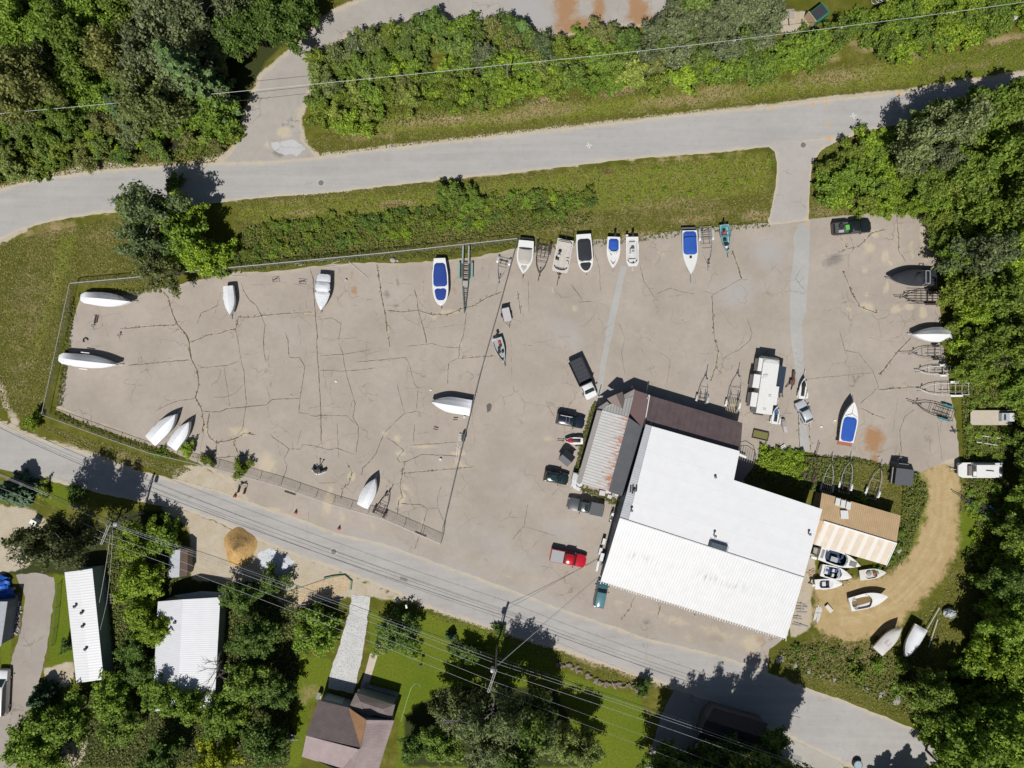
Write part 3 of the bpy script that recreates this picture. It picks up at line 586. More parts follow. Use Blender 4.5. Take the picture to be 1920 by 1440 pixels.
# rib ends over the south eave
a, b = B.L((1127,1090.5,3.2)), B.L((1474,1198.5,3.2)); n = 74
for i in range(n):
    p = a.lerp(b, i/(n-1)); MB().box((p.x, p.y-.12, p.z+.02), (.10, random.uniform(.1, .5), .07)).build('eave_rib', trimw, B.root)
def at(bld, p, z): q = bld.L((p[0], p[1], z)); return q
v = MB(); q = at(B, (1347,1024), 6.6); v.box((q.x, q.y, 6.6), (2.9, .85, .55), 0, 0, .8); 
for i in range(14): v.box((q.x-1.35+i*.208, q.y, 6.9), (.06, .9, .06))
v.build('ridge_vent', mat('vent_blue_steel', (.08,.10,.13), .4, .3), B.root, bevel=.03)
for (px, py, z, h) in ((1338,1003,6.1,1.0),(1340,894,5.4,.5),(1188,920,5.95,.6),(1183,956,6.1,.8),(1515,1000,5.8,.8)):
    q = at(B, (px, py), z); mb = MB(); mb.tube([(q.x, q.y, z-.1), (q.x, q.y, z+h)], .1, 8); mb.blob((q.x, q.y, z+h), (.22,.22,.15), 8, 4); mb.build('vent_pipe', mat('vent_steel', (.12,.13,.15), .5), B.root)
mb = MB()
for (x, y, l) in ((1182,917,.9),(1186,918,1.2),(1193,916,.8)): q = at(B, (x, y), 5.98); mb.box((q.x, q.y, 6.12), (.2, l, .25), .2)
mb.build('roof_bracket', black, B.root)
# west wall: doors, windows and the shaded side strip
for (px, py, w_, h_) in ((1148,1010,2.8,2.6),(1139,1042,1.0,2.1),(1155,985,1.2,1.1)):
    q = B.L((px+2, py, 0)); mb = MB(); mb.box((q.x, q.y, h_/2+.1), (.12, w_, h_)); mb.build('door', mat('grey_door', (.18,.2,.22), .5), B.root)

B.roof([(1217,741,2.6),(1392,793,2.6),(1388,846.5,4.5),(1211.5,795,4.5)], brown_metal, .12, 'lean_to_roof', 'dark brown metal lean-to roof on the north side')
B.walls([(1217,741,2.6),(1392,793,2.6),(1388,846,4.4),(1212,797,4.4)], steelblue, .25, 'lean_to_wall')
B.roof([(1190,731,3.1),(1216.4,740,3.1),(1206.5,803,3.5),(1178,782,3.5)], mat('brown_sheet', (.125,.078,.076), .6, var=.12), .12, 'link_roof', 'plain brown roof between warehouse and office')
B.walls([(1190,731,3.1),(1216,740,3.1),(1206,803,3.5),(1178,782,3.5)], mat('tan_siding', (.3,.25,.2), .7), .2, 'link_wall')
mb = MB(); mb.tube([B.L((1218,741,3.3)), B.L((1208,800,3.8))], .08, 5); mb.tube([B.L((1217,740,3.3)), B.L((1213,748,3.5))], .05, 5); mb.build('flashing', trimw, B.root)

O = Bld('office_building', 'low office with rust streaked metal roof against the warehouse', 'building', (1135,850), -16.0)
rusty = stripes('rusted_corrugated', (.47,.46,.44), (.35,.34,.335), .45, 1, .55, rust=(.24,.09,.035), rust_bias=(-1.4, 2.4, .325), amt=.1, width=.3)
O.roof([(1178.5,782,4.6),(1141,921,4.6),(1090,906,3.4),(1129,769,3.4)], rusty, .1, label='corrugated metal slope streaked with rust')
O.roof([(1178.5,782.3,4.62),(1207,803,3.3),(1168.5,931,3.3),(1141,921.3,4.62)], slate, .1, label='dark shingled eastern slope')
O.roof([(1129.5,768.5,3.41),(1178.5,781.6,4.61),(1188,743,3.41),(1138,760,3.3)], stripes('corrugated_hip', (.42,.41,.39), (.29,.28,.275), .42, 0, .5, amt=.08), .1, 'hip_roof')
for pl in ([(1138,747.5,3.2),(1155,739.5,4.3),(1167.5,767,4.5),(1145,755,3.4)], [(1155,739.4,4.3),(1167,734.5,3.3),(1171,750,3.6),(1167.6,766.8,4.5)]): O.roof(pl, mat('gable_brown', (.21,.165,.145), .8, var=.08), .08, 'gable_roof')
O.roof([(1119.5,769,2.9),(1128.6,771,3.3),(1089.6,907,3.3),(1081,904,2.9)], greyflat, .1, 'porch_roof')
O.roof([(1120,765,2.9),(1138,753,3.0),(1143,757,3.2),(1130,767,3.3)], greyflat, .1, 'porch_roof'); O.roof([(1168,741,3.0),(1190,729.5,3.0),(1188,743,3.3),(1171,751,3.4)], greyflat, .1, 'porch_roof')
O.walls([(1130,766,3.2),(1186,742,3.2),(1206,803,3.1),(1168,930,3.1),(1090,905,3.2)], mat('office_siding', (.42,.38,.33), .7), .35)
for pl in ((1121,768),(1082,903),(1101,836),(1120,742)):
    q = O.L((*pl, 0)); mb = MB(); mb.box((q.x+.15, q.y, 1.4), (.12,.12,2.8)); mb.build('porch_post', trimw, O.root)
mb = MB(); a = O.L((1119,772,0)); b = O.L((1081,901,0)); d = (b-a); nn = Vector((-d.y, d.x, 0)).normalized()*-.35
mb.add([a+nn, b.lerp(a, .25)+nn, b.lerp(a, .25)+nn*2.4, a+nn*2.4], [(0, 1, 2, 3), ]); 
mb = MB(); mb.prism([(a.x-.5, a.y), (a.x-.1, a.y), (b.x-.1, b.y+2.5), (b.x-.5, b.y+2.5)], 0, .25); mb.build('plinth', mat('dark_plinth', (.03,.022,.02), .8), O.root)
struct(sheet('concrete_walk', [(1116,743),(1130,733),(1171,706),(1178,717),(1168,730),(1140,752),(1126,768),(1118,756)], .026, paved('walk_concrete', (.30,.27,.25), (.36,.33,.31), stains=False), 14, .4))

T = Bld('metal_shed', 'tan corrugated shed with a lighter ribbed slope beside the warehouse', 'shed', (1600,990), -16.7)
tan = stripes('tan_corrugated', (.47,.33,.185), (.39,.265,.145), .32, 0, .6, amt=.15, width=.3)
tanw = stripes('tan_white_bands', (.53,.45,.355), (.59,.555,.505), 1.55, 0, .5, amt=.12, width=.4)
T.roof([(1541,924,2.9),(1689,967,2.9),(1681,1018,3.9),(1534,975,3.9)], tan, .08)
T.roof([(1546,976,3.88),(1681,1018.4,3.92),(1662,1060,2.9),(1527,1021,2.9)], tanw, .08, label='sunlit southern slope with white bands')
T.roof([(1534,974,3.86),(1546,977,3.86),(1527,1022,2.86),(1524,1018,2.86)], tan, .06, 'roof_panel')
mb = MB(); mb.tube([T.L((1544,977,3.98)), T.L((1681,1018.5,3.98))], .13, 6); mb.tube([T.L((1681,1018.5,3.96)), T.L((1662,1060,2.96))], .09, 6); mb.build('ridge_cap', trimw, T.root)
T.walls([(1541,924,2.9),(1689,967,2.9),(1681,1018,3.9),(1662,1060,2.9),(1527,1021,2.9),(1534,975,3.9)], mat('tan_wall', (.3,.22,.14), .7), .25)
for (x, y) in ((1570,941),(1580,944.5),(1590,948)): q = T.L((x, y, 3.2)); mb = MB(); mb.box((q.x, q.y, 3.36), (.72, 1.15, .04), 0, 0, 1, 0, R(-16)); mb.build('skylight_panel', trimw, T.root)
q = T.L((1583,965,3.75)); mb = MB(); mb.box((q.x, q.y, 3.82), (1.15, 1.25, .04), .25, 0, 1, 0, R(-15)); mb.build('loose_panel', trimw, T.root)

# dwellings south of the lower road
wm_roof = stripes('white_ribbed_home', (.63,.63,.64), (.52,.53,.55), .42, 1, .5, amt=.04, width=.2)
Mh = Bld('mobile_home', 'long narrow white roofed mobile home with blue grey sides by the lane', 'house', (158,1175), 5.5)
Mh.roof([(121,1073,3.3),(147,1070,3.55),(168.5,1277.5,3.55),(143,1281,3.3)], wm_roof, .12); Mh.roof([(147,1070,3.55),(173,1066,3.3),(194.5,1274,3.3),(168.5,1277.5,3.55)], wm_roof, .12)
Mh.walls([(121,1073,3.3),(173,1066,3.3),(194.5,1274,3.3),(143,1281,3.3)], stripes('blue_siding', (.34,.41,.46), (.27,.34,.38), .3, 2, .6), .22)
for (x, y) in ((142,1136),(155,1148),(157,1173),(162,1216)): q = Mh.L((x, y, 3.5)); mb = MB(); mb.tube([(q.x, q.y, 3.45), (q.x, q.y, 3.85)], .16, 8); mb.blob((q.x, q.y, 3.9), (.26,.26,.12), 8, 4); mb.build('vent_pipe', black, Mh.root)
for y, n in ((1090,1),(1202,1),(1242,1)):
    q = Mh.L((172+(y-1066)*.1-.5, y, 2.2)); f = MB(); f.box((q.x-.02, q.y, 1.7), (.1, 1.2, 1.1)); fo = f.build('window', trimw, Mh.root); g = MB(); g.box((q.x+.05, q.y, 1.7), (.03, 1.0, .9)); g.build('pane', glass, fo)
mb = MB(); q = Mh.L((207,1120,0)); 
for i in range(5): mb.box((q.x-.9+i*.45, q.y, .7), (.07, 1.5, .06)); 
for i in range(4): mb.box((q.x, q.y-.7+i*.45, .7), (2.0, .07, .06))
for sx in (-.9, .9):
    for sy in (-.7, .7): mb.box((q.x+sx, q.y+sy, .35), (.1,.1,.7))
mb.build('stair_landing', mat('grey_wood', (.25,.22,.19), .8), Mh.root)

Wh = Bld('ranch_house', 'wider house with pale ribbed gable roof partly under trees', 'house', (350,1215), -3.5)
wm2 = stripes('pale_ribbed_house', (.56,.565,.59), (.49,.50,.53), .32, 1, .5, amt=.06, width=.22)
Wh.roof([(296,1128,3.3),(343,1124,4.4),(332,1330,4.4),(285,1334,3.3)], wm2, .12); Wh.roof([(343,1124,4.4),(413,1120,3.2),(402,1326,3.2),(332,1330,4.4)], wm2, .12)
Wh.walls([(296,1128,3.3),(343,1124,4.3),(413,1120,3.2),(402,1326,3.2),(332,1330,4.3),(285,1334,3.3)], stripes('grey_siding', (.20,.23,.26), (.15,.17,.2), .3, 2, .6), .25)
Wh.roof([(325,1117,2.6),(377,1109,2.4),(420,1111,2.4),(416,1121,2.9),(344,1125,2.9)], mat('porch_grey', (.26,.29,.31), .6), .1, 'porch_roof')
mb = MB(); q = Wh.L((306,1178,3.6)); mb.box((q.x, q.y, 3.66), (.85, .85, .12)); mb.build('skylight', mat('skylight_grey', (.40,.42,.44), .3), Wh.root)
mb = MB(); q = Wh.L((328,1167,4.2)); mb.box((q.x, q.y, 4.3), (.4,.3,.3)); mb.build('vent_pipe', black, Wh.root)

Sh = Bld('garden_shed', 'small shed half hidden under bright tree near sand pile', 'shed', (336,1058), 0)
Sh.roof([(317,1034,2.3),(338,1030,2.9),(336,1082,2.9),(316,1084,2.3)], mat('shed_pale', (.42,.44,.47), .5), .1); Sh.roof([(338,1030,2.9),(352,1032,2.3),(351,1080,2.3),(336,1082,2.9)], stripes('shed_brown', (.14,.09,.07), (.1,.07,.05), .3, 1), .1)
Sh.walls([(317,1034,2.3),(338,1030,2.8),(352,1032,2.3),(351,1080,2.3),(336,1082,2.8),(316,1084,2.3)], mat('shed_wall', (.2,.17,.14), .8), .15)

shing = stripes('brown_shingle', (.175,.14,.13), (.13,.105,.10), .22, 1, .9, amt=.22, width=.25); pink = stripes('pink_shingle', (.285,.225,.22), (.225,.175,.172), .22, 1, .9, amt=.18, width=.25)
Hs = Bld('shingle_house', 'brown shingled house with crossing gables at the head of the gravel driveway', 'house', (650,1370), -15)
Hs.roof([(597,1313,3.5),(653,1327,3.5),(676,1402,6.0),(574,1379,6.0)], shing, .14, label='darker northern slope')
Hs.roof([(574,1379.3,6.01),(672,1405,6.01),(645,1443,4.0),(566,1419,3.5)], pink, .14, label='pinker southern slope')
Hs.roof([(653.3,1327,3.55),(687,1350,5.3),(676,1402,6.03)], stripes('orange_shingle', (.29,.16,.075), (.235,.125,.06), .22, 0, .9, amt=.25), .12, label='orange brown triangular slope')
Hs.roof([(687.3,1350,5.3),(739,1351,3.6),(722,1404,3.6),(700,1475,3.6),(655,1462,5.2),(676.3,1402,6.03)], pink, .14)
Hs.roof([(672,1405.5,6.0),(676,1403,6.0),(655,1462,5.1),(640,1446,4.0)], pink, .12)
for pl in ([(667,1299,3.0),(741,1321,3.0),(717,1330,3.7),(676,1316,3.7)], [(667,1299,3.0),(676,1316,3.7),(687,1346,3.9),(655,1325,3.2)], [(741,1321,3.0),(734,1349,3.2),(700,1340,3.72),(717,1330,3.7)], [(676,1316,3.7),(717,1330,3.7),(700,1341,3.74),(688,1346,3.7)]): Hs.roof(pl, shing, .1, 'porch_roof')
Hs.walls([(597,1313,3.5),(653,1327,3.5),(687,1349,5.1),(739,1351,3.6),(700,1475,3.6),(655,1462,5.0),(566,1419,3.5),(574,1379,5.9)], stripes('house_siding', (.20,.235,.25), (.16,.19,.2), .25, 2, .7), .3)
Hs.walls([(667,1299,3.0),(741,1321,3.0),(734,1349,3.1),(655,1325,3.1)], stripes('house_siding2', (.19,.225,.24), (.15,.18,.2), .25, 2, .7), .25, 'porch_wall')
g = MB(); a, b = Hs.L((608,1300,2.0)), Hs.L((648,1312,2.0)); c = (a+b)/2; g.box((c.x, c.y-.75, 1.15), (2.8, .08, 2.2)); g.build('garage_door', mat('garage_door', (.33,.37,.40), .5), Hs.root)
d = MB(); q = Hs.L((712,1303,.4)); d.box((q.x, q.y, .35), (5.6, 2.3, .12))
for i in range(6): d.box((q.x-2.7+i*1.08, q.y+1.1, .8), (.08,.08,.9))
d.box((q.x, q.y+1.1, 1.25), (5.5,.1,.06)); d.build('deck', mat('deck_grey', (.19,.185,.18), .8), Hs.root)
for k in range(4): q = Hs.L((703+k*8, 1309+k*2.3, 1.6)); f = MB(); f.box((q.x, q.y-.35, 1.5), (.5,.06,.8)); f.build('window', glass, Hs.root)
mb = MB(); q = Hs.L((676,1300,.6)); mb.box((q.x, q.y+.1, .75), (1.1,.8,.7)); mb.build('step_box', trimw, Hs.root)
Dk = Bld('shaded_house', 'dark roofed house in deep tree shade at the bottom edge', 'house', (1372,1362), -15)
drk = stripes('dark_roof', (.05,.04,.042), (.035,.03,.03), .25, 1, .9)
Dk.roof([(1338,1327,3.0),(1440,1357,3.0),(1428,1382,4.4),(1325,1350,4.4)], drk, .14); Dk.roof([(1325,1350,4.41),(1428,1382,4.41),(1412,1412,3.0),(1308,1384,3.0)], drk, .14)
Dk.walls([(1338,1327,3.0),(1440,1357,3.0),(1428,1382,4.3),(1412,1412,3.0),(1308,1384,3.0),(1325,1350,4.3)], mat('dark_siding', (.1,.09,.085), .8), .3)
Lf = Bld('grey_trailer_home', 'grey mobile home cut off by the left edge of the photo', 'house', (-5,1170), -6)
Lf.roof([(-60,1128,3.0),(14,1128,3.0),(2,1212,3.0),(-72,1212,3.0)], mat('grey_home_roof', (.30,.32,.34), .5), .15); Lf.walls([(-60,1128,3.0),(14,1128,3.0),(2,1212,3.0),(-72,1212,3.0)], steelblue, .2)
# ------------------------------------------------------------------ vegetation
leaf_mid = leafmat('leaf_green', (.070,.118,.018), (.165,.24,.038), (.29,.36,.078), .35)
leaf_fine = leafmat('leaf_grey_green', (.092,.126,.044), (.20,.238,.086), (.33,.355,.15), .35)
leaf_needle = leafmat('leaf_needle', (.045,.085,.03), (.085,.145,.05), (.15,.21,.085), .1)
bark = mat('bark', (.10,.08,.06), .9, var=.35); bark_pale = mat('bark_pale', (.34,.32,.29), .8, var=.3)

def leaf_quads(c, n, s, rng, droop=.0):
    """centres (k,3), normals (k,3), sizes -> verts, faces (rhombic leaf clumps)"""
    k = len(c); a = rng.normal(size=(k, 3)); u = np.cross(n, a); u /= np.linalg.norm(u, axis=1)[:, None]+1e-9; v = np.cross(n, u)
    s = s[:, None]; r = rng.uniform(.45, .75, (k, 1))
    vs = np.stack([c+u*s, c+v*s*r+n*s*.12, c-u*s, c-v*s*r+n*s*.12], 1).reshape(-1, 3)
    return vs, np.arange(4*k).reshape(k, 4)
def crown(name, seed, rx, hz, z0, nb, per, size, m, lob=.24, flat=.8, asym=.22, n_l=4):
    """crown of leafy boughs: leaf clumps gathered in small masses along branches of uneven length, with gaps between"""
    rng = np.random.default_rng(seed); C = []; Nn = []; S = []; p1, p2 = rng.uniform(0, 6.28, 2)
    for i in range(nb):
        a = 2*np.pi*(i*.618)+rng.uniform(-.35, .35); u = rng.uniform(0, 1)**.9
        L = rx*(1-.62*u**1.5)*rng.uniform(.68, 1.12)*(1+asym*np.sin(2*a+p1)+asym*.6*np.sin(3*a+p2)); zb = z0+hz*(.05+.45*u); zt = z0+hz*(.12+.88*u)*rng.uniform(.85, 1.05)
        for j in range(n_l):
            s = .3+.7*(j+rng.uniform(0, .9))/n_l; o = np.array([np.cos(a)*L*s, np.sin(a)*L*s, zb+(zt-zb)*s])+rng.normal(size=3)*rx*.05
            r = rx*lob*(1.2-.5*s)*rng.uniform(.65, 1.2); k = max(12, int(per*(r/(rx*lob))**2)); q = rng.normal(size=(k, 3)); q[:, 2] = q[:, 2]*.9+.3; q /= np.linalg.norm(q, axis=1)[:, None]
            off = q*r*(rng.uniform(.25, 1.12, (k, 1)))*np.array([1, 1, flat]); t = off @ np.array([np.cos(a), np.sin(a), 0]); off[:, :2] += np.outer(t*.45, [np.cos(a), np.sin(a)])
            C.append(o+off); n = q*.7+rng.normal(size=(k, 3))*.55+np.array([0, 0, .75]); n /= np.linalg.norm(n, axis=1)[:, None]; Nn.append(n); S.append(size*rng.uniform(.45, 1.4, k))
    C = np.concatenate(C); C[:, 2] = np.maximum(C[:, 2], .05)
    v, f = leaf_quads(C, np.concatenate(Nn), np.concatenate(S), rng); return npmesh(name, v, f, m)
def pine(name, seed, rx, h, whorls, size, m, up=.1):
    """conifer: whorls of drooping branches carrying needle sprays, star shaped from above"""
    rng = np.random.default_rng(seed); C = []; Nn = []; S = []
    for i in range(whorls):
        t = i/(whorls-1); z = h*(.14+.84*t); L = rx*(1-t)**.8*rng.uniform(.9, 1.1)+.25; nb = int(9-4*t)
        for b in range(nb):
            a = 2*np.pi*(b+rng.uniform(-.25, .25))/nb+i*.7; l = L*rng.uniform(.75, 1.15); k = int(26+95*l/rx)
            u = rng.uniform(.12, 1, k)**.75; side = rng.normal(size=k)*.16*l*(1.15-u)+rng.normal(size=k)*.07
            x = u*l*np.cos(a)-side*np.sin(a); y = u*l*np.sin(a)+side*np.cos(a); zz = z-u*l*.28+u*u*l*up+rng.normal(size=k)*.06
            C.append(np.stack([x, y, zz], 1)); n = np.stack([rng.normal(size=k)*.4+.3*np.cos(a), rng.normal(size=k)*.4+.3*np.sin(a), np.full(k, 1.)], 1); n /= np.linalg.norm(n, axis=1)[:, None]; Nn.append(n); S.append(size*rng.uniform(.6, 1.3, k))
    v, f = leaf_quads(np.concatenate(C), np.concatenate(Nn), np.concatenate(S), rng); return npmesh(name, v, f, m)
def trunk_mesh(name, seed, h, r, spread, m, n=6):
    rnd = random.Random(seed); mb = MB(); x = y = 0; pts = []
    for i in range(5): pts.append((x, y, h*i/4)); x += rnd.uniform(-.03, .03)*h; y += rnd.uniform(-.03, .03)*h
    mb.tube(pts, [r, r*.8, r*.6, r*.4, r*.15], 7)
    for i in range(n):
        z = h*rnd.uniform(.35, .85); a = rnd.uniform(0, 6.28); l = spread*rnd.uniform(.5, .95); j = min(3, int(z/h*4)); p = Vector(pts[j]).lerp(Vector(pts[j+1]), z/h*4-j)
        q = p+Vector((math.cos(a)*l*.5, math.sin(a)*l*.5, l*.35)); e = p+Vector((math.cos(a+.2)*l, math.sin(a+.2)*l, l*.55)); mb.tube([p, q, e], [r*.4, r*.25, r*.06], 5)
    return mb.mesh(name, m)
def bare_mesh(name, seed, h, spread, m, dense=1.0):
    rnd = random.Random(seed); mb = MB(); mb.tube([(0,0,0),(.1,0,h*.5),(.0,.1,h)], [.2,.14,.04], 6)
    def branch(p, d, l, r, lev):
        e = p+d*l; mid = p+d*l*.5+Vector((rnd.uniform(-1,1), rnd.uniform(-1,1), rnd.uniform(-.5,.5)))*l*.07; mb.tube([p, mid, e], [r, r*.75, r*.35], 4, caps=False)
        if lev < 3:
            for i in range(int((4 if lev < 2 else 3)*dense)):
                u = rnd.uniform(.3, 1); nd = (d+Vector((rnd.uniform(-1,1), rnd.uniform(-1,1), rnd.uniform(-.4,.6)))*.75).normalized(); branch(p+d*l*u, nd, l*rnd.uniform(.4,.65), r*.5, lev+1)
    for i in range(9):
        a = i*2.4+rnd.uniform(-.3,.3); z = h*rnd.uniform(.4, .95); branch(Vector((0,0,z)), Vector((math.cos(a), math.sin(a), rnd.uniform(.1,.5))).normalized(), spread*rnd.uniform(.4,.62), .055, 1)
    return mb.mesh(name, m)

KIND = {}
def kind(k, crowns, trunks): KIND[k] = (crowns, trunks)
kind('maple', [crown('crown', 11+i, 4.2, 6.4, 2.4, 27, 135, .205, leaf_mid, .22) for i in range(5)], [trunk_mesh('trunk', 3+i, 7.0, .22, 2.8, bark) for i in range(2)])
kind('birch', [crown('crown', 31+i, 3.6, 7.4, 2.4, 28, 120, .165, leaf_fine, .23, 1.1, .26) for i in range(4)], [trunk_mesh('trunk', 13+i, 9.3, .15, 2.6, bark_pale, 10) for i in range(2)])
kind('pine', [pine('crown', 51+i, 3.3, 11.5, 15, .25, leaf_needle) for i in range(2)], [trunk_mesh('trunk', 23, 11.2, .18, .6, bark, 3)])
kind('spruce', [pine('crown', 61+i, 2.0, 5.5, 13, .19, leaf_needle, .0) for i in range(2)], [trunk_mesh('trunk', 24, 5.3, .12, .4, bark, 2)])
kind('sapling', [crown('crown', 71+i, 2.1, 3.6, .4, 16, 105, .155, leaf_mid, .26, .9, .3) for i in range(6)], [trunk_mesh('trunk', 33+i, 3.4, .08, 1.2, bark) for i in range(2)])
kind('willow', [crown('crown', 81+i, 2.1, 3.7, .4, 17, 120, .125, leaf_fine, .26, 1.0, .3) for i in range(5)], [trunk_mesh('trunk', 43, 3.4, .07, 1.3, bark)])
kind('shrub', [crown('crown', 91+i, 1.5, 1.25, .05, 12, 60, .135, leaf_mid, .28, .8, .32, 3) for i in range(6)], [trunk_mesh('stem', 53, 1.1, .04, .9, bark)])
kind('round', [crown('crown', 101, 3.5, 4.6, .5, 44, 95, .17, leaf_mid, .2, .8, .06)], [trunk_mesh('trunk', 63, 5, .2, 2, bark)])
NAMES = dict(maple='broadleaf_tree', birch='birch_tree', pine='pine_tree', spruce='spruce_tree', sapling='young_tree', willow='willow_bush', shrub='shrub', round='round_tree')
BASE_H = dict(maple=8.0, birch=9.0, pine=11.5, spruce=5.5, sapling=3.6, willow=3.6, shrub=1.3, round=5.0)
cnt = {}
def tree(k, px, py, s, label, group=None, tint=(1,1,1), sz=None, ref=.55):
    """plant so that its crown middle is at the survey position"""
    cr, tk = KIND[k]; sz = sz or s; z = BASE_H[k]*sz*ref; p = P(px, py, z)
    r = thing(NAMES[k], label, 'shrub' if k in ('shrub', 'willow') else 'tree', (p.x, p.y, 0), random.uniform(0, 6.28), group); r.scale = (s, s, sz)
    i = cnt.get(k, 0); cnt[k] = i+1
    c = link('crown', cr[i % len(cr)], r); j = random.uniform(.85, 1.15); c.color = (tint[0]*j, tint[1]*j, tint[2]*j, 1)
    link('trunk' if k != 'shrub' else 'stem', tk[i % len(tk)], r); return r
def fill(poly, spacing, rnd, n=4000, avoid=()):
    xs = [p[0] for p in poly]; ys = [p[1] for p in poly]; out = []
    for _ in range(n):
        x, y = rnd.uniform(min(xs), max(xs)), rnd.uniform(min(ys), max(ys))
        if all((x-a)**2+(y-b)**2 > spacing**2 for a, b in out) and pip(np.array([[x, y]]), poly)[0] and all((x-a)**2+(y-b)**2 > r*r for a, b, r in avoid): out.append((x, y))
    return out
YG = (1.5, 1.5, .75); BR = (1.2, 1.28, .85); DK = (.75, .85, .85); GG = (1.0, 1.0, 1.15); MD = (1.05, 1.08, .9); OL = (1.12, 1.02, .75)
rnd = random.Random(21)
# --- north west wood
NW = 'trees of the north west wood'
L_NW = dict(maple='leafy broadleaf tree in the dense wood filling the top left corner', birch='grey green fine leaved birch in the dense wood filling the top left corner', pine='dark conifer in the dense wood filling the top left corner', sapling='young leafy tree along the edges of the top left wood', shrub='low bush below the top left wood beside the curving road', willow='grey green bush along the edges of the top left wood')
def grp(k, zone): return '%s of %s' % (dict(maple='broadleaf trees', birch='birches', pine='conifers', spruce='spruces', sapling='young trees', shrub='shrubs', willow='grey green bushes')[k], zone)
key_nw = [('birch',320,60,1.35,GG),('birch',285,110,1.3,GG),('birch',375,40,1.25,GG),('pine',352,140,1.25,(1.5,1.45,1.2)),('birch',290,200,1.35,(1.05,1.05,.8)),('birch',225,110,1.15,(1.2,1.05,.7)),('birch',50,150,1.35,OL),('maple',525,45,1.0,DK),('maple',478,55,.85,DK),('maple',560,15,.9,DK),('maple',150,85,1.05,MD),('maple',110,55,.95,BR),('birch',345,150,1.2,GG),('maple',40,45,1.0,BR),('maple',180,30,.9,BR),('maple',245,20,.9,MD),('birch',30,200,.95,OL),('birch',95,130,.95,OL),('maple',160,145,.9,MD),('birch',420,20,1.0,GG),('maple',440,75,.8,DK),('maple',120,205,.8,MD)]
for k, x, y, s, tn in key_nw: tree(k, x, y, s, L_NW[k], grp(k, 'the top left wood'), tn, s*1.45)
for x, y in fill(FOREST['nw'], 33, rnd, 2500, [(a[1], a[2], 30) for a in key_nw]+[(325,275,26),(470,150,75),(500,100,70),(560,40,45)]):
    if y > 215 or (x > 430 and y > 120): k, s = rnd.choice([('sapling',1.0),('willow',1.1),('sapling',.8),('shrub',1.4)])
    else: k, s = rnd.choice([('maple',.75),('birch',.75),('maple',.85),('pine',.75)])
    tree(k, x, y, s*rnd.uniform(.85, 1.15), L_NW[k], grp(k, 'the top left wood'), rnd.choice([MD, BR, DK, OL, GG]))
for x, y in fill([(0,225),(230,215),(420,215),(450,230),(425,275),(310,262),(230,285),(120,295),(0,320)], 19, rnd, 2500, [(325,275,24)]): tree(rnd.choice(['sapling','shrub','willow']), x, y, rnd.uniform(.55,.85), L_NW['sapling'] if False else 'low leafy plant along the foot of the top left wood', 'low plants at the foot of the top left wood', rnd.choice([MD, BR, OL, YG]))
# --- thicket between the upper road and the lot beyond
NB = [(588,150),(592,100),(640,82),(720,66),(800,40),(870,50),(960,50),(1040,78),(1130,62),(1180,58),(1250,48),(1265,8),(1450,5),(1452,60),(1440,140),(1300,150),(1240,160),(1180,150),(1080,170),(1020,160),(960,185),(880,190),(800,196),(720,180),(700,225),(640,238),(600,225),(585,190)]
L_NB = dict(sapling='green sapling in the thicket between the upper road and the lot beyond', willow='grey green willow in the thicket between the upper road and the lot beyond', shrub='low bright bush at the front of the roadside thicket', pine='', spruce='pointed conifer in the roadside thicket north of the upper road')
for x, y in fill(NB, 26, rnd, 5000):
    k = rnd.choice(['sapling','sapling','willow','sapling']) if y < 130 or x < 700 else rnd.choice(['sapling','shrub','shrub','sapling','willow'])
    s = rnd.uniform(.85, 1.35) if k != 'shrub' else rnd.uniform(1.0, 1.7)
    tn = rnd.choice([YG, BR, OL, MD]) if y > 110 else rnd.choice([MD, OL, DK, GG, BR])
    if x > 1180 and y < 110: k, tn, s = rnd.choice(['willow','willow','sapling']), GG, s*1.15
    tree(k, x, y, s, L_NB[k], grp(k, 'the roadside thicket'), tn)
tree('spruce', 980, 55, .95, L_NB['spruce'], None, BR)
for x, y in fill([(590,200),(700,180),(800,190),(960,180),(1080,165),(1240,158),(1300,145),(1440,135),(1440,100),(1200,120),(960,140),(720,140),(600,160)], 22, rnd, 3000):
    tree('shrub', x, y, rnd.uniform(.7, 1.15), L_NB['shrub'], grp('shrub', 'the roadside thicket'), rnd.choice([YG, YG, BR, MD]))
for x, y in fill([(1455,70),(1540,62),(1600,40),(1640,20),(1700,5),(1930,0),(1930,50),(1860,62),(1780,80),(1720,92),(1650,85),(1600,60),(1540,110),(1440,145)], 20, rnd, 4000, [(1532,33,26),(1485,30,24),(1905,28,16)]):
    k = rnd.choice(['shrub','shrub','sapling']); tree(k, x, y, rnd.uniform(.8, 1.2) if k == 'sapling' else rnd.uniform(1, 1.6), 'leafy bush on the bank below the green container, top right', 'bushes on the top right bank', rnd.choice([YG, BR, MD]))
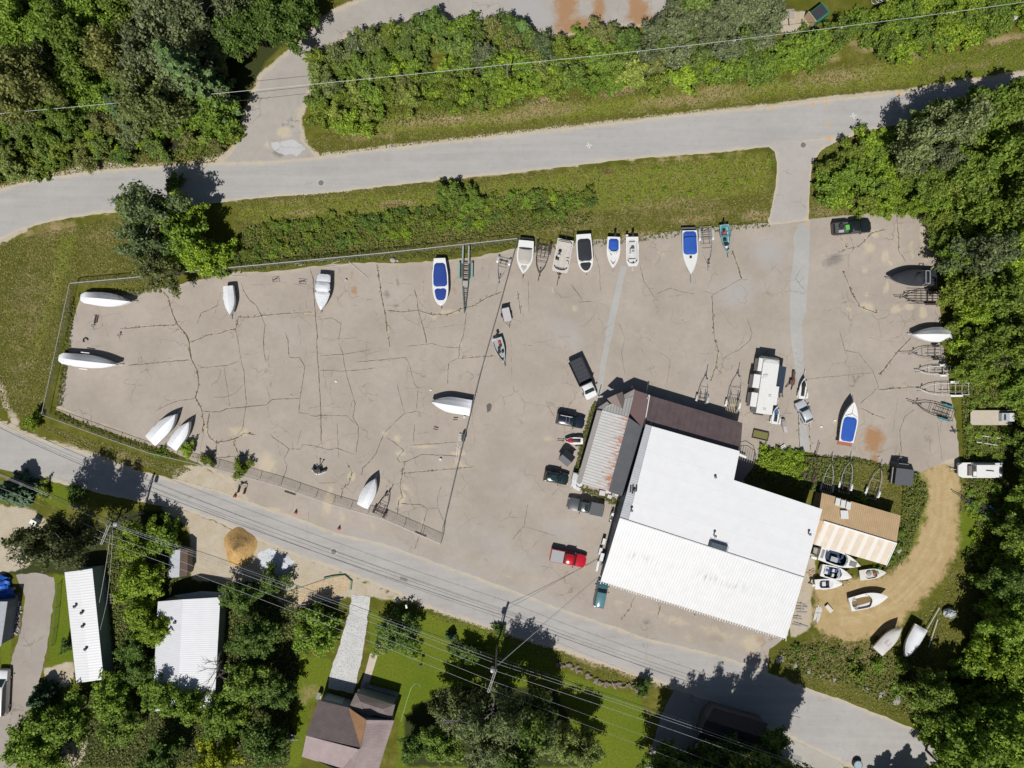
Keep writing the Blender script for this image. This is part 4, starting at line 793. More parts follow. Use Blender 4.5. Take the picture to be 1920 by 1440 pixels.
# --- hedge between the upper road and the yard
HB = [(432,450),(470,425),(560,412),(660,405),(760,395),(830,385),(900,372),(1000,362),(1115,362),(1125,385),(1060,402),(960,408),(860,425),(740,440),(640,455),(520,478),(440,490)]
for x, y in fill(HB, 18, rnd, 8000): tree('shrub', x, y, rnd.uniform(.45, 1.05), 'low green shrub in the bank hedge north of the fenced yard', 'shrubs of the bank hedge', rnd.choice([BR, MD, YG, DK, OL] if x > 700 else [OL, OL, BR, MD, DK]))
for x, y, s in ((845,360,1.0),(860,375,.8),(885,360,.65),(900,380,.6),(830,372,.6)): tree('sapling', x, y, s, 'small tree standing out of the bank hedge beside the upper road', 'small trees in the bank hedge', MD)
for x, y in fill([(1140,330),(1300,305),(1440,290),(1446,320),(1400,350),(1250,375),(1140,385)], 34, rnd, 700): tree('shrub', x, y, rnd.uniform(.2, .42), 'small weedy bush on the grass bank west of the short drive', 'weedy bushes on the grass bank', YG)
for i, (k, x, y, s, tn, lb) in enumerate([('birch',290,395,1.12,DK,'dark fine leaved birch at the north corner of the clump by the fence'),('maple',338,398,.82,YG,'bright yellow green tree on the road side of the fence clump'),('maple',350,455,.85,BR,'broadleaf tree in the middle of the clump over the fence'),('birch',285,455,1.05,DK,'birch in the western part of the fence clump'),('birch',300,505,.9,(.95,.9,.75),'birch leaning over the fence into the yard'),('maple',375,480,.72,YG,'bright tree at the eastern end of the fence clump'),('sapling',418,475,1.0,YG,'young tree right of the fence clump, touching the hedge'),('sapling',395,500,.8,BR,'young tree at the fence below the clump'),('sapling',235,385,.8,OL,'small olive tree at the west tip of the fence clump'),('sapling',325,345,.7,DK,'small dark tree top of the fence clump at the road edge')]): tree(k, x, y, s*1.1, lb, 'trees of the clump over the yard fence', tn, s*1.35)
# --- woods along the eastern side
key_e = [('birch',1715,270,1.1,(1.1,1.1,1.1)),('birch',1790,235,1.15,(1.1,1.1,1.1)),('birch',1760,300,.85,GG),('maple',1850,210,1.0,MD),('maple',1895,190,.9,(1.12,1.12,.85)),('maple',1880,290,1.15,(1.12,1.12,.85)),('maple',1800,330,1.0,(1.12,1.12,.85)),('maple',1895,380,1.1,(1.12,1.12,.85)),('maple',1820,400,.9,(1.12,1.12,.85)),('birch',1832,480,1.15,(.9,.95,1)),('maple',1740,350,.85,(1.12,1.12,.85)),('maple',1900,470,1.0,YG),('maple',1870,560,1.0,(1.12,1.12,.85)),('maple',1815,590,.7,YG),('maple',1900,640,1.1,(1.12,1.12,.85)),('maple',1840,650,.85,(1.12,1.12,.85)),('maple',1820,695,.65,(1.12,1.12,.85))]
L_E = dict(maple='broad green tree in the wood along the right edge above the white houseboat', birch='grey green birch in the wood along the right edge', sapling='young tree at the front of the right hand wood', shrub='bush at the front of the right hand wood', willow='', pine='')
for k, x, y, s, tn in key_e: tree(k, x, y, s, L_E[k], grp(k, 'the right hand wood'), tn, s*(1.35 if x > 1780 or y < 330 else 1))
for x, y in fill(FOREST['east'], 30, rnd, 2500, [(a[1], a[2], 27) for a in key_e]):
    if x < 1700 or x < 1800 and y > 500: k, s = rnd.choice([('sapling',1.0),('shrub',1.5),('sapling',1.15)])
    else: k, s = rnd.choice([('maple',.65),('maple',.8),('birch',.7)])
    tree(k, x, y, s*rnd.uniform(.85, 1.15), L_E[k], grp(k, 'the right hand wood'), rnd.choice([BR, OL, YG, MD]))
for x, y, s in ((1640,290,1.0),(1655,315,1.1),(1600,320,.9),(1565,340,.8),(1625,350,1.0),(1668,350,1.1),(1680,380,.9),(1640,375,.7)): tree('sapling', x, y, s, L_E['sapling'], grp('sapling', 'the right hand wood'), rnd.choice([YG, BR]))
key_se = [('maple',1880,1170,1.1,BR),('maple',1870,1230,1.0,YG),('maple',1905,1290,1.0,BR),('maple',1800,1390,1.3,BR),('maple',1875,1370,1.2,BR),('maple',1760,1345,.9,MD),('maple',1740,1290,.85,MD),('maple',1850,1440,1.1,BR),('maple',1780,1445,1.0,BR),('maple',1905,1000,.8,MD),('maple',1890,1085,.9,DK),('maple',1930,930,.8,BR)]
for k, x, y, s, tn in key_se: tree(k, x, y, s, dict(maple='broad leafy tree in the lower right wood', pine='dark conifer in the lower right wood')[k], grp(k, 'the lower right wood'), tn, s*1.35)
for x, y in fill(FOREST['se'], 30, rnd, 2500, [(a[1], a[2], 30) for a in key_se]):
    k, s = rnd.choice([('maple',.6),('sapling',1.2),('maple',.7)]) if x > 1860 else rnd.choice([('sapling',1.0),('shrub',1.5)])
    tree(k, x, y, s*rnd.uniform(.85, 1.15), dict(maple='broad leafy tree in the lower right wood', sapling='young tree in the lower right wood', shrub='bush in the lower right wood')[k], grp(k, 'the lower right wood'), rnd.choice([BR, YG, MD]))
for x, y in fill([(1810,790),(1840,730),(1890,800),(1885,860),(1810,850)], 16, rnd, 800): tree('shrub', x, y, rnd.uniform(.45, .7), 'low weed clump around the parked deck in the right hand weeds', 'weed clumps by the beige deck', (1.5,1.5,1.2))
for x, y in fill([(1810,910),(1880,905),(1890,990),(1850,1060),(1810,1060),(1830,980)], 18, rnd, 800): tree('shrub', x, y, rnd.uniform(.5, .95), 'low bush right of the sandy track', 'bushes right of the sandy track', rnd.choice([YG, BR]))
for x, y in fill([(1480,1215),(1550,1215),(1630,1230),(1720,1245),(1745,1290),(1690,1300),(1600,1260),(1500,1235)], 36, rnd, 260): tree('shrub', x, y, rnd.choice([.4,.6,1.1])*rnd.uniform(.8, 1.2), 'small bush on the rough bank between sandy track and lower road', 'small bushes on the rough bank', rnd.choice([OL, BR, MD]))
for x, y in fill([(1425,850),(1470,850),(1510,855),(1505,880),(1500,900),(1440,875)], 13, rnd, 800): tree('shrub', x, y, rnd.uniform(.7, 1.05), 'bright bush in the weeds north of the warehouse corner', 'bushes north of the warehouse corner', YG)
tree('shrub', 1618, 936, .7, 'lone bush growing at the north wall of the tan shed', None, YG)
for x, y in ((1690,1000),(1682,1025),(1672,1050),(1640,1072)): tree('shrub', x, y, .75, 'bush at the east end of the tan shed', 'bushes at the tan shed', MD)
# --- by the lower road and the houses
tree('spruce', 18, 922, 1.25, 'blue green spruce at the left edge beside the lower road', None, (1.1,1.15,1.5))
for i, (k, x, y, s, tn, lb) in enumerate([('maple',268,1085,.9,YG,'bright green tree between mobile home and ranch house'),('maple',262,1010,.85,YG,'bright green tree beside the lower road under the wires'),('sapling',312,1010,1.2,BR,'spiky young tree at the road edge right of the wires pole'),('maple',300,1180,.7,YG,'bright leafy tree at the west eave of the ranch house'),('maple',270,1150,.75,YG,'bright leafy tree in the middle of the gap between the two homes'),('maple',250,1215,.7,DK,'dark tree in the gap between the two homes'),('maple',265,1255,.7,DK,'dark tree at the lower end of the gap between the homes'),('sapling',240,1110,1.0,YG,'low bright tree close to the mobile home side'),('sapling',270,1140,1.1,YG,'low bright tree near the ranch house roof corner'),('maple',450,1120,.75,DK,'dark tree just right of the ranch house porch'),('maple',478,1190,.95,DK,'tall dark tree between ranch house and lawn strip'),('maple',460,1270,.95,MD,'leafy tree at the south east corner of the ranch house'),('sapling',505,1092,1.2,DK,'dark bushy tree right below the white gravel'),('maple',515,1290,.85,DK,'dark tree left of the shingled house lawn'),('maple',500,1390,1.0,DK,'dark tree left of the shingled house gable'),
   ('maple',300,1295,.85,BR,'leafy tree at the foot of the ranch house'),('maple',215,1300,.9,BR,'leafy tree below the mobile home'),('maple',130,1345,1.0,BR,'leafy tree left of the pale sandy spot'),('maple',60,1390,1.05,BR,'leafy tree at the bottom left corner by the lane'),('maple',230,1360,.9,MD,'tree between the two dead trees and the sandy spot'),('maple',350,1318,.9,BR,'dark tree behind the pale fallen tree'),('maple',420,1335,.95,BR,'leafy tree right of the ranch house foot'),('maple',410,1420,.95,(1.9,1.5,.5),'yellowing tree at the bottom edge left'),('maple',300,1425,.9,DK,'dark tree at the bottom edge left of the yellow tree'),('maple',90,1440,.9,BR,'leafy tree at the bottom edge by the lane'),('sapling',75,1335,1.0,BR,'spiky dark tree beside the lane bend'),('spruce',70,1310,.9,DK,'narrow dark conifer beside the lane bend'),('sapling',125,1210,.6,DK,'small shrub on the west side of the mobile home'),
   ('round',588,1188,1.2,BR,'round bushy tree left of the gravel driveway'),('round',748,1188,1.05,DK,'round dense tree right of the gravel driveway by the road'),('willow',715,1210,.9,BR,'loose grey green bush under the round tree beside the driveway'),('shrub',770,1215,1.3,BR,'low bush right of the round driveway tree'),('sapling',880,1225,.95,DK,'dark garden bush at the lawn corner under the wires'),('shrub',855,1215,.9,DK,'low garden bush left of the lawn corner bush'),('shrub',862,1240,1.1,YG,'yellow green bush at the lawn edge under the wires'),
   ('birch',850,1330,1.0,MD,'birch at the lawn with bare grey twigs beside it'),('birch',915,1400,1.15,(.95,1,1),'large dark tree at the bottom middle'),('maple',960,1420,1.1,(.55,.62,.62),'dark tree right of the large bottom middle birch'),('maple',830,1390,.9,MD,'leafy tree right of the shingled house'),('maple',775,1395,.7,DK,'dark tree at the corner of the shingled house'),('birch',1050,1390,.95,BR,'slender tree on the lawn left of its long shadow'),('birch',1095,1400,.95,BR,'slender tree nearest the open lawn, bottom middle'),('shrub',938,1182,.9,DK,'low dark bush at the road beside the big pole'),('spruce',845,1195,.42,DK,'tiny pointed evergreen on the lawn'),
   ('sapling',1205,1290,.7,DK,'dark shrub at the end of the stone edged bank'),('maple',1240,1425,.8,MD,'leafy tree at the bottom edge left of the shaded house'),('maple',1360,1415,1.0,DK,'dark tree over the shaded house'),('maple',1440,1400,.85,DK,'dark tree right of the shaded house'),('maple',1300,1440,.8,DK,'dark tree at the bottom edge below the shaded house'),('sapling',1470,1445,.7,OL,'olive bush at the bottom edge by the concrete apron'),
   ('sapling',450,878,.75,OL,'bush growing through the south fence near the cones'),('sapling',388,862,.55,OL,'small bush at the south fence left of the fence bush'),('sapling',351,842,.62,YG,'bright bush at the sterns of the two wrapped boats'),('shrub',300,850,.8,BR,'low bush behind the left boat of the wrapped pair'),('sapling',60,790,.7,YG,'bright bush outside the south west fence corner'),('shrub',80,915,1.1,OL,'ragged bush on the verge right of the spruce'),('shrub',140,925,1.2,DK,'dark bush on the verge in the shade of the tall tree')]):
    tree(k, x, y, s, lb, None, tn)
# trees just outside the lower edge: they throw the shade on the lower road
def grow(k, gx, gy, s, h, label, group, tn):
    """plant at a ground position with a given total height"""
    cr, tk = KIND[k]; p = P(gx, gy); r = thing(NAMES[k], label, 'tree', p, random.uniform(0, 6.28), group); r.scale = (s, s, h/(BASE_H[k]*1.08)); i = cnt.get(k, 0); cnt[k] = i+1
    link('crown', cr[i % len(cr)], r).color = (*tn, 1); link('trunk', tk[i % len(tk)], r); return r
for x, y, s, h in ((1232,1424,.95,18),(1278,1408,.9,20),(1322,1412,1.0,21),(1368,1405,1.0,21),(1412,1398,.95,20),(1452,1400,.85,18),(1340,1450,1.1,19),(1270,1450,1.0,18),(1420,1450,1.0,18)): grow('maple', x, y, s, h, 'tall tree at the bottom edge whose shade crosses the lower road', 'tall trees at the bottom edge', DK)
for x, y, s, h, lb in ((165,985,1.15,18,'dark broad tree above the blue tarp at left'),(216,992,1.05,16.5,'dark broad tree overhanging the north end of the mobile home')): grow('birch', x, y, s*1.05, h, lb, None, (.62,.6,.6))
for x, y, h in ((1642,1492,12),(1676,1494,14),(1708,1500,12.5)): grow('pine', x, y, .95, h, 'conifer just below the photo at lower right', 'conifers below the photo', DK)
for k, x, y, s, h, lb in (('birch',905,1300,1.1,14,'tall dark tree standing left under the big pole wires'),('birch',950,1288,1.15,16,'tallest dark tree right beside the big pole'),('maple',992,1300,.9,14.5,'dark broad tree right of the big pole at the lawn'),('birch',1012,1322,.8,13,'dark slender tree at the lawn shade edge right of the big pole')): grow(k, x, y, s, h, lb, 'dark trees by the big pole', (.95,1.0,1.0))
# bare trees
bg_ = mat('dead_wood', (.25,.225,.20), .85, var=.25); bd_ = mat('dead_wood_dark', (.14,.12,.11), .9, var=.25)
for (x, y, h, sp, m_, lb, tilt) in ((392,1255,7.5,4.4,bd_,'dead tree with bare dark branches over the ranch house roof',(0,.25)),(375,1385,6.5,3.2,bd_,'dead grey tree with dense bare twigs left of the yellowing tree',(.3,-.5)),(300,1402,3.0,2.6,bg_,'pale dead tree lying in the shade at lower left',(.2,-1.0)),(862,1385,12.5,3.4,bg_,'bare grey tree beside the large dark birch',(0,-.3)),(884,1345,11.5,3.0,bg_,'thin bare tree at the lawn edge below the big pole',(.3,.2)),(1790,1340,7,2.5,bd_,'bare branching dead tree in the lower right shade',(.2,.5)),(1620,275,3.2,1.6,bg_,'small bare bush at the corner of the upper road',(0,0))):
    p = P(x, y, h*.7); o = link('bare_tree', bare_mesh('bare_tree', int(x+y), h, sp, m_)); o.location = (p.x, p.y, 0); o.rotation_euler = (tilt[0], tilt[1], random.uniform(0, 6)); tag(o, lb, 'tree')

# --- ground cover nobody could count: grass tufts, weeds in cracks
def tufts(name, polys, n, hgt, size, m, z=0.0, avoid=()):
    out = []
    for pl, wgt in polys:
        xs = [p[0] for p in pl]; ys = [p[1] for p in pl]; k = int(n*wgt); q = np.stack([RNG.uniform(min(xs), max(xs), k), RNG.uniform(min(ys), max(ys), k)], 1); out.append(q[pip(q, pl)])
    q = np.concatenate(out)
    for a in avoid: q = q[~pip(q, a)]
    c = np.stack([(q[:, 0]-960)*H/F, (720-q[:, 1])*H/F, RNG.uniform(.2, 1, len(q))*hgt+z], 1)
    nn = RNG.normal(size=(len(q), 3))*.3+np.array([0, 0, 1.]); nn /= np.linalg.norm(nn, axis=1)[:, None]
    v, f = leaf_quads(c, nn, size*RNG.uniform(.5, 1.4, len(q)), RNG); return struct(link(name, npmesh(name, v, f, m)), 'stuff')
PAVED = [LOT, ROAD_N, ROAD_S, BRANCH, DRIVE_NE, TRACK, GRAVEL, LANE_W, DRIVE_S, APRON]
grassm = leafmat('grass_blades', (.072,.085,.010), (.142,.142,.024), (.275,.225,.085), .1)
tufts('meadow_grass', [([(-20,460),(250,400),(240,470),(320,545),(140,530),(78,790),(-20,760)], 1.2), ([(440,378),(960,328),(1450,284),(1452,400),(1440,415),(1140,445),(970,455),(600,495),(440,505)], 1.9), ([(570,270),(640,235),(960,190),(1440,140),(1930,70),(1930,130),(1440,195),(960,250),(600,292)], 1.9), ([(60,790),(260,850),(360,880),(330,895),(150,840)], .35), ([(1430,850),(1600,858),(1720,888),(1740,930),(1700,1060),(1640,1085),(1690,970),(1540,925),(1390,900)], .7), ([(1450,1220),(1540,1190),(1660,1195),(1760,1120),(1800,1030),(1860,1000),(1850,1150),(1750,1260),(1720,1360),(1480,1275)], .9), ([(1520,270),(1590,260),(1700,240),(1740,400),(1520,410)], .4), ([(0,330),(120,305),(340,290),(440,270),(400,305),(180,318),(60,340),(0,352)], .3), ([(1800,870),(1900,760),(1900,960),(1800,960)], .3), ([(820,1145),(1045,1220),(1230,1280),(1215,1300),(1040,1240),(800,1155)], .25)], 30000, .06, .13, grassm, 0, PAVED)
_w = 0
weedm = leafmat('weed_leaf', (.085,.105,.02), (.15,.17,.035), (.24,.24,.06), .2)
tallm = leafmat('tall_weed_leaf', (.06,.085,.012), (.125,.155,.026), (.23,.235,.06), .2)
tufts('tall_weeds', [(HB, 1.5), ([(440,480),(620,455),(960,410),(1110,400),(1110,420),(960,440),(620,485),(440,500)], .8), ([(1425,852),(1510,856),(1600,862),(1600,900),(1530,920),(1400,890)], .7), ([(1802,720),(1900,690),(1915,1060),(1815,1060),(1830,960),(1805,880)], 1.0), ([(1455,1222),(1540,1205),(1700,1240),(1745,1300),(1720,1350),(1600,1290),(1500,1262)], .5), ([(200,960),(345,1010),(345,1080),(290,1130),(290,1300),(210,1290),(205,1080)], .9), ([(420,1090),(560,1100),(560,1250),(540,1440),(60,1440),(90,1330),(220,1300),(400,1320)], 1.6), ([(1690,880),(1735,890),(1740,930),(1700,1040),(1650,1080),(1690,960)], .35), ([(590,190),(720,185),(960,185),(1240,158),(1440,140),(1440,155),(1240,172),(960,205),(700,240),(600,245)], .5), ([(0,310),(230,285),(430,270),(400,300),(180,308),(60,335),(0,345)], .4)], 12000, .55, .15, tallm, 0, PAVED)
wp = []
for pl, wd, wy in cracks:
    if wy:
        q = jitter(pl, 1.5, 1.6); wp += [p for p in q if random.random() < .16]
fence_weeds = jitter([(370,520),(430,506),(562,492),(625,484),(760,480),(830,478),(900,466),(968,456)], 1.0, 7)*3+jitter([(138,560),(128,640),(112,760)], 1.0, 5)*2+jitter([(106,778),(200,815),(330,858)], 1.0, 6)*2+jitter([(150,552),(250,548),(310,540)], 1, 6)*2+jitter([(1115,755),(1095,820),(1078,895)], .7, 3)*3+jitter([(1090,915),(1130,930),(1160,945)], .7, 5)*2+jitter([(1440,420),(1300,432),(1190,450),(1000,466)], 1.2, 6)+jitter([(1500,855),(1600,862),(1720,890)], 1.2, 5)*2
q = np.array(wp+fence_weeds*2); rep = np.repeat(q, 3, 0)+RNG.normal(size=(len(q)*3, 2))*1.1
c = np.stack([(rep[:, 0]-960)*H/F, (720-rep[:, 1])*H/F, RNG.uniform(.05, .3, len(rep))], 1); nn = RNG.normal(size=(len(rep), 3))*.6+np.array([0, 0, 1.]); nn /= np.linalg.norm(nn, axis=1)[:, None]
v, f = leaf_quads(c, nn, .085*RNG.uniform(.4, 1.5, len(rep)), RNG); struct(link('crack_weeds', npmesh('crack_weeds', v, f, weedm)), 'stuff')
# ------------------------------------------------------------------ boats, trailers, vehicles
gel = mat('white_gelcoat', (.66,.66,.64), .3, var=.03, dirt=(.5,.48,.43), dirt_amt=.4, coat=.3)
gel_old = mat('old_gelcoat', (.56,.54,.50), .5, var=.06, dirt=(.36,.33,.26), dirt_amt=.6)
wrapm = mat('shrink_wrap', (.66,.67,.69), .42, var=.03, scale=.8, dirt=(.55,.56,.58), dirt_amt=.5, bmp=.25)
tyre = mat('tyre', (.02,.02,.021), .85)
hull_dark = mat('hull_dark_grey', (.12,.125,.13), .5)  # plain dark grey, used on a swim platform
def clothm(name, col): return mat(name, col, .8, var=.07, scale=1.5, bmp=.3, spec=.2)
blue_c = clothm('blue_canvas', (.025,.085,.36)); navy_c = clothm('navy_canvas', (.022,.05,.23)); black_c = clothm('charcoal_canvas', (.028,.030,.036)); beige_c = clothm('beige_canvas', (.40,.375,.34)); grey_c = clothm('grey_canvas', (.36,.36,.355))

def outline(L, B, bow, stern=.9, n=26):
    """half beam along the hull, stern at x=-L/2"""
    out = []
    for i in range(n+1):
        t = i/n; t = 1-(1-t)**1.35
        s = stern+(1-stern)*min(1, t/.35)
        if bow == 'sharp': k = 1 if t < .42 else max(0, 1-((t-.42)/.58)**2.1)
        elif bow == 'round': k = 1 if t < .6 else math.sqrt(max(0, 1-((t-.6)/.4)**2.3))*.9+.1*(1-((t-.6)/.4)**2)
        elif bow == 'blunt': k = 1 if t < .8 else max(.62, 1-.38*((t-.8)/.2)**1.7)
        elif bow == 'fine': k = 1 if t < .3 else max(0, 1-((t-.3)/.7)**1.8)
        else: k = 1 if t < .9 else 1-.14*((t-.9)/.1)**1.5
        out.append((-L/2+t*L, max(.03, B/2*s*k)))
    return out
def half(ol, x):
    for (x0, b0), (x1, b1) in zip(ol[:-1], ol[1:]):
        if x0 <= x <= x1+1e-6: return b0+(b1-b0)*(x-x0)/(x1-x0+1e-9)
    return ol[-1][1]
def hull(ol, L, zk, zg, rise=.3, flare=.82):
    mb = MB(); secs = []
    for x, b in ol:
        t = (x+L/2)/L; g = zg+rise*t*t; kz = zk+(g-zk)*.55*max(0, (t-.7)/.3)**2
        secs.append([(x, b, g), (x, b*.97, g-.12), (x, b*flare, kz+(g-kz)*.38), (x, 0, kz), (x, -b*flare, kz+(g-kz)*.38), (x, -b*.97, g-.12), (x, -b, g)])
    mb.loft(secs, 0, closed=False, caps=False); mb.add([p for p in secs[0]], [tuple(range(7))]); return mb
def deck(ol, L, zg, rise, c0, c1, inset, depth, mb=None, fill=0):
    """deck ring with a sunk cockpit from x=c0 to x=c1 (fractions); returns builder (0 deck, 1 cockpit floor)"""
    mb = mb or MB(); P0 = []; x0, x1 = -L/2+c0*L, -L/2+c1*L
    xs = sorted(set([x for x, _ in ol]+[x0, x1])); zz = lambda x: zg+rise*((x+L/2)/L)**2
    inn = lambda x: max(.02, half(ol, x)-inset)*min(1, max(.02, (x1-x)/(.09*L))**.5 if x > x1-.09*L else 1)*(min(1, max(.02, (x-x0)/(.05*L))**.5) if x < x0+.05*L else 1)
    for xa, xb in zip(xs[:-1], xs[1:]):
        ba, bb = half(ol, xa), half(ol, xb)
        if xb <= x0+1e-6 or xa >= x1-1e-6: mb.add([(xa, -ba, zz(xa)), (xb, -bb, zz(xb)), (xb, 0, zz(xb)+.05), (xb, bb, zz(xb)), (xa, ba, zz(xa)), (xa, 0, zz(xa)+.05)], [(0, 1, 2, 5), (5, 2, 3, 4)], 0)
        else:
            ia, ib = inn(xa), inn(xb)
            if xa <= x0+1e-6: ia = inn(xa+.02)
            for s in (1, -1):
                f = (0, 1, 2, 3) if s < 0 else (3, 2, 1, 0)
                mb.add([(xa, s*ba, zz(xa)), (xb, s*bb, zz(xb)), (xb, s*ib, zz(xb)), (xa, s*ia, zz(xa))], [f], 0)
                mb.add([(xa, s*ia, zz(xa)), (xb, s*ib, zz(xb)), (xb, s*ib, zg-depth), (xa, s*ia, zg-depth)], [f], 1)
            mb.add([(xa, -ia, zg-depth), (xb, -ib, zg-depth), (xb, ib, zg-depth), (xa, ia, zg-depth)], [(0, 1, 2, 3)], 1)
    for x in (x0, x1):
        i_ = inn(x+.02 if x == x0 else x-.02); mb.add([(x, -i_, zz(x)), (x, i_, zz(x)), (x, i_, zg-depth), (x, -i_, zg-depth)], [(0, 1, 2, 3)], 1)
    return mb
def cover(ol, L, zg, rise, c0, c1, inset, crown_=.14, seed=1, rag=0.0):
    """stretched canvas over part of the boat, slightly crowned and wrinkled"""
    rnd_ = random.Random(seed); mb = MB(); n, k = 16, 10; g = []
    for i in range(n+1):
        u = i/n; x = -L/2+L*(c0+(c1-c0)*u); e = min(u, 1-u)*(c1-c0)*L; w_ = max(.05, half(ol, x)-inset)*(1-.30*max(0, 1-e/.35)**2); z = zg+rise*((x+L/2)/L)**2+.03
        g.append([(x, w_*(2*j/k-1), z+crown_*(1-(2*j/k-1)**2)*min(1, e/.5)+(rnd_.uniform(-.012, .012) if 0 < j < k else -.05)) for j in range(k+1)])
    vs = [p for r in g for p in r]; mb.add(vs, [(i*(k+1)+j, (i+1)*(k+1)+j, (i+1)*(k+1)+j+1, i*(k+1)+j+1) for i in range(n) for j in range(k)])
    return mb
def wrap(ol, L, zlo, zg, rise, ridge, peak=.45, sag=.0, seed=0, stern_over=.0):
    """shrink wrapped tent: ridge pole line along the middle, creased panels down to the hull sides"""
    rnd_ = random.Random(seed); mb = MB(); secs = []
    pts = [(ol[0][0]-stern_over, ol[0][1]*.55)] if stern_over else []
    for x, b in pts+ol:
        t = (x+L/2)/L; g = zg+rise*max(0, t)**2; r = ridge*(1-abs((t-peak)/(peak if t < peak else 1-peak))**1.7)*.85+ridge*.1; r = max(.03, r)
        j = rnd_.uniform(-.02, .02)
        secs.append([(x, b*1.03, zlo+.35*max(0, t-.6)), (x, b*1.04, g-.05), (x, b*.62+j, g+r*.42-sag), (x, .02, g+r), (x, -b*.62+j, g+r*.42-sag), (x, -b*1.04, g-.05), (x, -b*1.03, zlo+.35*max(0, t-.6))])
    mb.loft(secs, 0, closed=False, caps=False); mb.add(secs[0], [tuple(range(7))]); mb.add(secs[-1], [tuple(range(6, -1, -1))]); return mb
def outboard(root, x, y=0, z=1.5, tilt=.0, m=None, s=1.0):
    mb = MB(); mb.loft([[(x-.02*s+dx*.30*s*q, y+dy*.19*s*q, z+h*s) for dx, dy in ((-1,-.7),(-.6,-1),(.8,-.9),(.95,-.4),(.95,.4),(.8,.9),(-.6,1),(-1,.7))] for h, q in ((0,.8),(.12,1),(.36,1),(.46,.75))], 0)
    mb.box((x-.05, y, z-.4), (.2, .1, .9), 0, 1); mb.tube([(x-.02, y, z-.85), (x-.35, y, z-.85)], .07, 6, 1); o = mb.build('outboard_motor', [m or black, black], root, smooth=True); return o

def wheel(root, x, y, r=.31, w_=.2, rimc=None):
    mb = MB(); n = 14
    for (rr, hw, mi) in ((r, w_/2, 0),): mb.loft([[(x+rr*q*math.cos(2*math.pi*k/n), y+d, r+rr*q*math.sin(2*math.pi*k/n)) for k in range(n)] for d, q in ((-hw, .8), (-hw*.8, 1), (hw*.8, 1), (hw, .8))], 0)
    o = mb.build('wheel', tyre, root, smooth=True); rm = MB()
    rm.loft([[(x+r*.58*math.cos(2*math.pi*k/10), y+d, r+r*.58*math.sin(2*math.pi*k/10)) for k in range(10)] for d in (-w_/2-.01, w_/2+.01)], 0); rm.build('rim', rimc or steel, o); return o

def trailer(name, label, tail, nose, W, m, style='bunk', axles=1, z=.55, group='empty boat trailers', fend=None, bunk=None, tongue=.28, rollers=0, bars=4, spare=False, jack=True, bend=.55, bunkr=1.0):
    c, a, L = pose(tail, nose, z); r = thing(name, label, 'trailer', c, a, group); hw = W/2-.2; xt = -L/2; xn = L/2; xs = L/2-tongue*L; xb = xs-(xs-xt)*bend*.8
    f = MB(); t_ = .055 if style != 'heavy' else .09
    for s in (1, -1): f.tube([(xt, s*hw, z), (xb, s*hw, z), ((xb+xs)/2+.1, s*hw*.72, z), (xs, s*.12, z-.02)], t_, 4)
    f.build('frame', m, r); tg = MB(); tg.tube([(xs-.1, 0, z), (xn, 0, z-.05)], .05, 4); tg.box((xn-.05, 0, z), (.22,.1,.1)); tg.build('tongue', m, r)
    for i in range(bars):
        x = xt+.1+(xb-xt+.6)*i/max(1, bars-1)*.95; w_ = hw if x < xb else hw*.85; b = MB(); b.tube([(x, -w_, z-.02), (x, 0, z-.10), (x, w_, z-.02)], .035, 4); b.build('crossmember', m, r)
    if style in ('bunk', 'heavy'):
        for s in (1, -1): b = MB(); b.box(((xt+xb)/2+.2, s*hw*.55*bunkr, z+.17), ((xb-xt)*.85, .09, .07)); b.build('bunk', bunk or mat('bunk_carpet', (.05,.048,.05), .95), r)
    if rollers:
        for g in range(2):
            for i in range(rollers): b = MB(); y = hw*.75*(2*i/(rollers-1)-1); x = xt+.25+g*(xb-xt)*.45; b.tube([(x-.45, y, z+.12), (x+.35, y, z+.12)], .055, 6); b.build('roller', mat('roller_cream', (.45,.40,.25), .6), r)
    wx = xt+(xb-xt)*.42
    for i in range(axles):
        x = wx+(i-(axles-1)/2)*.8
        ax = MB(); ax.tube([(x, -W/2+.05, .32), (x, W/2-.05, .32)], .045, 5); ax.build('axle', black, r)
        for s in (1, -1): wheel(r, x, s*(W/2-.02), .31, .2)
    for s in (1, -1):
        fm = MB(); l = .45+.4*(axles-1); q = [(wx-l-.1, .58), (wx-l*.7, .72), (wx+l*.7, .72), (wx+l+.1, .58)]
        fm.loft([[(x, s*(W/2-.02)+d, zz) for x, zz in q] for d in (-.14, .14)], 0, closed=False, caps=False); fm.build('fender', fend or m, r)
    wp_ = MB(); wp_.tube([(xs-.05, 0, z), (xs-.15, 0, z+.75)], .045, 4); wp_.box((xs-.12, 0, z+.72), (.22,.2,.16)); wp_.build('winch_post', m if style == 'heavy' else black, r)
    if jack: j = MB(); j.tube([(xs+.35, .14, .08), (xs+.35, .14, z+.45)], .035, 5); j.tube([(xs+.35, .14, .1), (xs+.42, .14, .1)], .1, 8); j.build('jack', black, r)
    if spare: wheel(r, xs-.2, hw*.55, .33, .22)
    return r
def under(label, tail, nose, W, m, ext=.75, dz=1.1, axles=1):
    """trailer carrying a boat: same line as the boat, tongue past the bow"""
    a, b = Vector(tail), Vector(nose); d = (b-a).normalized(); k = 12*ext; b2 = b+d*k; a2 = a+d*8
    return trailer('boat_trailer', label, tuple(a2), tuple(b2), W*.92, m, 'bunk', axles, .5, 'trailers under boats', tongue=.24, bars=3)

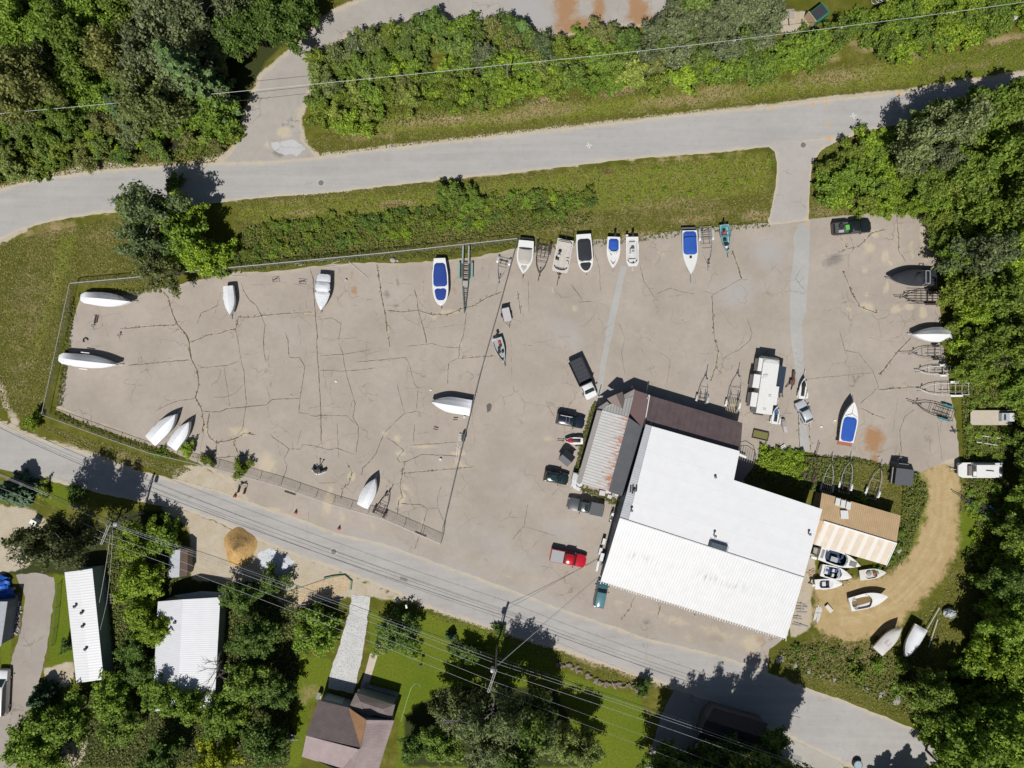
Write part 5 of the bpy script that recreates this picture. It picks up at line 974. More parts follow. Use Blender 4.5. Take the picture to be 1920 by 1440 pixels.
def boat(label, tail, nose, B, zg=1.45, group='boats stored in the yard', z=None):
    c, a, L = pose(tail, nose, z or zg); return thing('boat', label, 'boat', c, a, group), L
def wrapped(label, tail, nose, B, ridge=.8, peak=.42, bow='sharp', zlo=.8, zg=1.45, rise=.25, tl=None, tm=None, stern=.85, seed=0, over=0.0, m=None, lift=0.0):
    r, L = boat(label, tail, nose, B, zg, 'shrink wrapped boats in the yard'); ol = outline(L, B, bow, stern)
    hull(ol, L, .5, zg-.02, rise).build('hull', gel_old, r, smooth=True)
    wrap(ol, L, zlo, zg, rise, ridge, peak, seed=seed, stern_over=over).build('shrink_wrap', m or wrapm, r)
    if tl: under(tl, tail, nose, B, tm or steel, dz=zg)
    return r, L, ol
silver_t = mat('trailer_galv', (.50,.50,.50), .4, .3, var=.12, dirt=(.3,.27,.22), dirt_amt=.4); blk_t = mat('trailer_black', (.025,.024,.025), .5); wht_t = mat('trailer_white', (.60,.60,.58), .5, var=.08, dirt=(.35,.3,.24), dirt_amt=.4)
teal_t = mat('trailer_teal', (.05,.20,.21), .5, var=.2, dirt=(.16,.12,.08)); grn_t = mat('trailer_green', (.10,.17,.15), .55, var=.2, dirt=(.2,.14,.09)); brn_t = mat('trailer_brown', (.045,.032,.028), .7, var=.3); gry_t = mat('trailer_grey', (.22,.22,.23), .5, var=.2)

# shrink wrapped boats of the fenced yard
r, L, ol = wrapped('white wrapped boat with grey shaded side at the north west fence corner', (158,558), (246,566), 2.05, 1.25, .4, tl='trailer under the wrapped boat in the north west fence corner', seed=1, over=.6, stern=.8)
r, L, ol = wrapped('long white wrapped boat with its tail over the west fence line', (117,672), (220,684), 1.95, 1.2, .35, tl='trailer under the long wrapped boat at the west fence', tm=wht_t, seed=2, over=.6)
for s in (1, -1): mb = MB(); mb.box((-L*.12, s*1.28, 1.2), (1.3,.12,.08)); mb.build('side_board', trimw, r)
r, L, ol = wrapped('small white wrapped boat pointing down below the fence clump', (427,536), (432,591), 1.6, .35, .4, tl='trailer under the small wrapped boat below the clump', stern=.9, seed=3)
r, L, ol = wrapped('white wrapped boat pointing left in the middle of the yard', (883,765), (808,753), 2.4, 1.2, .55, seed=4, stern=.97, zlo=.6)
r, L, ol = wrapped('larger of the two wrapped boats side by side at the south fence', (281,827), (331,777), 2.2, .65, .5, tl='trailer under the larger wrapped boat of the pair', seed=5, rise=.4, stern=.95)
r, L, ol = wrapped('smaller of the two wrapped boats side by side at the south fence', (321,839), (356,791), 1.85, .6, .5, tl='trailer under the smaller wrapped boat of the pair', seed=6, rise=.4, stern=.95)
r, L, ol = wrapped('white wrapped boat pointing up right beside the brown trailer at the south fence', (679,950), (704,897), 2.1, .95, .5, seed=7, rise=.45, stern=.85, tl='trailer under the wrapped boat beside the brown trailer')
r, L, ol = wrapped('white wrapped boat pointing left with its stern under the trees at right', (1790,627), (1712,627), 2.2, 1.3, .5, tl='trailer under the wrapped boat at the right trees', tm=wht_t, seed=8)
# white boat with tarp in three stretched panels
r, L = boat('white tarped boat with stepped windshield bump pointing down near the top fence', (607,514), (602,583), 2.4); ol = outline(L, 2.4, 'sharp', .9); hull(ol, L, .5, 1.4, .25).build('hull', gel, r, smooth=True)
cover(ol, L, 1.42, .25, .46, .985, .02, .25, 3).build('bow_cover', wrapm, r); cover(ol, L, 1.62, .1, .22, .48, .08, .3, 4).build('cockpit_cover', mat('pale_tarp', (.56,.57,.59), .6, var=.05, bmp=.3), r); cover(ol, L, 1.42, .2, .0, .24, .05, .12, 5).build('stern_cover', mat('grey_tarp', (.48,.50,.53), .6, var=.06, bmp=.3), r)
under('trailer under the tarped boat with windshield bump', (607,514), (602,583), 2.3, gry_t, .35)
# blue covered bowrider
def covered(label, tail, nose, B, bow, covers, tl=None, hullm=gel, zg=1.45, rise=.18, tm=None, ob=None, inset=.2, stern=.9, ext=.6, axles=1):
    r, L = boat(label, tail, nose, B, zg); ol = outline(L, B, bow, stern); hull(ol, L, .5, zg, rise).build('hull', hullm, r, smooth=True)
    deck(ol, L, zg, rise, .5, .52, B/2-.1, .05).build('deck', [hullm, hullm], r, smooth=True)
    for i, (c0, c1, m_, ins, cr) in enumerate(covers): cover(ol, L, zg+.02, rise, c0, c1, ins, cr, i+3).build('cover', m_, r, smooth=True)
    if ob: outboard(r, -L/2-.25, ob[0], zg+.05, m=ob[1])
    if tl: under(tl, tail, nose, B, tm or steel, ext, axles=axles)
    return r, L, ol
r, L, ol = covered('white round bowed boat under two royal blue covers', (824,484), (827,573), 2.45, 'round', [(.10,.60,navy_c,.15,.16),(.64,.89,navy_c,.26,.08)], 'trailer under the round bowed boat with blue covers', tm=gry_t, stern=.72)
mb = MB(); 
for y in (-.2, .25): mb.blob((.75, y, 1.66), (.05,.05,.05), 6, 4)
mb.build('cover_vent', trimw, r)
r, L, ol = covered('white boat under beige cover, leftmost of the row along the grass', (987,451), (981,514), 2.55, 'sharp', [(.20,.70,beige_c,.2,.2),(.74,.95,beige_c,.28,.08)], 'trailer under the beige covered boat', tm=blk_t)
mb = MB(); mb.tube([(-L*.27, -1.0, 1.5), (-L*.24, -.7, 1.8), (-L*.23, 0, 1.9), (-L*.24, .7, 1.8), (-L*.27, 1.0, 1.5)], .07, 6); mb.build('roll_bar', black, r); mb = MB(); mb.box((-L/2-.25, 0, .9), (.6, 2.1, .12)); mb.build('swim_platform', black, r)
r, L, ol = covered('white boat under charcoal cover in the row along the grass', (1094,439), (1099,511), 2.45, 'round', [(.12,.70,black_c,.16,.16),(.735,.955,black_c,.22,.08)], 'trailer under the charcoal covered boat', tm=steel, stern=.93)
mb = MB()
for s in (1, -1): mb.box((L*.225, s*.62, 1.62), (.12, .75, .12), s*.12)
mb.build('windshield_frame', trimw, r)
r, L, ol = covered('white sharp bowed boat under bright blue cover beside the silver tandem trailer', (1293,432), (1295,515), 2.35, 'sharp', [(.02,.55,blue_c,.1,.16)], 'trailer under the bright blue covered sharp boat', tm=mat('trailer_bluegrey', (.16,.22,.27), .5), rise=.4, stern=.95, ext=1.2)
mb = MB(); mb.box((L*.11, 0, 1.74), (.36,.36,.06)); mb.build('hatch', black, r); mb = MB(); mb.tube([(-L*.30, -1.0, 1.5), (-L*.335, -.85, 1.78), (-L*.345, 0, 1.85), (-L*.345, 1.0, 1.7)], .06, 6); mb.build('cover_bow', navy_c, r); mb = MB(); mb.box((-L/2-.3, 0, .8), (.6, 2.2, .12)); mb.build('swim_platform', hull_dark, r)
# black covered boat with tower
r, L, ol = covered('black covered boat with silver tower, pointing left at the right trees', (1755,521), (1668,521), 2.55, 'sharp', [(.03,.86,black_c,.03,.22)], 'trailer under the black covered tower boat', hullm=mat('black_hull', (.03,.032,.038), .3), tm=blk_t, zg=1.55)
mb = MB()
for x in (-L*.29, -L*.20): mb.tube([(x, -1.15, 1.6), (x-.05, -.95, 2.5), (x-.05, .95, 2.5), (x, 1.15, 1.6)], .05, 6)
for y in (-.95, .95): mb.tube([(-L*.29-.05, y, 2.5), (-L*.20-.05, y, 2.5)], .05, 6)
mb.build('wake_tower', steel, r); mb = MB(); mb.blob((-L*.12, 0, 1.85), (.75,.8,.4), 12, 6, 0, .05); mb.build('tower_cover', black_c, r, smooth=True); mb = MB(); mb.box((L*.09, .05, 1.83), (.1,.75,.02)); mb.build('cover_strip', trimw, r)
mb = MB(); mb.box((-L/2-.25, 0, .85), (.6, 2.1, .1)); mb.build('swim_platform', mat('platform_grey', (.4,.42,.46), .5), r)
# blue covered cuddy pointing up with brown stern
r, L, ol = covered('white boat with bright blue cover and rusty red stern, right of the camper', (1587,829), (1599,753), 2.5, 'sharp', [(.02,.62,blue_c,.17,.12)], 'trailer under the blue covered boat with red stern', tm=gry_t, rise=.55, zg=1.55)
mb = MB(); mb.box((-L/2-.28, 0, 1.0), (.55, 2.2, .12)); mb.build('swim_platform', mat('red_brown', (.30,.10,.06), .7), r); mb = MB(); mb.tube([(L*.13, -.95, 1.8), (L*.2, 0, 1.95), (L*.13, .95, 1.8)], .05, 5); mb.tube([(L*.2, 0, 1.95), (L*.42, 0, 2.05)], .025, 4); mb.build('windshield_frame', mat('grey_trim', (.35,.36,.37), .4), r)

# open boats
def seat(r, x, y, w_, l, m, z=1.15, back=True, rz=0.0):
    mb = MB(); mb.box((x, y, z), (l, w_, .18), rz); 
    if back: mb.box((x-l/2+.05, y, z+.22), (.12, w_, .4), rz)
    mb.build('seat', m, r, bevel=.03)
def screen(r, x, w_, z, m=None, rake=.35, h=.4):
    mb = MB(); pts = [(x-.25, -w_), (x+.1, -w_*.6), (x+.18, 0), (x+.1, w_*.6), (x-.25, w_)]; secs = [[(px, py, z), (px-rake, py*.95, z+h), (px-rake-.03, py*.95, z+h), (px-.03, py, z)] for px, py in pts]; mb.loft(secs, 0); mb.build('windshield', m or glass, r)
def openb(label, tail, nose, B, bow, c0, c1, inset, floorm, hullm=gel, zg=1.4, rise=.2, depth=.5, tl=None, tm=None, stern=.9, ext=.6):
    r, L = boat(label, tail, nose, B, zg); ol = outline(L, B, bow, stern); hull(ol, L, .5, zg, rise).build('hull', hullm, r, smooth=True)
    deck(ol, L, zg, rise, c0, c1, inset, depth).build('deck', [hullm, floorm], r)
    if tl: under(tl, tail, nose, B, tm or steel, ext)
    return r, L, ol
fl_w = mat('white_sole', (.5,.5,.48), .6); fl_g = mat('grey_sole', (.10,.12,.15), .8); fl_n = mat('navy_sole', (.02,.04,.085), .7); fl_t = mat('teal_sole', (.06,.20,.22), .6); seat_w = mat('seat_white', (.55,.55,.54), .6); seat_g = mat('seat_beige', (.48,.45,.40), .6); fl_b = mat('brown_sole', (.20,.13,.05), .8)
r, L, ol = openb('square deck boat in pale beige with black curved rails and an open seating deck', (1061,449), (1049,511), 2.5, 'square', .04, .93, .16, mat('beige_sole', (.46,.43,.385), .7), mat('beige_gel', (.55,.52,.49), .4), depth=.3, tl='long black tongued trailer under the square deck boat', tm=blk_t, stern=1, ext=2.0)
for x, y, w_, l in ((-.9,.75,.6,1.5),(1.1,.85,.5,1.9),(1.3,-.85,.5,1.7),(-1.9,0,2.0,.55)): seat(r, x, y, w_, l, seat_g, 1.3, False)
for x, y in ((-.6,-.55),(.05,-.6)): mb = MB(); mb.blob((x, y, 1.45), (.25,.28,.2), 8, 5); mb.build('captain_chair', black if x < 0 else seat_g, r, smooth=True)
mb = MB(); mb.box((.55,-.75,1.4), (.5,.6,.5), 0, 0, .8); mb.build('console', black, r, bevel=.04)
for pts in ([(L*.33,-1.0,1.6),(L*.4,-.7,1.65),(L*.42,0,1.65),(L*.4,.7,1.65),(L*.33,1.0,1.6)], [(-L*.42,-1.1,1.6),(-L*.46,-.5,1.7),(-L*.46,.6,1.7),(-L*.38,1.1,1.7)], [(L*.12,.7,1.6),(L*.13,1.05,1.6),(L*.22,1.1,1.6)]): mb = MB(); mb.tube(pts, .045, 5); mb.build('rail', black, r)
mb = MB(); mb.tube([(-L/2-.1,-1.1,1.2),(-L/2-1.0,-1.0,1.6),(-L/2-1.1,0,1.7),(-L/2-1.0,1.0,1.6),(-L/2-.1,1.1,1.2)], .04, 5); mb.tube([(-L/2-.1,0,1),(-L/2-1.1,0,1.7)], .05, 5); mb.build('boarding_frame', black, r)
r, L, ol = openb('white pointed boat with bright blue cockpit cover and black outboard in the row', (1151,444), (1149,504), 2.05, 'sharp', .68, .86, .32, seat_w, depth=.2, tl='trailer under the pointed boat with blue cockpit cover', tm=steel, stern=.95)
cover(ol, L, 1.42, .2, .06, .43, .22, .2, 8).build('cockpit_cover', blue_c, r, smooth=True); screen(r, L*.02, .75, 1.48, mat('screen_white', (.5,.52,.52), .3)); outboard(r, -L/2-.3, .15, 1.45)
mb = MB(); mb.box((L*.06, -.4, 1.62), (.35,.07,.05), .6); mb.build('cleat', black, r)
r, L, ol = openb('white blunt bowed centre console boat at the right end of the white row', (1185,444), (1186,500), 1.9, 'blunt', .1, .9, .18, fl_w, depth=.45, tl='trailer under the blunt bowed centre console boat', tm=wht_t, stern=1)
mb = MB(); mb.box((-.1,0,1.35), (.8,.7,.9), 0, 0, .8); mb.build('console', seat_w, r, bevel=.05); mb = MB(); mb.tube([(-.45,0,1.8),(-.5,0,1.85)], .2, 10); mb.box((-.05,.05,1.83), (.3,.4,.03)); mb.build('steering_wheel', gry_t, r); seat(r, -1.3, 0, .9, .4, seat_w, 1.3, False); seat(r, 1.35, 0, 1.1, .5, seat_w, 1.2, False); outboard(r, -L/2-.3, .1, 1.45); mb = MB(); mb.tube([(-L/2-.1,-.75,1.3),(-L/2-.35,-.75,1.3)], .2, 8); mb.build('fuel_drum', trimw, r)
r, L, ol = openb('teal aluminium skiff with red fuel tank, last boat of the row', (1358,421), (1364,475), 1.5, 'fine', .03, .93, .08, fl_t, mat('teal_aluminium', (.22,.42,.43), .4, .2), zg=1.1, depth=.45, tl='trailer under the teal skiff', tm=mat('trailer_blue', (.04,.08,.18), .5), stern=1)
for x, m_, w_ in ((-1.35,black,.35),(-.95,mat('red_tank', (.5,.04,.03), .5),.4),(.1,black,.45),(1.25,seat_w,.55)): mb = MB(); mb.box((x, -.1+.1*(x>1), .9), (.38,w_,.35)); mb.build('fuel_tank' if x == -.95 else 'seat', m_, r, bevel=.04)
for x in (-.5,.75): mb = MB(); mb.box((x, 0, .98), (.28,1.15,.06)); mb.build('bench', fl_t if x < 0 else black, r)
mb = MB(); mb.box((0,.42,.95), (2.2,.16,.06)); mb.build('rod_locker', mat('locker_pale', (.3,.45,.46), .5), r); outboard(r, -L/2-.2, 0, 1.2, s=.8)
r, L, ol = openb('grey aluminium fishing boat with black seats and red tank by the yard gate fence', (931,634), (945,681), 1.6, 'fine', .06, .9, .1, mat('grey_carpet', (.30,.32,.32), .8), mat('aluminium_grey', (.42,.45,.45), .45, .2), zg=1.1, depth=.3, tl='trailer under the grey aluminium fishing boat', tm=gry_t, stern=1)
for x, y in ((-.35,-.1),(.2,-.25),(.25,.3),(-.7,.2)): mb = MB(); mb.box((x, y, 1.1), (.4,.36,.3)); mb.build('seat', black, r, bevel=.05)
mb = MB(); mb.box((-1.2,.2,1.05), (.45,.35,.3)); mb.build('fuel_tank', mat('red_tank', (.5,.04,.03), .5), r); mb = MB(); mb.tube([(.9,-.45,1.15),(1.5,-.3,1.2),(1.6,.2,1.2)], .03, 4); mb.build('rod', black, r); outboard(r, -L/2-.2, 0, 1.25)
# boats beside the tan shed
r, L, ol = openb('white cabin boat with navy cockpit and glass windshield against the tan shed', (1537,1037), (1613,1061), 2.35, 'sharp', .14, .68, .2, fl_n, depth=.5, tl='trailer under the navy cockpit boat', tm=blk_t, ext=.1)
screen(r, L*.15, .95, 1.5, mat('screen_glass', (.16,.24,.24), .12), .45, .5); mb = MB(); mb.box((L*.31,-.05,1.62), (1.1,.8,.05), 0, 0, .8); mb.build('deck_pad', mat('deck_grey_pad', (.2,.19,.19), .9), r); mb = MB(); mb.box((-.9,-.25,1.3), (1.15,.75,.5)); mb.build('engine_box', mat('engine_grey', (.33,.35,.38), .6), r, bevel=.04); seat(r, -2.1, .3, .9, .6, fl_n, 1.2); seat(r, .2, .45, .55, .5, fl_n, 1.25)
mb = MB(); mb.box((-L/2+.45,0,1.48), (.4,1.3,.03)); mb.build('stern_grille', gry_t, r); mb = MB(); mb.loft([[(-L/2-x, -1.0+y*q, .9+zz) for y, zz in ((-.22,0),(.22,0),(.2,.35),(-.2,.35))] for x, q in ((.1,1),(.6,1),(1.0,.7))], 0); mb.build('stern_drive', trimw, r)
r, L, ol = openb('white runabout with blue seat cushions between the navy cockpit boat and small skiff', (1540,1069), (1597,1082), 2.05, 'sharp', .08, .66, .18, fl_n, depth=.5, tl='trailer under the runabout with blue cushions', tm=blk_t, ext=.3)
screen(r, L*.09, .85, 1.45, mat('screen_pale', (.45,.50,.50), .2), .4, .35); cu = mat('blue_cushion', (.05,.12,.38), .7); seat(r, -1.6, .1, 1.1, .7, seat_w, 1.15); seat(r, -.55, .35, .5, .55, seat_w, 1.2); seat(r, -.5, -.4, .5, .5, seat_w, 1.2); seat(r, -.1, .4, .45, .4, cu, 1.2); seat(r, .6, .4, .55, .5, fl_n, 1.2); seat(r, -1.5, .15, .35, .35, cu, 1.3, False); mb = MB(); mb.tube([(.25,-.8,1.5),(.12,0,1.62),(.25,.8,1.5)], .09, 6); mb.build('dash', seat_w, r)
r, L, ol = openb('small white skiff with dark cockpit wells lowest of the three by the warehouse', (1528,1096), (1580,1094), 1.6, 'sharp', .16, .62, .2, fl_n, zg=1.05, depth=.4, stern=.95, tl='trailer under the small white skiff', tm=steel, ext=.9)
for x, w_ in ((-.75,.7),(.35,1.1)): mb = MB(); mb.box((x, .05, .98), (.55,w_,.2)); mb.build('seat', seat_w, r, bevel=.03)
mb = MB(); mb.box((-.15,.15,.95), (.35,.5,.3)); mb.build('console', black, r); outboard(r, -L/2-.3, 0, 1.0, m=trimw)
r, L, ol = openb('small white speedboat with red and grey seats in front of the tan shed', (1612,1079), (1662,1073), 1.65, 'sharp', .22, .66, .14, fl_n, gel_old, zg=.75, rise=.12, depth=.3, stern=.95)
mb = MB(); mb.box((.35,.05,.7), (.6,.75,.2)); mb.build('seat', mat('red_vinyl', (.32,.04,.06), .5), r, bevel=.05); mb = MB(); mb.blob((-.6,.1,.75), (.4,.45,.25), 8, 5, 0, .15); mb.build('crumpled_tarp', mat('tarp_grey_old', (.3,.29,.27), .8), r); screen(r, L*.14, .6, .82, mat('screen_pale', (.45,.50,.50), .2), .2, .2)
r, L, ol = openb('stripped white hull with open brown cockpit on the sandy track', (1594,1134), (1664,1117), 2.35, 'sharp', .05, .58, .13, fl_b, gel, zg=1.0, rise=.35, depth=.38, stern=.9)
mb = MB(); mb.box((L*.3,.0,1.2), (.35,.35,.06)); mb.build('hatch', black, r)
for x, y, rz in ((-2.2,.65,.5),(-2.1,-.75,-.5),(.2,.85,-.1)): mb = MB(); mb.tube([(x-.5,y,.98),(x,y*1.15,1.02),(x+.3,y*.75,1.0),(x-.4,y*.8,.98),(x-.5,y,.98)], .05, 5); mb.build('cut_frame', trimw, r)
mb = MB(); mb.box((-1.2,-.55,.42), (2.6,.12,.3)); mb.build('stringer', mat('dark_wood', (.06,.04,.025), .8), r); mb = MB(); mb.box((.75,.3,.7), (.5,.8,.45)); mb.build('bulkhead', black, r)
r, L, ol = covered('grey weathered covered boat, left one of the pair at the end of the sandy track', (1646,1222), (1690,1176), 2.1, 'sharp', [(.0,.97,mat('old_cover', (.50,.48,.46), .8, var=.08, dirt=(.34,.31,.28), bmp=.3),.02,.3)], hullm=gel_old, stern=.95, zg=1.5); 
mb = MB(); mb.box((-.6,0,1.86), (.9,.8,.03)); mb.build('cover_patch', mat('cover_patch', (.40,.37,.35), .8), r); outboard(r, -L/2-.3, .3, 1.0, s=.7)
r, L, ol = covered('white boat under draped glossy tarp, right one of the pair by the sandy track', (1728,1176), (1697,1231), 2.15, 'sharp', [(.0,.98,wrapm,-.02,.5)], hullm=gel_old, stern=1, zg=1.6)
mb = MB(); mb.box((-.5,.2,2.12), (.6,.18,.03), .2); mb.build('tarp_slit', black, r)

# white pontoon houseboat, beige pontoon deck
c, a, L = pose((1882,882), (1799,882), 1.6); r = thing('pontoon_boat', 'white flat roofed houseboat parked at the right hand weeds beside the sandy track', 'boat', c, a)
mb = MB(); hw = 1.18
mb.prism([(-L/2,-hw),(L/2-.7,-hw),(L/2,-.75),(L/2,.75),(L/2-.7,hw),(-L/2,hw)], 1.0, 1.35); mb.build('deck', gel, r, bevel=.04)
for s in (1,-1): mb = MB(); mb.tube([(-L/2, s*.8, .7), (L/2-.8, s*.8, .7), (L/2-.2, s*.8, .95)], .32, 10); mb.build('pontoon', steel, r, smooth=True)
mb = MB(); mb.slab([(-L*.30,-.95,2.55),(L*.20,-.95,2.55),(L*.20,.95,2.6),(-L*.30,.95,2.6)], .1); mb.build('roof', gel, r, bevel=.04); mb = MB()
for x in (-L*.29, L*.19):
    for s in (1,-1): mb.box((x, s*.88, 1.9), (.1,.1,1.2))
mb.build('roof_post', trimw, r); mb = MB(); mb.box((L*.255,0,1.55), (.7,1.7,.45), 0, 0, .85); mb.build('seat', mat('seat_grey_brown', (.17,.14,.13), .8), r, bevel=.05); mb = MB(); mb.box((L*.22,0,1.8), (.1,1.9,.12)); mb.build('dash', dark, r); mb = MB(); mb.tube([(0,-.1,2.68),(-.6,-.05,2.72),(-1.2,.0,2.68)], .05, 5); mb.build('roof_strap', black, r); mb = MB(); mb.box((-L*.36,.05,1.6), (.4,.7,.5)); mb.build('engine_cover', black, r); mb = MB(); mb.box((-L*.45,0,1.5), (.3,.5,.3)); mb.build('stern_box', black, r); mb = MB(); mb.tube([(-L/2+.3,-hw,1.9),(-L*.1,-hw,1.95),(L*.2,-hw,1.9)], .05, 5); mb.build('rail', mat('blue_rail', (.12,.16,.25), .4), r)
trailer('boat_trailer', 'trailer under the white houseboat', (1870,882), (1783,880), 2.1, wht_t, z=.5, group='trailers under boats', bars=3, tongue=.15)
c, a, L = pose((1820,783), (1898,783), 1.0); r = thing('pontoon_deck', 'bare beige pontoon deck with grey console parked in the right hand weeds', 'boat', c, a)
mb = MB(); mb.prism([(-L/2+.3,-1.15),(L/2,-1.15),(L/2,1.15),(-L/2+.3,1.15),(-L/2,.8),(-L/2,-.8)], .85, 1.0); mb.build('deck', mat('beige_deck', (.44,.39,.31), .85, var=.08, dirt=(.3,.25,.18)), r, bevel=.03)
for s in (1,-1): mb = MB(); mb.tube([(-L/2+.2, s*.8, .55), (L/2-.3, s*.8, .55)], .3, 10); mb.build('pontoon', steel, r, smooth=True)
mb = MB(); mb.box((L*.27,.1,1.35), (1.3,1.35,.7), 0, 0, .95); mb.build('console', mat('console_grey', (.36,.40,.43), .5), r, bevel=.04); mb = MB(); mb.box((L*.25,.1,1.71), (.3,.9,.04)); mb.build('gauge_panel', dark, r); mb = MB(); mb.box((L*.42,.1,1.3), (.9,1.3,.6)); mb.build('seat_box', mat('seat_pale', (.55,.56,.56), .5), r, bevel=.04)

# ---- empty trailers
trailer('boat_trailer', 'black boat trailer in the row between beige covered boat and deck boat', (1022,450), (1009,527), 2.2, brn_t, 'bunk', 2, bars=6, tongue=.2, bunkr=.6)
c, a, L = pose((874,460), (871,588), .6); r = thing('boat_trailer', 'long green fendered trailer with narrow rear runners beside the blue covered boat', 'trailer', c, a, 'empty boat trailers')
for s in (1,-1):
    mb = MB(); mb.tube([(-L/2, s*.42, .7), (-L*.05, s*.45, .7), (L*.08, s*.42, .65), (L*.48, .03*s, .6)], .07, 4); mb.build('frame', grn_t if s > 0 else grn_t, r)
    mb = MB(); mb.tube([(-L/2+.1, s*.45, .85), (-L*.23, s*.47, .85)], .13, 8); mb.build('runner', mat('runner_grey', (.30,.36,.35), .5), r)
    mb = MB(); mb.box((-L*.125, s*1.0, .8), (2.5, .28, .08)); mb.build('fender', mat('fender_green', (.20,.31,.28), .5), r); mb = MB(); mb.box((-L*.125, s*.68, .62), (2.5, .1, .08)); mb.build('fender_rail', mat('dark_green', (.02,.06,.045), .5), r)
    for i in range(3): wheel(r, -L*.125+(i-1)*.75, s*.9, .31, .2)
for i, x in enumerate(np.linspace(-L*.24, L*.42, 11)): w_ = .45 if x < L*.08 else .45*(1-(x-L*.08)/(L*.45)); mb = MB(); mb.box((x, 0, .62), (.16 if i < 6 else .1, w_*2, .1)); mb.build('crossmember', rustm if i < 7 else black, r)
mb = MB(); mb.slab([(L*.02,-.4,.72),(L*.10,-.38,.72),(L*.10,.38,.72),(L*.02,.4,.72)], .03); mb.build('walk_plate', mat('plate_grey', (.33,.32,.31), .5), r); mb = MB(); mb.tube([(L*.42,.1,.1),(L*.42,.1,1.0)], .05, 5); mb.tube([(L*.4,0,.6),(L*.49,0,.6)], .06, 4); mb.build('jack', black, r)
trailer('boat_trailer', 'short galvanised trailer with white hubs left of the gate fence', (946,484), (928,553), 1.9, silver_t, bars=4, tongue=.42, axles=1, bend=.9)
trailer('boat_trailer', 'silver tandem trailer between bright blue covered boat and teal skiff', (1323,424), (1328,510), 2.1, silver_t, axles=2, bars=6, tongue=.16, bunk=gry_t, bend=.62)
c, a, L = pose((946,575), (955,613), .6); r = thing('utility_trailer', 'small utility trailer with pale flat bed near the gate fence', 'trailer', c, a)
mb = MB(); mb.box((-.35,0,.62), (2.1,1.25,.08)); mb.build('bed', mat('bed_pale', (.42,.40,.41), .7, var=.1), r); mb = MB()
mb.box((-1.4,0,1.0), (.06,1.3,.75)); mb.build('tailgate', black, r); mb = MB(); mb.tube([(.7,.5,.6),(1.4,0,.55),(.7,-.5,.6)], .04, 4); mb.tube([(1.4,0,.55),(1.75,0,.5)], .04, 4); mb.build('tongue', black, r)
for s in (1,-1): wheel(r, -.4, s*.75, .3, .2); mb = MB(); mb.box((-.35, s*.64, .75), (2.1,.04,.22)); mb.build('side_rail', black, r)
trailer('boat_trailer', 'brown bunk trailer with spare wheel beside the wrapped boat at the south fence', (709,966), (735,913), 1.9, brn_t, axles=1, bars=4, tongue=.25, spare=True, bunk=brn_t, bend=.8)
trailer('boat_trailer', 'black many-barred pontoon trailer below the black tower boat', (1762,557), (1678,556), 2.3, brn_t, 'none', 2, bars=5, tongue=.2)
c, a, L = pose((1762,557), (1692,556), .8); rk = thing('bunk_rack', 'set of long dark pontoon runners lying along the barred trailer', 'rack', c, a)
for i in range(6): mb = MB(); mb.tube([(-L/2, -1.0+i*.4, .72), (L*.42-abs(i-2.5)*.2, -1.0+i*.4, .72)], .045, 4); mb.build('runner', brn_t, rk)
trailer('boat_trailer', 'grey trailer with low fenders just below the wrapped boat at the right trees', (1768,661), (1688,662), 2.1, gry_t, bars=4, tongue=.3, fend=mat('fender_black', (.03,.03,.03), .5))
trailer('boat_trailer', 'white single axle trailer with white fenders at the right edge of the lot', (1784,694), (1717,695), 1.7, wht_t, bars=4, tongue=.12, fend=trimw, bend=.5)
trailer('boat_trailer', 'long white tandem trailer with its back end in the weeds at right', (1818,729), (1720,730), 2.2, wht_t, axles=2, bars=6, tongue=.08, fend=trimw, bend=.45, bunk=gry_t)
trailer('boat_trailer', 'teal fendered black pontoon trailer lowest on the right edge of the lot', (1790,779), (1702,751), 2.2, blk_t, axles=2, bars=6, tongue=.2, fend=teal_t, bunk=blk_t)
trailer('boat_trailer', 'smaller silver trailer in the shadow line of the brown lean-to roof', (1315,756), (1328,688), 1.8, silver_t, bars=3, tongue=.3, bend=.7)
trailer('boat_trailer', 'larger silver roller trailer between lean-to roof and white camper', (1371,774), (1388,684), 2.2, silver_t, bars=4, tongue=.22, rollers=6, bunkr=1.2, fend=wht_t)
trailer('boat_trailer', 'rusty brown trailer overgrown at the bushes north of the warehouse corner', (1515,905), (1537,830), 1.9, rustm, bars=5, tongue=.35)
trailer('boat_trailer', 'galvanised trailer with curved frame, left of the pair above the tan shed', (1548,925), (1563,852), 1.9, silver_t, bars=3, tongue=.25, rollers=5, bend=.7)
trailer('boat_trailer', 'galvanised trailer with narrow nose, right of the pair above the tan shed', (1582,925), (1598,851), 2.0, silver_t, bars=3, tongue=.22, bend=.55, fend=wht_t)
trailer('boat_trailer', 'galvanised trailer standing alone left of the black box trailer', (1632,935), (1656,866), 2.1, silver_t, bars=2, tongue=.2, bend=.6, fend=wht_t)
trailer('boat_trailer', 'dark teal trailer in the weeds right of the sandy track', (1868,968), (1786,922), 1.6, mat('trailer_dark_teal', (.05,.08,.09), .5), bars=4, tongue=.3, fend=teal_t)
rl = thing('boat_trailer', 'pair of white rails of a buried trailer frame below the beige deck', 'trailer', P(1840,822))
for y0 in (0, 13): mb = MB(); a_, b_ = P(1827, 815+y0), P(1870-y0*.3, 821+y0); o_ = P(1840,822); mb.tube([(a_.x-o_.x, a_.y-o_.y, .5), (b_.x-o_.x, b_.y-o_.y, .5)], .08, 4); mb.build('rail', wht_t, rl)
for k in range(3): mb = MB(); a_, b_ = P(1829+k*10, 816+k), P(1829+k*10, 830+k); mb.tube([(a_.x-o_.x, a_.y-o_.y, .42), (b_.x-o_.x, b_.y-o_.y, .42)], .04, 4); mb.build('crossmember', gry_t, rl)
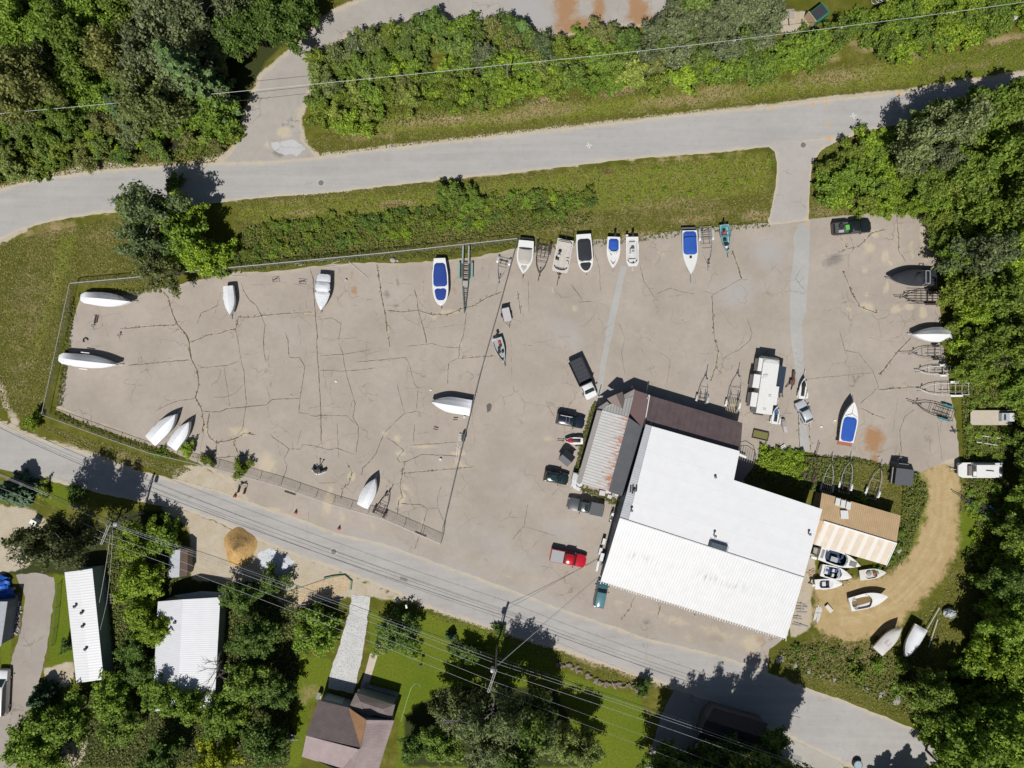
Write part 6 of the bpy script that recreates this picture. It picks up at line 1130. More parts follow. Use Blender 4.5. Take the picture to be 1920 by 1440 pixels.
rl = thing('boat_trailer', 'weathered white trailer rails leaning in the grass beside the tarped boat pair', 'trailer', P(1743,1180)); o_ = P(1743,1180)
for p0, p1 in (((1758,1138),(1735,1178)), ((1755,1160),(1738,1212))): mb = MB(); a_, b_ = P(*p0), P(*p1); mb.tube([(a_.x-o_.x, a_.y-o_.y, .5), (b_.x-o_.x, b_.y-o_.y, .45)], .07, 4); mb.build('rail', wht_t, rl)
# ---- personal watercraft
def pwc(label, tail, nose, c1, c2, z=.9, tl=None):
    c, a, L = pose(tail, nose, z); r = thing('jet_ski', label, 'jet ski', c, a, 'jet skis on trailers'); ol = outline(L, 1.12, 'sharp', .85)
    hull(ol, L, .4, .95, .1).build('hull', c1, r, smooth=True); deck(ol, L, .95, .1, .5, .52, .5, .02).build('deck', [c1, c1], r)
    mb = MB(); mb.loft([[(x, w_*d, .98+h*e) for d, e in ((-1,0),(-.7,.8),(0,1),(.7,.8),(1,0))] for x, w_, h in ((-L*.36,.24,.22),(-L*.05,.26,.3),(L*.08,.3,.28),(L*.12,.36,.42),(L*.25,.34,.3),(L*.4,.12,.1))], 0, closed=False, caps=False); mb.build('hood', c2, r, smooth=True)
    mb = MB(); mb.loft([[(x, .2*d, 1.25+h*e) for d, e in ((-1,0),(-.7,1),(.7,1),(1,0))] for x, h in ((-L*.36,.05),(-L*.2,.1),(L*.05,.06))], 0); mb.build('saddle', black, r, bevel=.02); mb = MB(); mb.tube([(L*.08,-.35,1.45),(L*.11,0,1.42),(L*.08,.35,1.45)], .04, 5); mb.build('handlebar', black, r)
    if tl: trailer('boat_trailer', tl, tail, (nose[0]+(nose[0]-tail[0])*.35, nose[1]+(nose[1]-tail[1])*.35), 1.4, blk_t if 'red' in label else wht_t, z=.4, group='trailers under boats', bars=2, tongue=.3)
pwc('red and white jet ski parked left of the office building', (1093,827), (1058,826), gel, mat('ski_red', (.42,.015,.03), .3, coat=.5), tl='small trailer under the red jet ski')
pwc('black and white jet ski above the silver car', (1503,748), (1508,709), gel, mat('ski_black', (.03,.03,.035), .3), tl='small trailer under the black and white jet ski')
pwc('blue and white jet ski at the tail of the white camper', (1452,795), (1457,762), gel, mat('ski_blue', (.09,.2,.38), .3), tl='small trailer under the blue jet ski')

# ---- cars and trucks
def paint(name, col, r=.22): return mat(name, col, r, var=.05, scale=1, coat=.6, dirt=tuple(min(1, c*1.2+.03) for c in col), dirt_amt=.3)
cglass = mat('car_glass', (.015,.035,.035), .05, var=.1, spec=1.0)
lampm = mat('lamp_clear', (.5,.5,.5), .1); tailm = mat('lamp_red', (.3,.01,.01), .2)
def car(name, label, cat, tail, nose, W, Hh, pm, xw, rw, kind='suv', bed=None, grp=None, roofm=None, rails=False, sunroof=False, hood=.98, zref=.95):
    """xw = (hood end, roof front, roof rear, cabin rear) as fractions from the tail; rw = roof half width fraction"""
    c, a, L = pose(tail, nose, zref); r = thing(name, label, cat, c, a, grp); X = lambda t: -L/2+t*L; hw = W/2
    mb = MB(); secs = []; belt = Hh*.60
    for t in (0, .02, .06, .14, .3, .5, .7, .82, .9, .96, .99, 1):
        k = 1-.10*max(0, (t-.86)/.14)**2-.07*max(0, (.08-t)/.08)**2; wv = hw*k*(.9 if t in (0, 1) else 1)
        if kind == 'pickup' and t < xw[3]-.02: top = Hh*.62
        else: top = belt if t < xw[0] else hood*belt*(1-.22*max(0, (t-xw[0])/(1-xw[0]))**2)
        if t in (0, 1): top *= .86
        elif t in (.02, .99): top *= .97
        if kind == 'hatch' and t < .03: top *= .95
        secs.append([(X(t), wv*.93, .28), (X(t), wv, .5), (X(t), wv*.985, top*.80), (X(t), wv*.93, top*.97), (X(t), wv*.5, top+.03), (X(t), 0, top+.04), (X(t), -wv*.5, top+.03), (X(t), -wv*.93, top*.97), (X(t), -wv*.985, top*.80), (X(t), -wv, .5), (X(t), -wv*.93, .28)])
    mb.loft(secs, 0); mb.build('body', pm, r, smooth=True)
    xf0, xf1, xr1, xr0 = [X(t) for t in xw]; bz = belt-.02; rz_ = Hh; bw, rww = hw*.90, hw*rw
    cab = MB(); cs = [(xf0, bw*.92, bz), (xf1, rww, rz_-.05), (xf1-.25, rww, rz_), ((xf1+xr1)/2, rww, rz_+.03), (xr1+.2, rww, rz_), (xr1, rww*.98, rz_-.05), (xr0, bw*.94, bz)]
    secs = []
    for x, w_, z in cs: secs.append([(x, bw if x not in (xf0, xr0) else w_, bz-.05), (x, w_*1.02, z-.06 if z > bz+.1 else z), (x, w_*.9, z), (x, 0, z+.02), (x, -w_*.9, z), (x, -w_*1.02, z-.06 if z > bz+.1 else z), (x, -(bw if x not in (xf0, xr0) else w_), bz-.05)])
    cab.loft(secs, 0); cab.build('cabin', roofm or pm, r, smooth=True)
    def pane(nm, x0, w0, z0, x1, w1, z1, off, m=cglass):
        d = Vector((z1-z0, 0, -(x1-x0))).normalized()*off; d = d if d.z > 0 else -d; u0, u1 = .06, .90
        q = lambda u, s: (x0+(x1-x0)*u+d.x, s*(w0+(w1-w0)*u)*.87, z0+(z1-z0)*u+d.z); pn = MB(); pn.add([q(u0, -1), q(u0, 1), q(u1, 1), q(u1, -1)], [(0, 1, 2, 3)]); pn.build(nm, m, r)
    pane('windshield', xf0, bw*.98, bz+.02, xf1, rww, rz_-.04, .035); pane('rear_window', xr0, bw*.98, bz+.02, xr1, rww, rz_-.04, .035)
    for s in (1, -1):
        g = MB(); g.add([(xf0-.25, s*(bw+.012), bz+.05), (xf1-.1, s*(rww*1.02+.012), rz_-.12), (xr1+.05, s*(rww*1.02+.012), rz_-.12), (xr0+.12, s*(bw+.012), bz+.05)], [(0, 1, 2, 3)]); g.build('side_window', cglass, r)
        m_ = MB(); m_.box((xf0-.35, s*(hw+.12), bz+.08), (.14,.24,.16)); m_.build('mirror', black, r, bevel=.02)
        h = MB(); h.box((X(.975), s*hw*.68, belt*.72), (.16,.34,.16), -s*.2); h.build('headlight', lampm, r, bevel=.03); q = MB(); q.box((X(.012), s*hw*.8, belt*.8), (.08,.2,.3)); q.build('taillight', tailm, r)
    for t in (.19, .81):
        for s in (1, -1): wheel(r, X(t), s*(hw-.11), .36, .22)
    if kind == 'pickup':
        xb0, xb1 = X(.015), xr0-.06; bl = xb1-xb0; xm = (xb0+xb1)/2; bt = Hh*.62+.02
        for s in (1, -1): w_ = MB(); w_.box((xm, s*(hw*.94), bt+.02), (bl,.12,.14)); w_.build('bed_wall', pm, r, bevel=.02)
        w_ = MB(); w_.box((xb0+.05, 0, bt+.02), (.1, hw*1.8, .14)); w_.build('tailgate', pm, r, bevel=.02)
        if bed != 'open': w_ = MB(); w_.box((xm, 0, bt+.09), (bl-.05, hw*1.86, .06)); w_.build('tonneau_cover', bed, r, bevel=.02)
        else: w_ = MB(); w_.box((xm, 0, bt+.015), (bl-.15, hw*1.66, .03)); w_.build('bed_liner', mat('bed_liner', (.07,.07,.075), .8), r)
    if rails:
        for s in (1, -1): w_ = MB(); w_.tube([(xf1-.3, s*rww*.85, rz_+.06), (xr1+.25, s*rww*.85, rz_+.06)], .025, 5); w_.build('roof_rail', steel, r)
        for x in (xf1-.7, (xf1+xr1)/2): w_ = MB(); w_.tube([(x, -rww*.85, rz_+.07), (x, rww*.85, rz_+.07)], .02, 4); w_.build('crossbar', steel, r)
    if sunroof: w_ = MB(); w_.box((xf1-.75, 0, rz_+.045), (.6 if kind != 'suv' else .8, rww*1.25, .02)); w_.build('sunroof', cglass, r)
    return r, L, X
G = 'vehicles parked in the yard'
blackp = paint('paint_black', (.012,.014,.02)); 
r, L, X = car('pickup_truck', 'black pickup with green box and spare tyre in its open bed', 'pickup', (1562,429), (1634,423), 2.0, 1.9, paint('paint_black_green', (.010,.014,.015)), (.72,.64,.44,.40), .76, 'pickup', 'open', G)
mb = MB(); mb.box((X(.33), -.05, 1.42), (.6,.75,.4)); mb.build('green_box', mat('lime_green', (.12,.42,.08), .5), r, bevel=.03); mb = MB(); mb.tube([(X(.19),.2,1.3),(X(.19),.2,1.52)], .42, 14); mb.build('spare_tyre', tyre, r); mb = MB(); mb.box((X(.17),-.55,1.35), (.8,.4,.25)); mb.build('tool_box', steel, r)
car('sport_utility_vehicle', 'black boxy vehicle with roof rack parked left of the office', 'car', (1043,784), (1096,794), 1.85, 1.8, paint('paint_navy_black', (.010,.015,.026)), (.70,.60,.06,.02), .78, 'suv', None, G, rails=True)
car('sport_utility_vehicle', 'black rounded crossover with wide sunroof parked below the small dark hut', 'car', (1020,891), (1066,900), 1.85, 1.65, paint('paint_green_black', (.010,.018,.02)), (.70,.58,.10,.03), .74, 'suv', None, G, sunroof=True)
car('pickup_truck', 'dark grey pickup with grey bed cover facing left below the office', 'pickup', (1132,957), (1064,943), 2.0, 1.9, paint('paint_grey', (.065,.068,.075), .3), (.70,.62,.42,.38), .76, 'pickup', mat('tonneau_grey', (.085,.088,.095), .8, var=.06), G, sunroof=True)
car('pickup_truck', 'red pickup with pale grey bed cover parked left of the warehouse', 'pickup', (1032,1040), (1099,1054), 2.0, 1.85, paint('paint_red', (.42,.006,.018)), (.72,.64,.42,.38), .76, 'pickup', mat('tonneau_pale', (.30,.31,.32), .8, var=.06), G)
car('station_wagon', 'teal wagon half under the southern warehouse eave', 'car', (1122,1140), (1132,1091), 1.8, 1.6, paint('paint_teal', (.045,.105,.125), .25), (.74,.62,.08,.03), .76, 'suv', None, G, roofm=paint('paint_teal_roof', (.085,.19,.22)))
car('hatchback_car', 'small silver hatchback on the right hand concrete strip', 'car', (1519,793), (1500,753), 1.75, 1.5, paint('paint_silver', (.42,.44,.46), .25), (.72,.56,.20,.06), .74, 'hatch', None, G)
# white cab truck with long black bed
c, a, L = pose((1077,673), (1111,746), 1.2); r = thing('flatbed_truck', 'white cab truck with long black slatted bed near the concrete strip', 'truck', c, a, G)
bd = MB(); bd.box((-L*.17,0,1.05), (L*.62,2.25,.14)); bd.build('bed', mat('bed_black', (.02,.022,.03), .7, var=.3), r)
for s in (1,-1): mb = MB(); mb.box((-L*.17, s*1.1, 1.35), (L*.62,.07,.5)); mb.build('side_board', black, r)
for x in (-L*.475, L*.135): mb = MB(); mb.box((x,0,1.35+.25*(x>0)), (.08,2.2,.5+.5*(x>0))); mb.build('end_board', black, r)
for i in range(7): mb = MB(); mb.box((-L*.44+i*.62,random.uniform(-.1,.1),1.135), (.5,1.9,.03), random.uniform(-.03,.03)); mb.build('bed_plank', mat('plank_black', (.03,.033,.042), .75, var=.35), r)
whp = paint('paint_white', (.66,.66,.66)); mb = MB(); secs = []
for x, wv, top in ((L*.15,.97,1.2),(L*.30,1.0,1.22),(L*.40,.98,1.16),(L*.475,.93,1.06),(L*.5,.84,.85)): secs.append([(x, wv, .4), (x, wv, top*.85), (x, wv*.9, top), (x, 0, top+.05), (x, -wv*.9, top), (x, -wv, top*.85), (x, -wv, .4)])
mb.loft(secs, 0); mb.build('body', whp, r, smooth=True); mb = MB(); mb.loft([[(x, b, 1.15), (x, w_, z-.06), (x, w_*.9, z), (x, -w_*.9, z), (x, -w_, z-.06), (x, -b, 1.15)] for x, b, w_, z in ((L*.15,.9,.8,1.9),(L*.17,.92,.82,1.97),(L*.26,.92,.82,1.97),(L*.37,.9,.88,1.2))], 0); mb.build('cabin', whp, r, smooth=True)
mb = MB(); mb.add([(L*.365,-.8,1.27),(L*.365,.8,1.27),(L*.275,.72,1.93),(L*.275,-.72,1.93)], [(0,1,2,3)]); mb.build('windshield', cglass, r)
for s in (1,-1): mb = MB(); mb.add([(L*.345,s*.93,1.27),(L*.27,s*.86,1.85),(L*.18,s*.86,1.85),(L*.18,s*.95,1.27)], [(0,1,2,3)]); mb.build('side_window', cglass, r); mb = MB(); mb.box((L*.33,s*1.1,1.35), (.14,.22,.24)); mb.build('mirror', black, r); [wheel(r, x, s*.95, .4, .25) for x in (-L*.28, L*.36)]
# camper
c, a, L = pose((1430,776), (1446,668), 2.6); r = thing('camper_trailer', 'long white camper with three slide-outs and a dark awning', 'camper', c, a); camw = mat('camper_white', (.62,.62,.60), .45, var=.03, dirt=(.5,.49,.46), dirt_amt=.5); cams = mat('camper_side', (.42,.41,.39), .5)
mb = MB(); q = [(-L/2,.4,2.95),(-L/2+.1,.35,3.1),(L/2-1.2,.35,3.1),(L/2-.5,.35,2.95),(L/2-.1,.4,2.5),(L/2,.5,1.6),(L/2-.3,.5,.6)]
mb.loft([[(-L/2,y,.55),(-L/2,y,2.95),(-L/2+.12,y,3.1),(L/2-1.1,y,3.1),(L/2-.45,y,2.92),(L/2-.1,y,2.45),(L/2-.05,y,1.5),(L/2-.3,y,.55)] for y in (-1.22,-1.19,1.19,1.22)], 0); mb.build('body', cams, r)
mb = MB(); mb.slab([(-L/2+.02,-1.2,3.14),(L/2-1.1,-1.2,3.14),(L/2-.62,-.9,3.02),(L/2-.5,0,3.0),(L/2-.62,.9,3.02),(L/2-1.1,1.2,3.14),(-L/2+.02,1.2,3.14)], .05); mb.build('roof', camw, r)
for x, l, d in ((L*.33,1.9,.55),(L*.04,2.0,.95),(-L*.28,2.1,.9)): mb = MB(); mb.box((x, 1.2+d/2, 1.75), (l,d,1.9)); so_ = mb.build('slide_out', cams, r); mb = MB(); mb.box((x, 1.2+d/2+.02, 2.74), (l+.06,d+.1,.06)); mb.build('slide_roof', camw, so_)
mb = MB(); mb.box((-L*.16, -1.45, 1.8), (2.8,.55,2.1)); so_ = mb.build('slide_out', cams, r); mb = MB(); mb.box((-L*.16,-1.47,2.88), (2.86,.62,.06)); mb.build('slide_roof', camw, so_)
mb = MB(); mb.slab([(L*.36,-1.25,2.75),(-L*.10,-1.25,2.75),(-L*.10,-2.7,2.2),(L*.36,-2.7,2.2)], .03); mb.build('awning', mat('awning_navy', (.02,.035,.06), .8), r)
for x in (L*.35,-L*.09): mb = MB(); mb.tube([(x,-2.65,2.2),(x,-1.25,1.0)], .03, 5); mb.build('awning_arm', trimw, r)
for x, y in ((-L*.42,.0),(-L*.18,-.5),(L*.16,.5)): mb = MB(); mb.box((x,y,3.18), (.42,.42,.09)); mb.build('roof_vent', mat('vent_offwhite', (.50,.50,.49), .5), r, bevel=.03)
mb = MB(); mb.box((L*.13,.75,3.2), (.7,.5,.14)); mb.build('air_conditioner', mat('ac_offwhite', (.56,.56,.55), .5), r, bevel=.05)
mb = MB(); mb.tube([(L/2-.3,-.6,.5),(L/2+1.0,0,.5),(L/2-.3,.6,.5)], .06, 4); mb.build('tongue', black, r); mb = MB(); mb.box((-L/2-.12,0,.6), (.2,1.6,.15)); mb.build('bumper', black, r)
for s in (1,-1):
    for x in (-.9,0): wheel(r, x-.5, s*1.1, .34, .2)
# black box trailer, small dark hut
c = P(1688,886,1.0); r = thing('box_trailer', 'black enclosed box trailer with sloped front where asphalt meets grass', 'trailer', (c.x,c.y,0), R(83)); bt = mat('box_black', (.03,.032,.037), .6, var=.15)
mb = MB(); mb.loft([[(-1.75,y,.5),(-1.75,y,2.25),(.7,y,2.25),(1.55,y,1.5),(1.6,y,.5)] for y in (-1.3,1.3)], 0); mb.build('body', bt, r); mb = MB(); mb.slab([(-1.8,-1.36,2.30),(.72,-1.36,2.30),(.72,1.36,2.30),(-1.8,1.36,2.30)], .04); mb.build('roof', mat('box_roof', (.075,.08,.09), .6, var=.1), r)
mb = MB(); mb.tube([(1.5,-.5,.55),(2.4,0,.5),(1.5,.5,.55)], .05, 4); mb.tube([(2.4,0,.5),(2.4,0,.95)], .04, 5); mb.build('tongue', wht_t, r); mb = MB(); mb.box((1.42,0,1.72), (.05,1.5,.06), 0, 0, 1, R(40)); mb.build('grab_rail', steel, r)
for s in (1,-1): wheel(r, -.4, s*1.42, .34, .2)
mb = MB(); mb.box((-.5,1.45,1.4), (2.4,.05,.25)); mb.build('side_awning', wht_t, r)
c = P(1062,858,1.0); r = thing('hut', 'small dark gable roofed hut between red jet ski and black crossover', 'shed', (c.x,c.y,0), R(-40)); mb = MB(); mb.box((0,0,.85), (1.5,1.6,1.7)); mb.build('wall', mat('hut_black', (.02,.021,.025), .7), r)
for s, m_ in ((1,bt),(-1,mat('hut_roof', (.105,.11,.12), .7, var=.1))): mb = MB(); mb.slab([(-.95,0,2.25),(.95,0,2.25),(.95,s*1.0,1.6),(-.95,s*1.0,1.6)], .05); mb.build('roof', m_, r)
# ------------------------------------------------------------------ fences
lm, lt, lb = newmat('chain_link'); oc = objco(lt); sx = lt.nodes.new('ShaderNodeSeparateXYZ'); lt.links.new(oc, sx.inputs[0])
def diag(op): return math_(lt, 'LESS_THAN', math_(lt, 'FRACT', math_(lt, 'MULTIPLY', math_(lt, op, sx.outputs[0], sx.outputs[2]), 9.0)), .13)
al = math_(lt, 'MAXIMUM', diag('ADD'), diag('SUBTRACT')); lb.inputs['Base Color'].default_value = (.30,.31,.32,1); lb.inputs['Metallic'].default_value = .2; lb.inputs['Roughness'].default_value = .5
lt.links.new(al, lb.inputs['Alpha'])
def fence(label, pts, hgt=1.9, z_is_top=True, sp=3.0, m=silver_t, name='chain_link_fence', rail_r=.035, dip=False):
    W = [P(x, y, hgt) for x, y in pts]; r = thing(name, label, 'fence', (W[0].x, W[0].y, 0)); o = W[0]; k = 0
    for a, b in zip(W[:-1], W[1:]):
        d = b-a; L = math.hypot(d.x, d.y); ang = math.atan2(d.y, d.x)
        fb = MB(); fb.add([(0,0,.05),(L,0,.05),(L,0,hgt),(0,0,hgt)], [(0,1,2,3)]); fo = fb.build('mesh_panel', lm, r); fo.location = (a.x-o.x, a.y-o.y, 0); fo.rotation_euler = (0, 0, ang)
        rb = MB(); rb.tube([(a.x-o.x, a.y-o.y, hgt), (b.x-o.x, b.y-o.y, hgt)], rail_r, 6); rb.build('top_rail', m, r)
        n = max(1, round(L/sp))
        for i in range(n+1 if b is W[-1] else n): p = a.lerp(b, i/n); pb = MB(); pb.tube([(p.x-o.x, p.y-o.y, 0), (p.x-o.x, p.y-o.y, hgt+.06)], .035, 6); pb.build('post', m, r)
    return r
fence('long chain link fence along the top of the yard below the hedge', [(131,531),(240,521),(370,507),(480,497),(720,474),(969,447)], rail_r=.06)
fence('chain link fence along the west end of the yard', [(130,532),(105,650),(78,776)])
fence('chain link fence along the south edge of the yard beside the lower road', [(79,778),(180,815),(280,850),(400,878),(520,911),(620,946),(720,974),(826,1020)])
fence('chain link fence dividing the yard from the parking rows', [(971,447),(936,575),(899,705),(863,850),(830,990),(826,1020)], m=mat('fence_dark_steel', (.16,.165,.17), .5, .3), rail_r=.05)
# ------------------------------------------------------------------ poles and wires
wood = mat('pole_wood', (.24,.21,.18), .85, var=.25); wire_m = mat('wire_alu', (.55,.56,.57), .4, .2, var=.03); cable_m = mat('cable_black', (.035,.036,.04), .6)
def pole(label, top, h, arms=((0.0, 2.6, -71.0),), trans=None, extra=True):
    t = P(*top, h); r = thing('utility_pole', label, 'utility pole', (t.x, t.y, 0)); mb = MB(); mb.tube([(0,0,0),(0,0,h+.5)], [.16,.11], 8); mb.build('pole', wood, r)
    for dz, l, ang in arms:
        c, s = math.cos(R(ang)), math.sin(R(ang))
        for off in (-.12, .12):
            mb = MB(); mb.tube([(-c*.3-s*off, -s*.3+c*off, h+dz), (c*l-s*off, s*l+c*off, h+dz)], .055, 4); mb.build('crossarm', mat('crossarm_grey', (.40,.38,.36), .8), r)
        for u in (0, .52, .97): mb = MB(); mb.tube([(c*l*u, s*l*u, h+dz), (c*l*u, s*l*u, h+dz+.28)], [.07,.04], 6); mb.build('insulator', trimw, r)
    if trans:
        for x, y, z in trans: mb = MB(); mb.tube([(x,y,z-.5),(x,y,z+.5)], .3, 12); mb.blob((x,y,z+.5), (.3,.3,.08), 12, 4); mb.tube([(x,y,z+.5),(x,y,z+.75)], .05, 6); mb.build('transformer', mat('transformer_grey', (.36,.37,.38), .45), r)
    return r
hA, hB, hC = 9.6, 10.2, 8.5
pole('wooden double crossarm pole with transformer in the lower left', (204,985), hA, ((0,2.9,-112),), ((.6,.0,8.6),))
pole('tall wooden pole with crossarm and grey transformer right of the shingled house', (929,1258), hB, ((0,3.2,-109),), ((-.45,-.3,9.0),))
pole('slim pole carrying the wire over the northern thicket', (951,121), hC, ())
def wire(label, pts, sag=.5, r=.022, m=wire_m, group=None, nm='power_line', n=8, ties=0, tail=False):
    q = []
    W = [P(x, y, z) for x, y, z in pts]
    for a, b in zip(W[:-1], W[1:]):
        for i in range(n): u = i/n; p = a.lerp(b, u); q.append((p.x, p.y, p.z-sag*4*u*(1-u)))
    q.append(tuple(W[-1])); o = W[0]; mb = MB(); rr = [r*(.55 if tail and i > 2*n else 1) for i in range(len(q))]; mb.tube([(x-o.x, y-o.y, z-o.z) for x, y, z in q], rr, 4)
    if ties: r_ = thing(nm, label, 'power line', o, 0, group); mb.build('wire', m, r_)
    else: ob = mb.build(nm, m); ob.location = o; return tag(ob, label, 'power line', group)
    for i in range(3, len(q)-1, ties): t_ = MB(); x, y, z = q[i]; t_.box((x-o.x, y-o.y-.1, z-o.z-.12), (.1,.14,.32)); t_.build('spacer', mat('spacer_white', (.6,.6,.6), .5), r_)
    return r_
wire('nearest to the road of the three bare wires on the lower crossarm poles', [(-80,858,hA),(204,985,hA+.28),(929,1258,hB+.28),(1500,1455,hB)], .7, .021)
wire('middle one of the three bare wires on the lower crossarm poles', [(-80,884,hA),(197.5,1001,hA+.28),(923,1277,hB+.28),(1490,1490,hB)], .7, .021, tail=True)
wire('outermost of the three bare wires on the lower crossarm poles', [(-80,900,hA),(192,1013,hA+.28),(918,1293,hB+.28),(1480,1510,hB)], .7, .021, tail=True)
for i, lb_ in enumerate(('upper cable', 'second cable', 'lowest thick cable')):
    z = 8.2-.9*i; dx = (hA-z)*-6; wire('%s of the bundle hung under the bare wires along the lower road' % lb_, [(-80,862-i*4,z),(213,985-3*i,z),(930,1244-6*i,z),(1520,1445-i*5,z)], .6, .02 if i < 2 else .035, cable_m if i > 1 else wire_m)
wire('wire crossing the lower road from the tall pole to the warehouse', [(930,1250,9.5),(1123,1085,3.6)], .25, .03); wire('second cable beside the wire from the tall pole to the warehouse', [(930,1248,8.6),(1123,1080,3.4)], .25, .02, cable_m)
wire('service wire from the crossarm pole to the mobile home', [(208,992,8.6),(186,1130,3.4)], .2, .024); wire('second service wire from the crossarm pole past the mobile home', [(211,990,8.2),(200,1130,3.4),(160,1275,3.2)], .3, .02)
wire('tree wire with white spacers over the northern thicket', [(-80,220,hC),(951,121,hC+.45),(1440,67,hC),(2000,-8,hC)], .35, .03, wire_m, ties=3)
wire('lower cable below the spacer wire over the northern thicket', [(-80,242,6.6),(952,133,6.8),(1440,78,6.6),(2000,2,6.6)], .5, .028, cable_m)
# ------------------------------------------------------------------ small things in the yard
def simple(name, label, cat, px, rz, parts, group=None, z=0):
    p = P(*px); r = thing(name, label, cat, (p.x, p.y, z), R(rz), group)
    for nm, m, fn in parts: mb = MB(); fn(mb); mb.build(nm, m, r)
    return r
conem = mat('cone_orange', (.65,.10,.03), .5); cone_w = mat('cone_band', (.6,.6,.58), .5)
def cone(px, label):
    simple('traffic_cone', label, 'traffic cone', px, random.uniform(0, 90), [('base', mat('cone_base', (.35,.06,.03), .6), lambda mb: mb.box((0,0,.03), (.5,.5,.06))), ('cone', conem, lambda mb: mb.tube([(0,0,.06),(0,0,.4),(0,0,.95)], [.24,.17,.05], 10)), ('band', cone_w, lambda mb: mb.tube([(0,0,.5),(0,0,.68)], [.155,.118], 10))], 'cones along the lower road')
cone((441,930), 'orange cone near the dug pit at the fence bush'); cone((555,961), 'orange cone in the middle of the three by the south fence'); cone((636,991), 'orange cone nearest the brown trailer at the south fence')
def pal(mb, n, w_, l, th=.05):
    for i in range(n): mb.box((0, -w_/2+w_*i/(n-1), .14), (l, w_/n*.62, th))
    for s in (-1, 0, 1): mb.box((s*l*.42, 0, .06), (.09, w_*1.05, .1))
woodg = mat('weathered_wood', (.32,.29,.26), .9, var=.25); woodt = mat('tan_wood', (.40,.30,.19), .85, var=.2)
for px, rz, lb_ in (((517,525),10,'left small timber frame left of the tarped boat'),((567,529),-5,'right small timber frame left of the tarped boat')): simple('timber_crib', lb_, 'timber', px, rz, [('slats', woodg, lambda mb: pal(mb, 3, .75, 1.2)), ('brace', rustm, lambda mb: mb.box((0,.1,.24), (.9,.12,.08), .4))])
simple('timber_stand', 'two dark timbers on a pale stand below the north west wrapped boat', 'timber', (181,598), 78, [('board', mat('dark_timber', (.09,.06,.045), .9), lambda mb: (mb.box((0,-.2,.2), (1.2,.12,.1)), mb.box((0,.1,.2), (1.2,.12,.1)))), ('stand', woodg, lambda mb: mb.box((0,.35,.1), (1.0,.25,.2)))])
for px, lb_ in (((176,612),'black tripod stand below the timber pair'),((225,630),'lone black tripod stand in the west yard'),((1030+0,0),None)):
    if lb_: simple('boat_stand', lb_, 'boat stand', px, 20, [('post', black, lambda mb: mb.tube([(0,0,.1),(0,0,.9)], .05, 6)), ('pad', woodg, lambda mb: mb.box((0,0,.95), (.3,.25,.06))), ('legs', steel, lambda mb: [mb.tube([(0,0,.55),(.45*math.cos(a),.45*math.sin(a),.03)], .035, 5) for a in (0,2.1,4.2)])])
simple('old_tyre', 'dark tyre scrap on the ground left of the long wrapped boat trail', 'tyre', (161,638), 0, [('tyre', tyre, lambda mb: mb.tube([(.35*math.cos(a*.5),.35*math.sin(a*.5),.1) for a in range(9)], .11, 6))])
simple('motor_stand', 'black engine parts standing on a pale V shaped dolly in the south yard', 'machinery', (598,882), -5, [('base', trimw, lambda mb: (mb.box((-.6,-.35,.15), (1.1,.12,.1), R(-38)), mb.box((.55,-.35,.15), (1.2,.12,.1), R(28)))), ('engine', black, lambda mb: (mb.box((0,.0,.6), (.9,.55,.7), .3), mb.box((-.65,.1,.5), (.3,.8,.6), .7), mb.box((.75,-.05,.45), (1.0,.3,.5), .5))), ('handles', black, lambda mb: (mb.tube([(0,.2,.8),(-.05,1.1,1.2)], .06, 6), mb.tube([(0,.2,.8),(.5,1.0,1.2)], .06, 6), mb.blob((-.05,1.1,1.2), (.18,.12,.1)), mb.blob((.5,1.0,1.2), (.18,.12,.1))))])
simple('outboard_stand', 'black outboard motor on a ribbed pale stand at the dividing fence', 'motor', (868,820), 85, [('motor', black, lambda mb: mb.loft([[(x, -.15+.32*d*q, .9+.28*e) for d, e in ((-1,0),(-.6,.9),(.6,.9),(1,0))] for x, q in ((-.6,.6),(-.3,1),(.4,1),(.65,.6))], 0)), ('stand', steel, lambda mb: [mb.box((-.45+i*.22,.3,.35), (.09,.6,.06)) for i in range(5)]+[mb.box((0,.02,.32), (1.1,.08,.06)), mb.box((0,.58,.32), (1.1,.08,.06))])])
simple('ladder', 'pale ladder shaped frame lying along the dividing fence', 'ladder', (858,851), 84, [('rails', wht_t, lambda mb: (mb.box((0,-.18,.08), (2.6,.06,.06)), mb.box((.2,.15,.08), (2.9,.06,.06)), mb.box((.9,.0,.12), (1.0,.05,.05), R(55))))])
simple('hull_panel', 'dark kite shaped panel lying right of the dividing fence', 'panel', (916,765), 75, [('panel', mat('panel_grey', (.09,.082,.08), .7), lambda mb: mb.prism([(-.75,0),(-.3,-.42),(.5,-.4),(.75,.05),(.3,.42)], .03, .1))])
for px, rz, lb_ in (((817,805),-15,'dark bar on a pale foot left of the outboard stand'),((854,787),0,'dark bar on a leg between wrapped boat and outboard stand')): simple('prop_stand', lb_, 'stand', px, rz, [('bar', black, lambda mb: mb.box((0,.05,.5), (.7,.14,.08))), ('foot', woodg, lambda mb: mb.box((-.05,-.12,.1), (.6,.2,.14)))])
for px, lb_ in (((871,782),'white bucket below the left pointing wrapped boat'),((826,861),'small white canister in the south yard'),((649,526),'white scrap near the tarped boat')): simple('bucket', lb_, 'bucket', px, 0, [('body', trimw, lambda mb: mb.tube([(0,0,0),(0,0,.35)], [.15,.18], 10)), ('rim', steel, lambda mb: mb.tube([(0,0,.34),(0,0,.37)], .19, 10))])
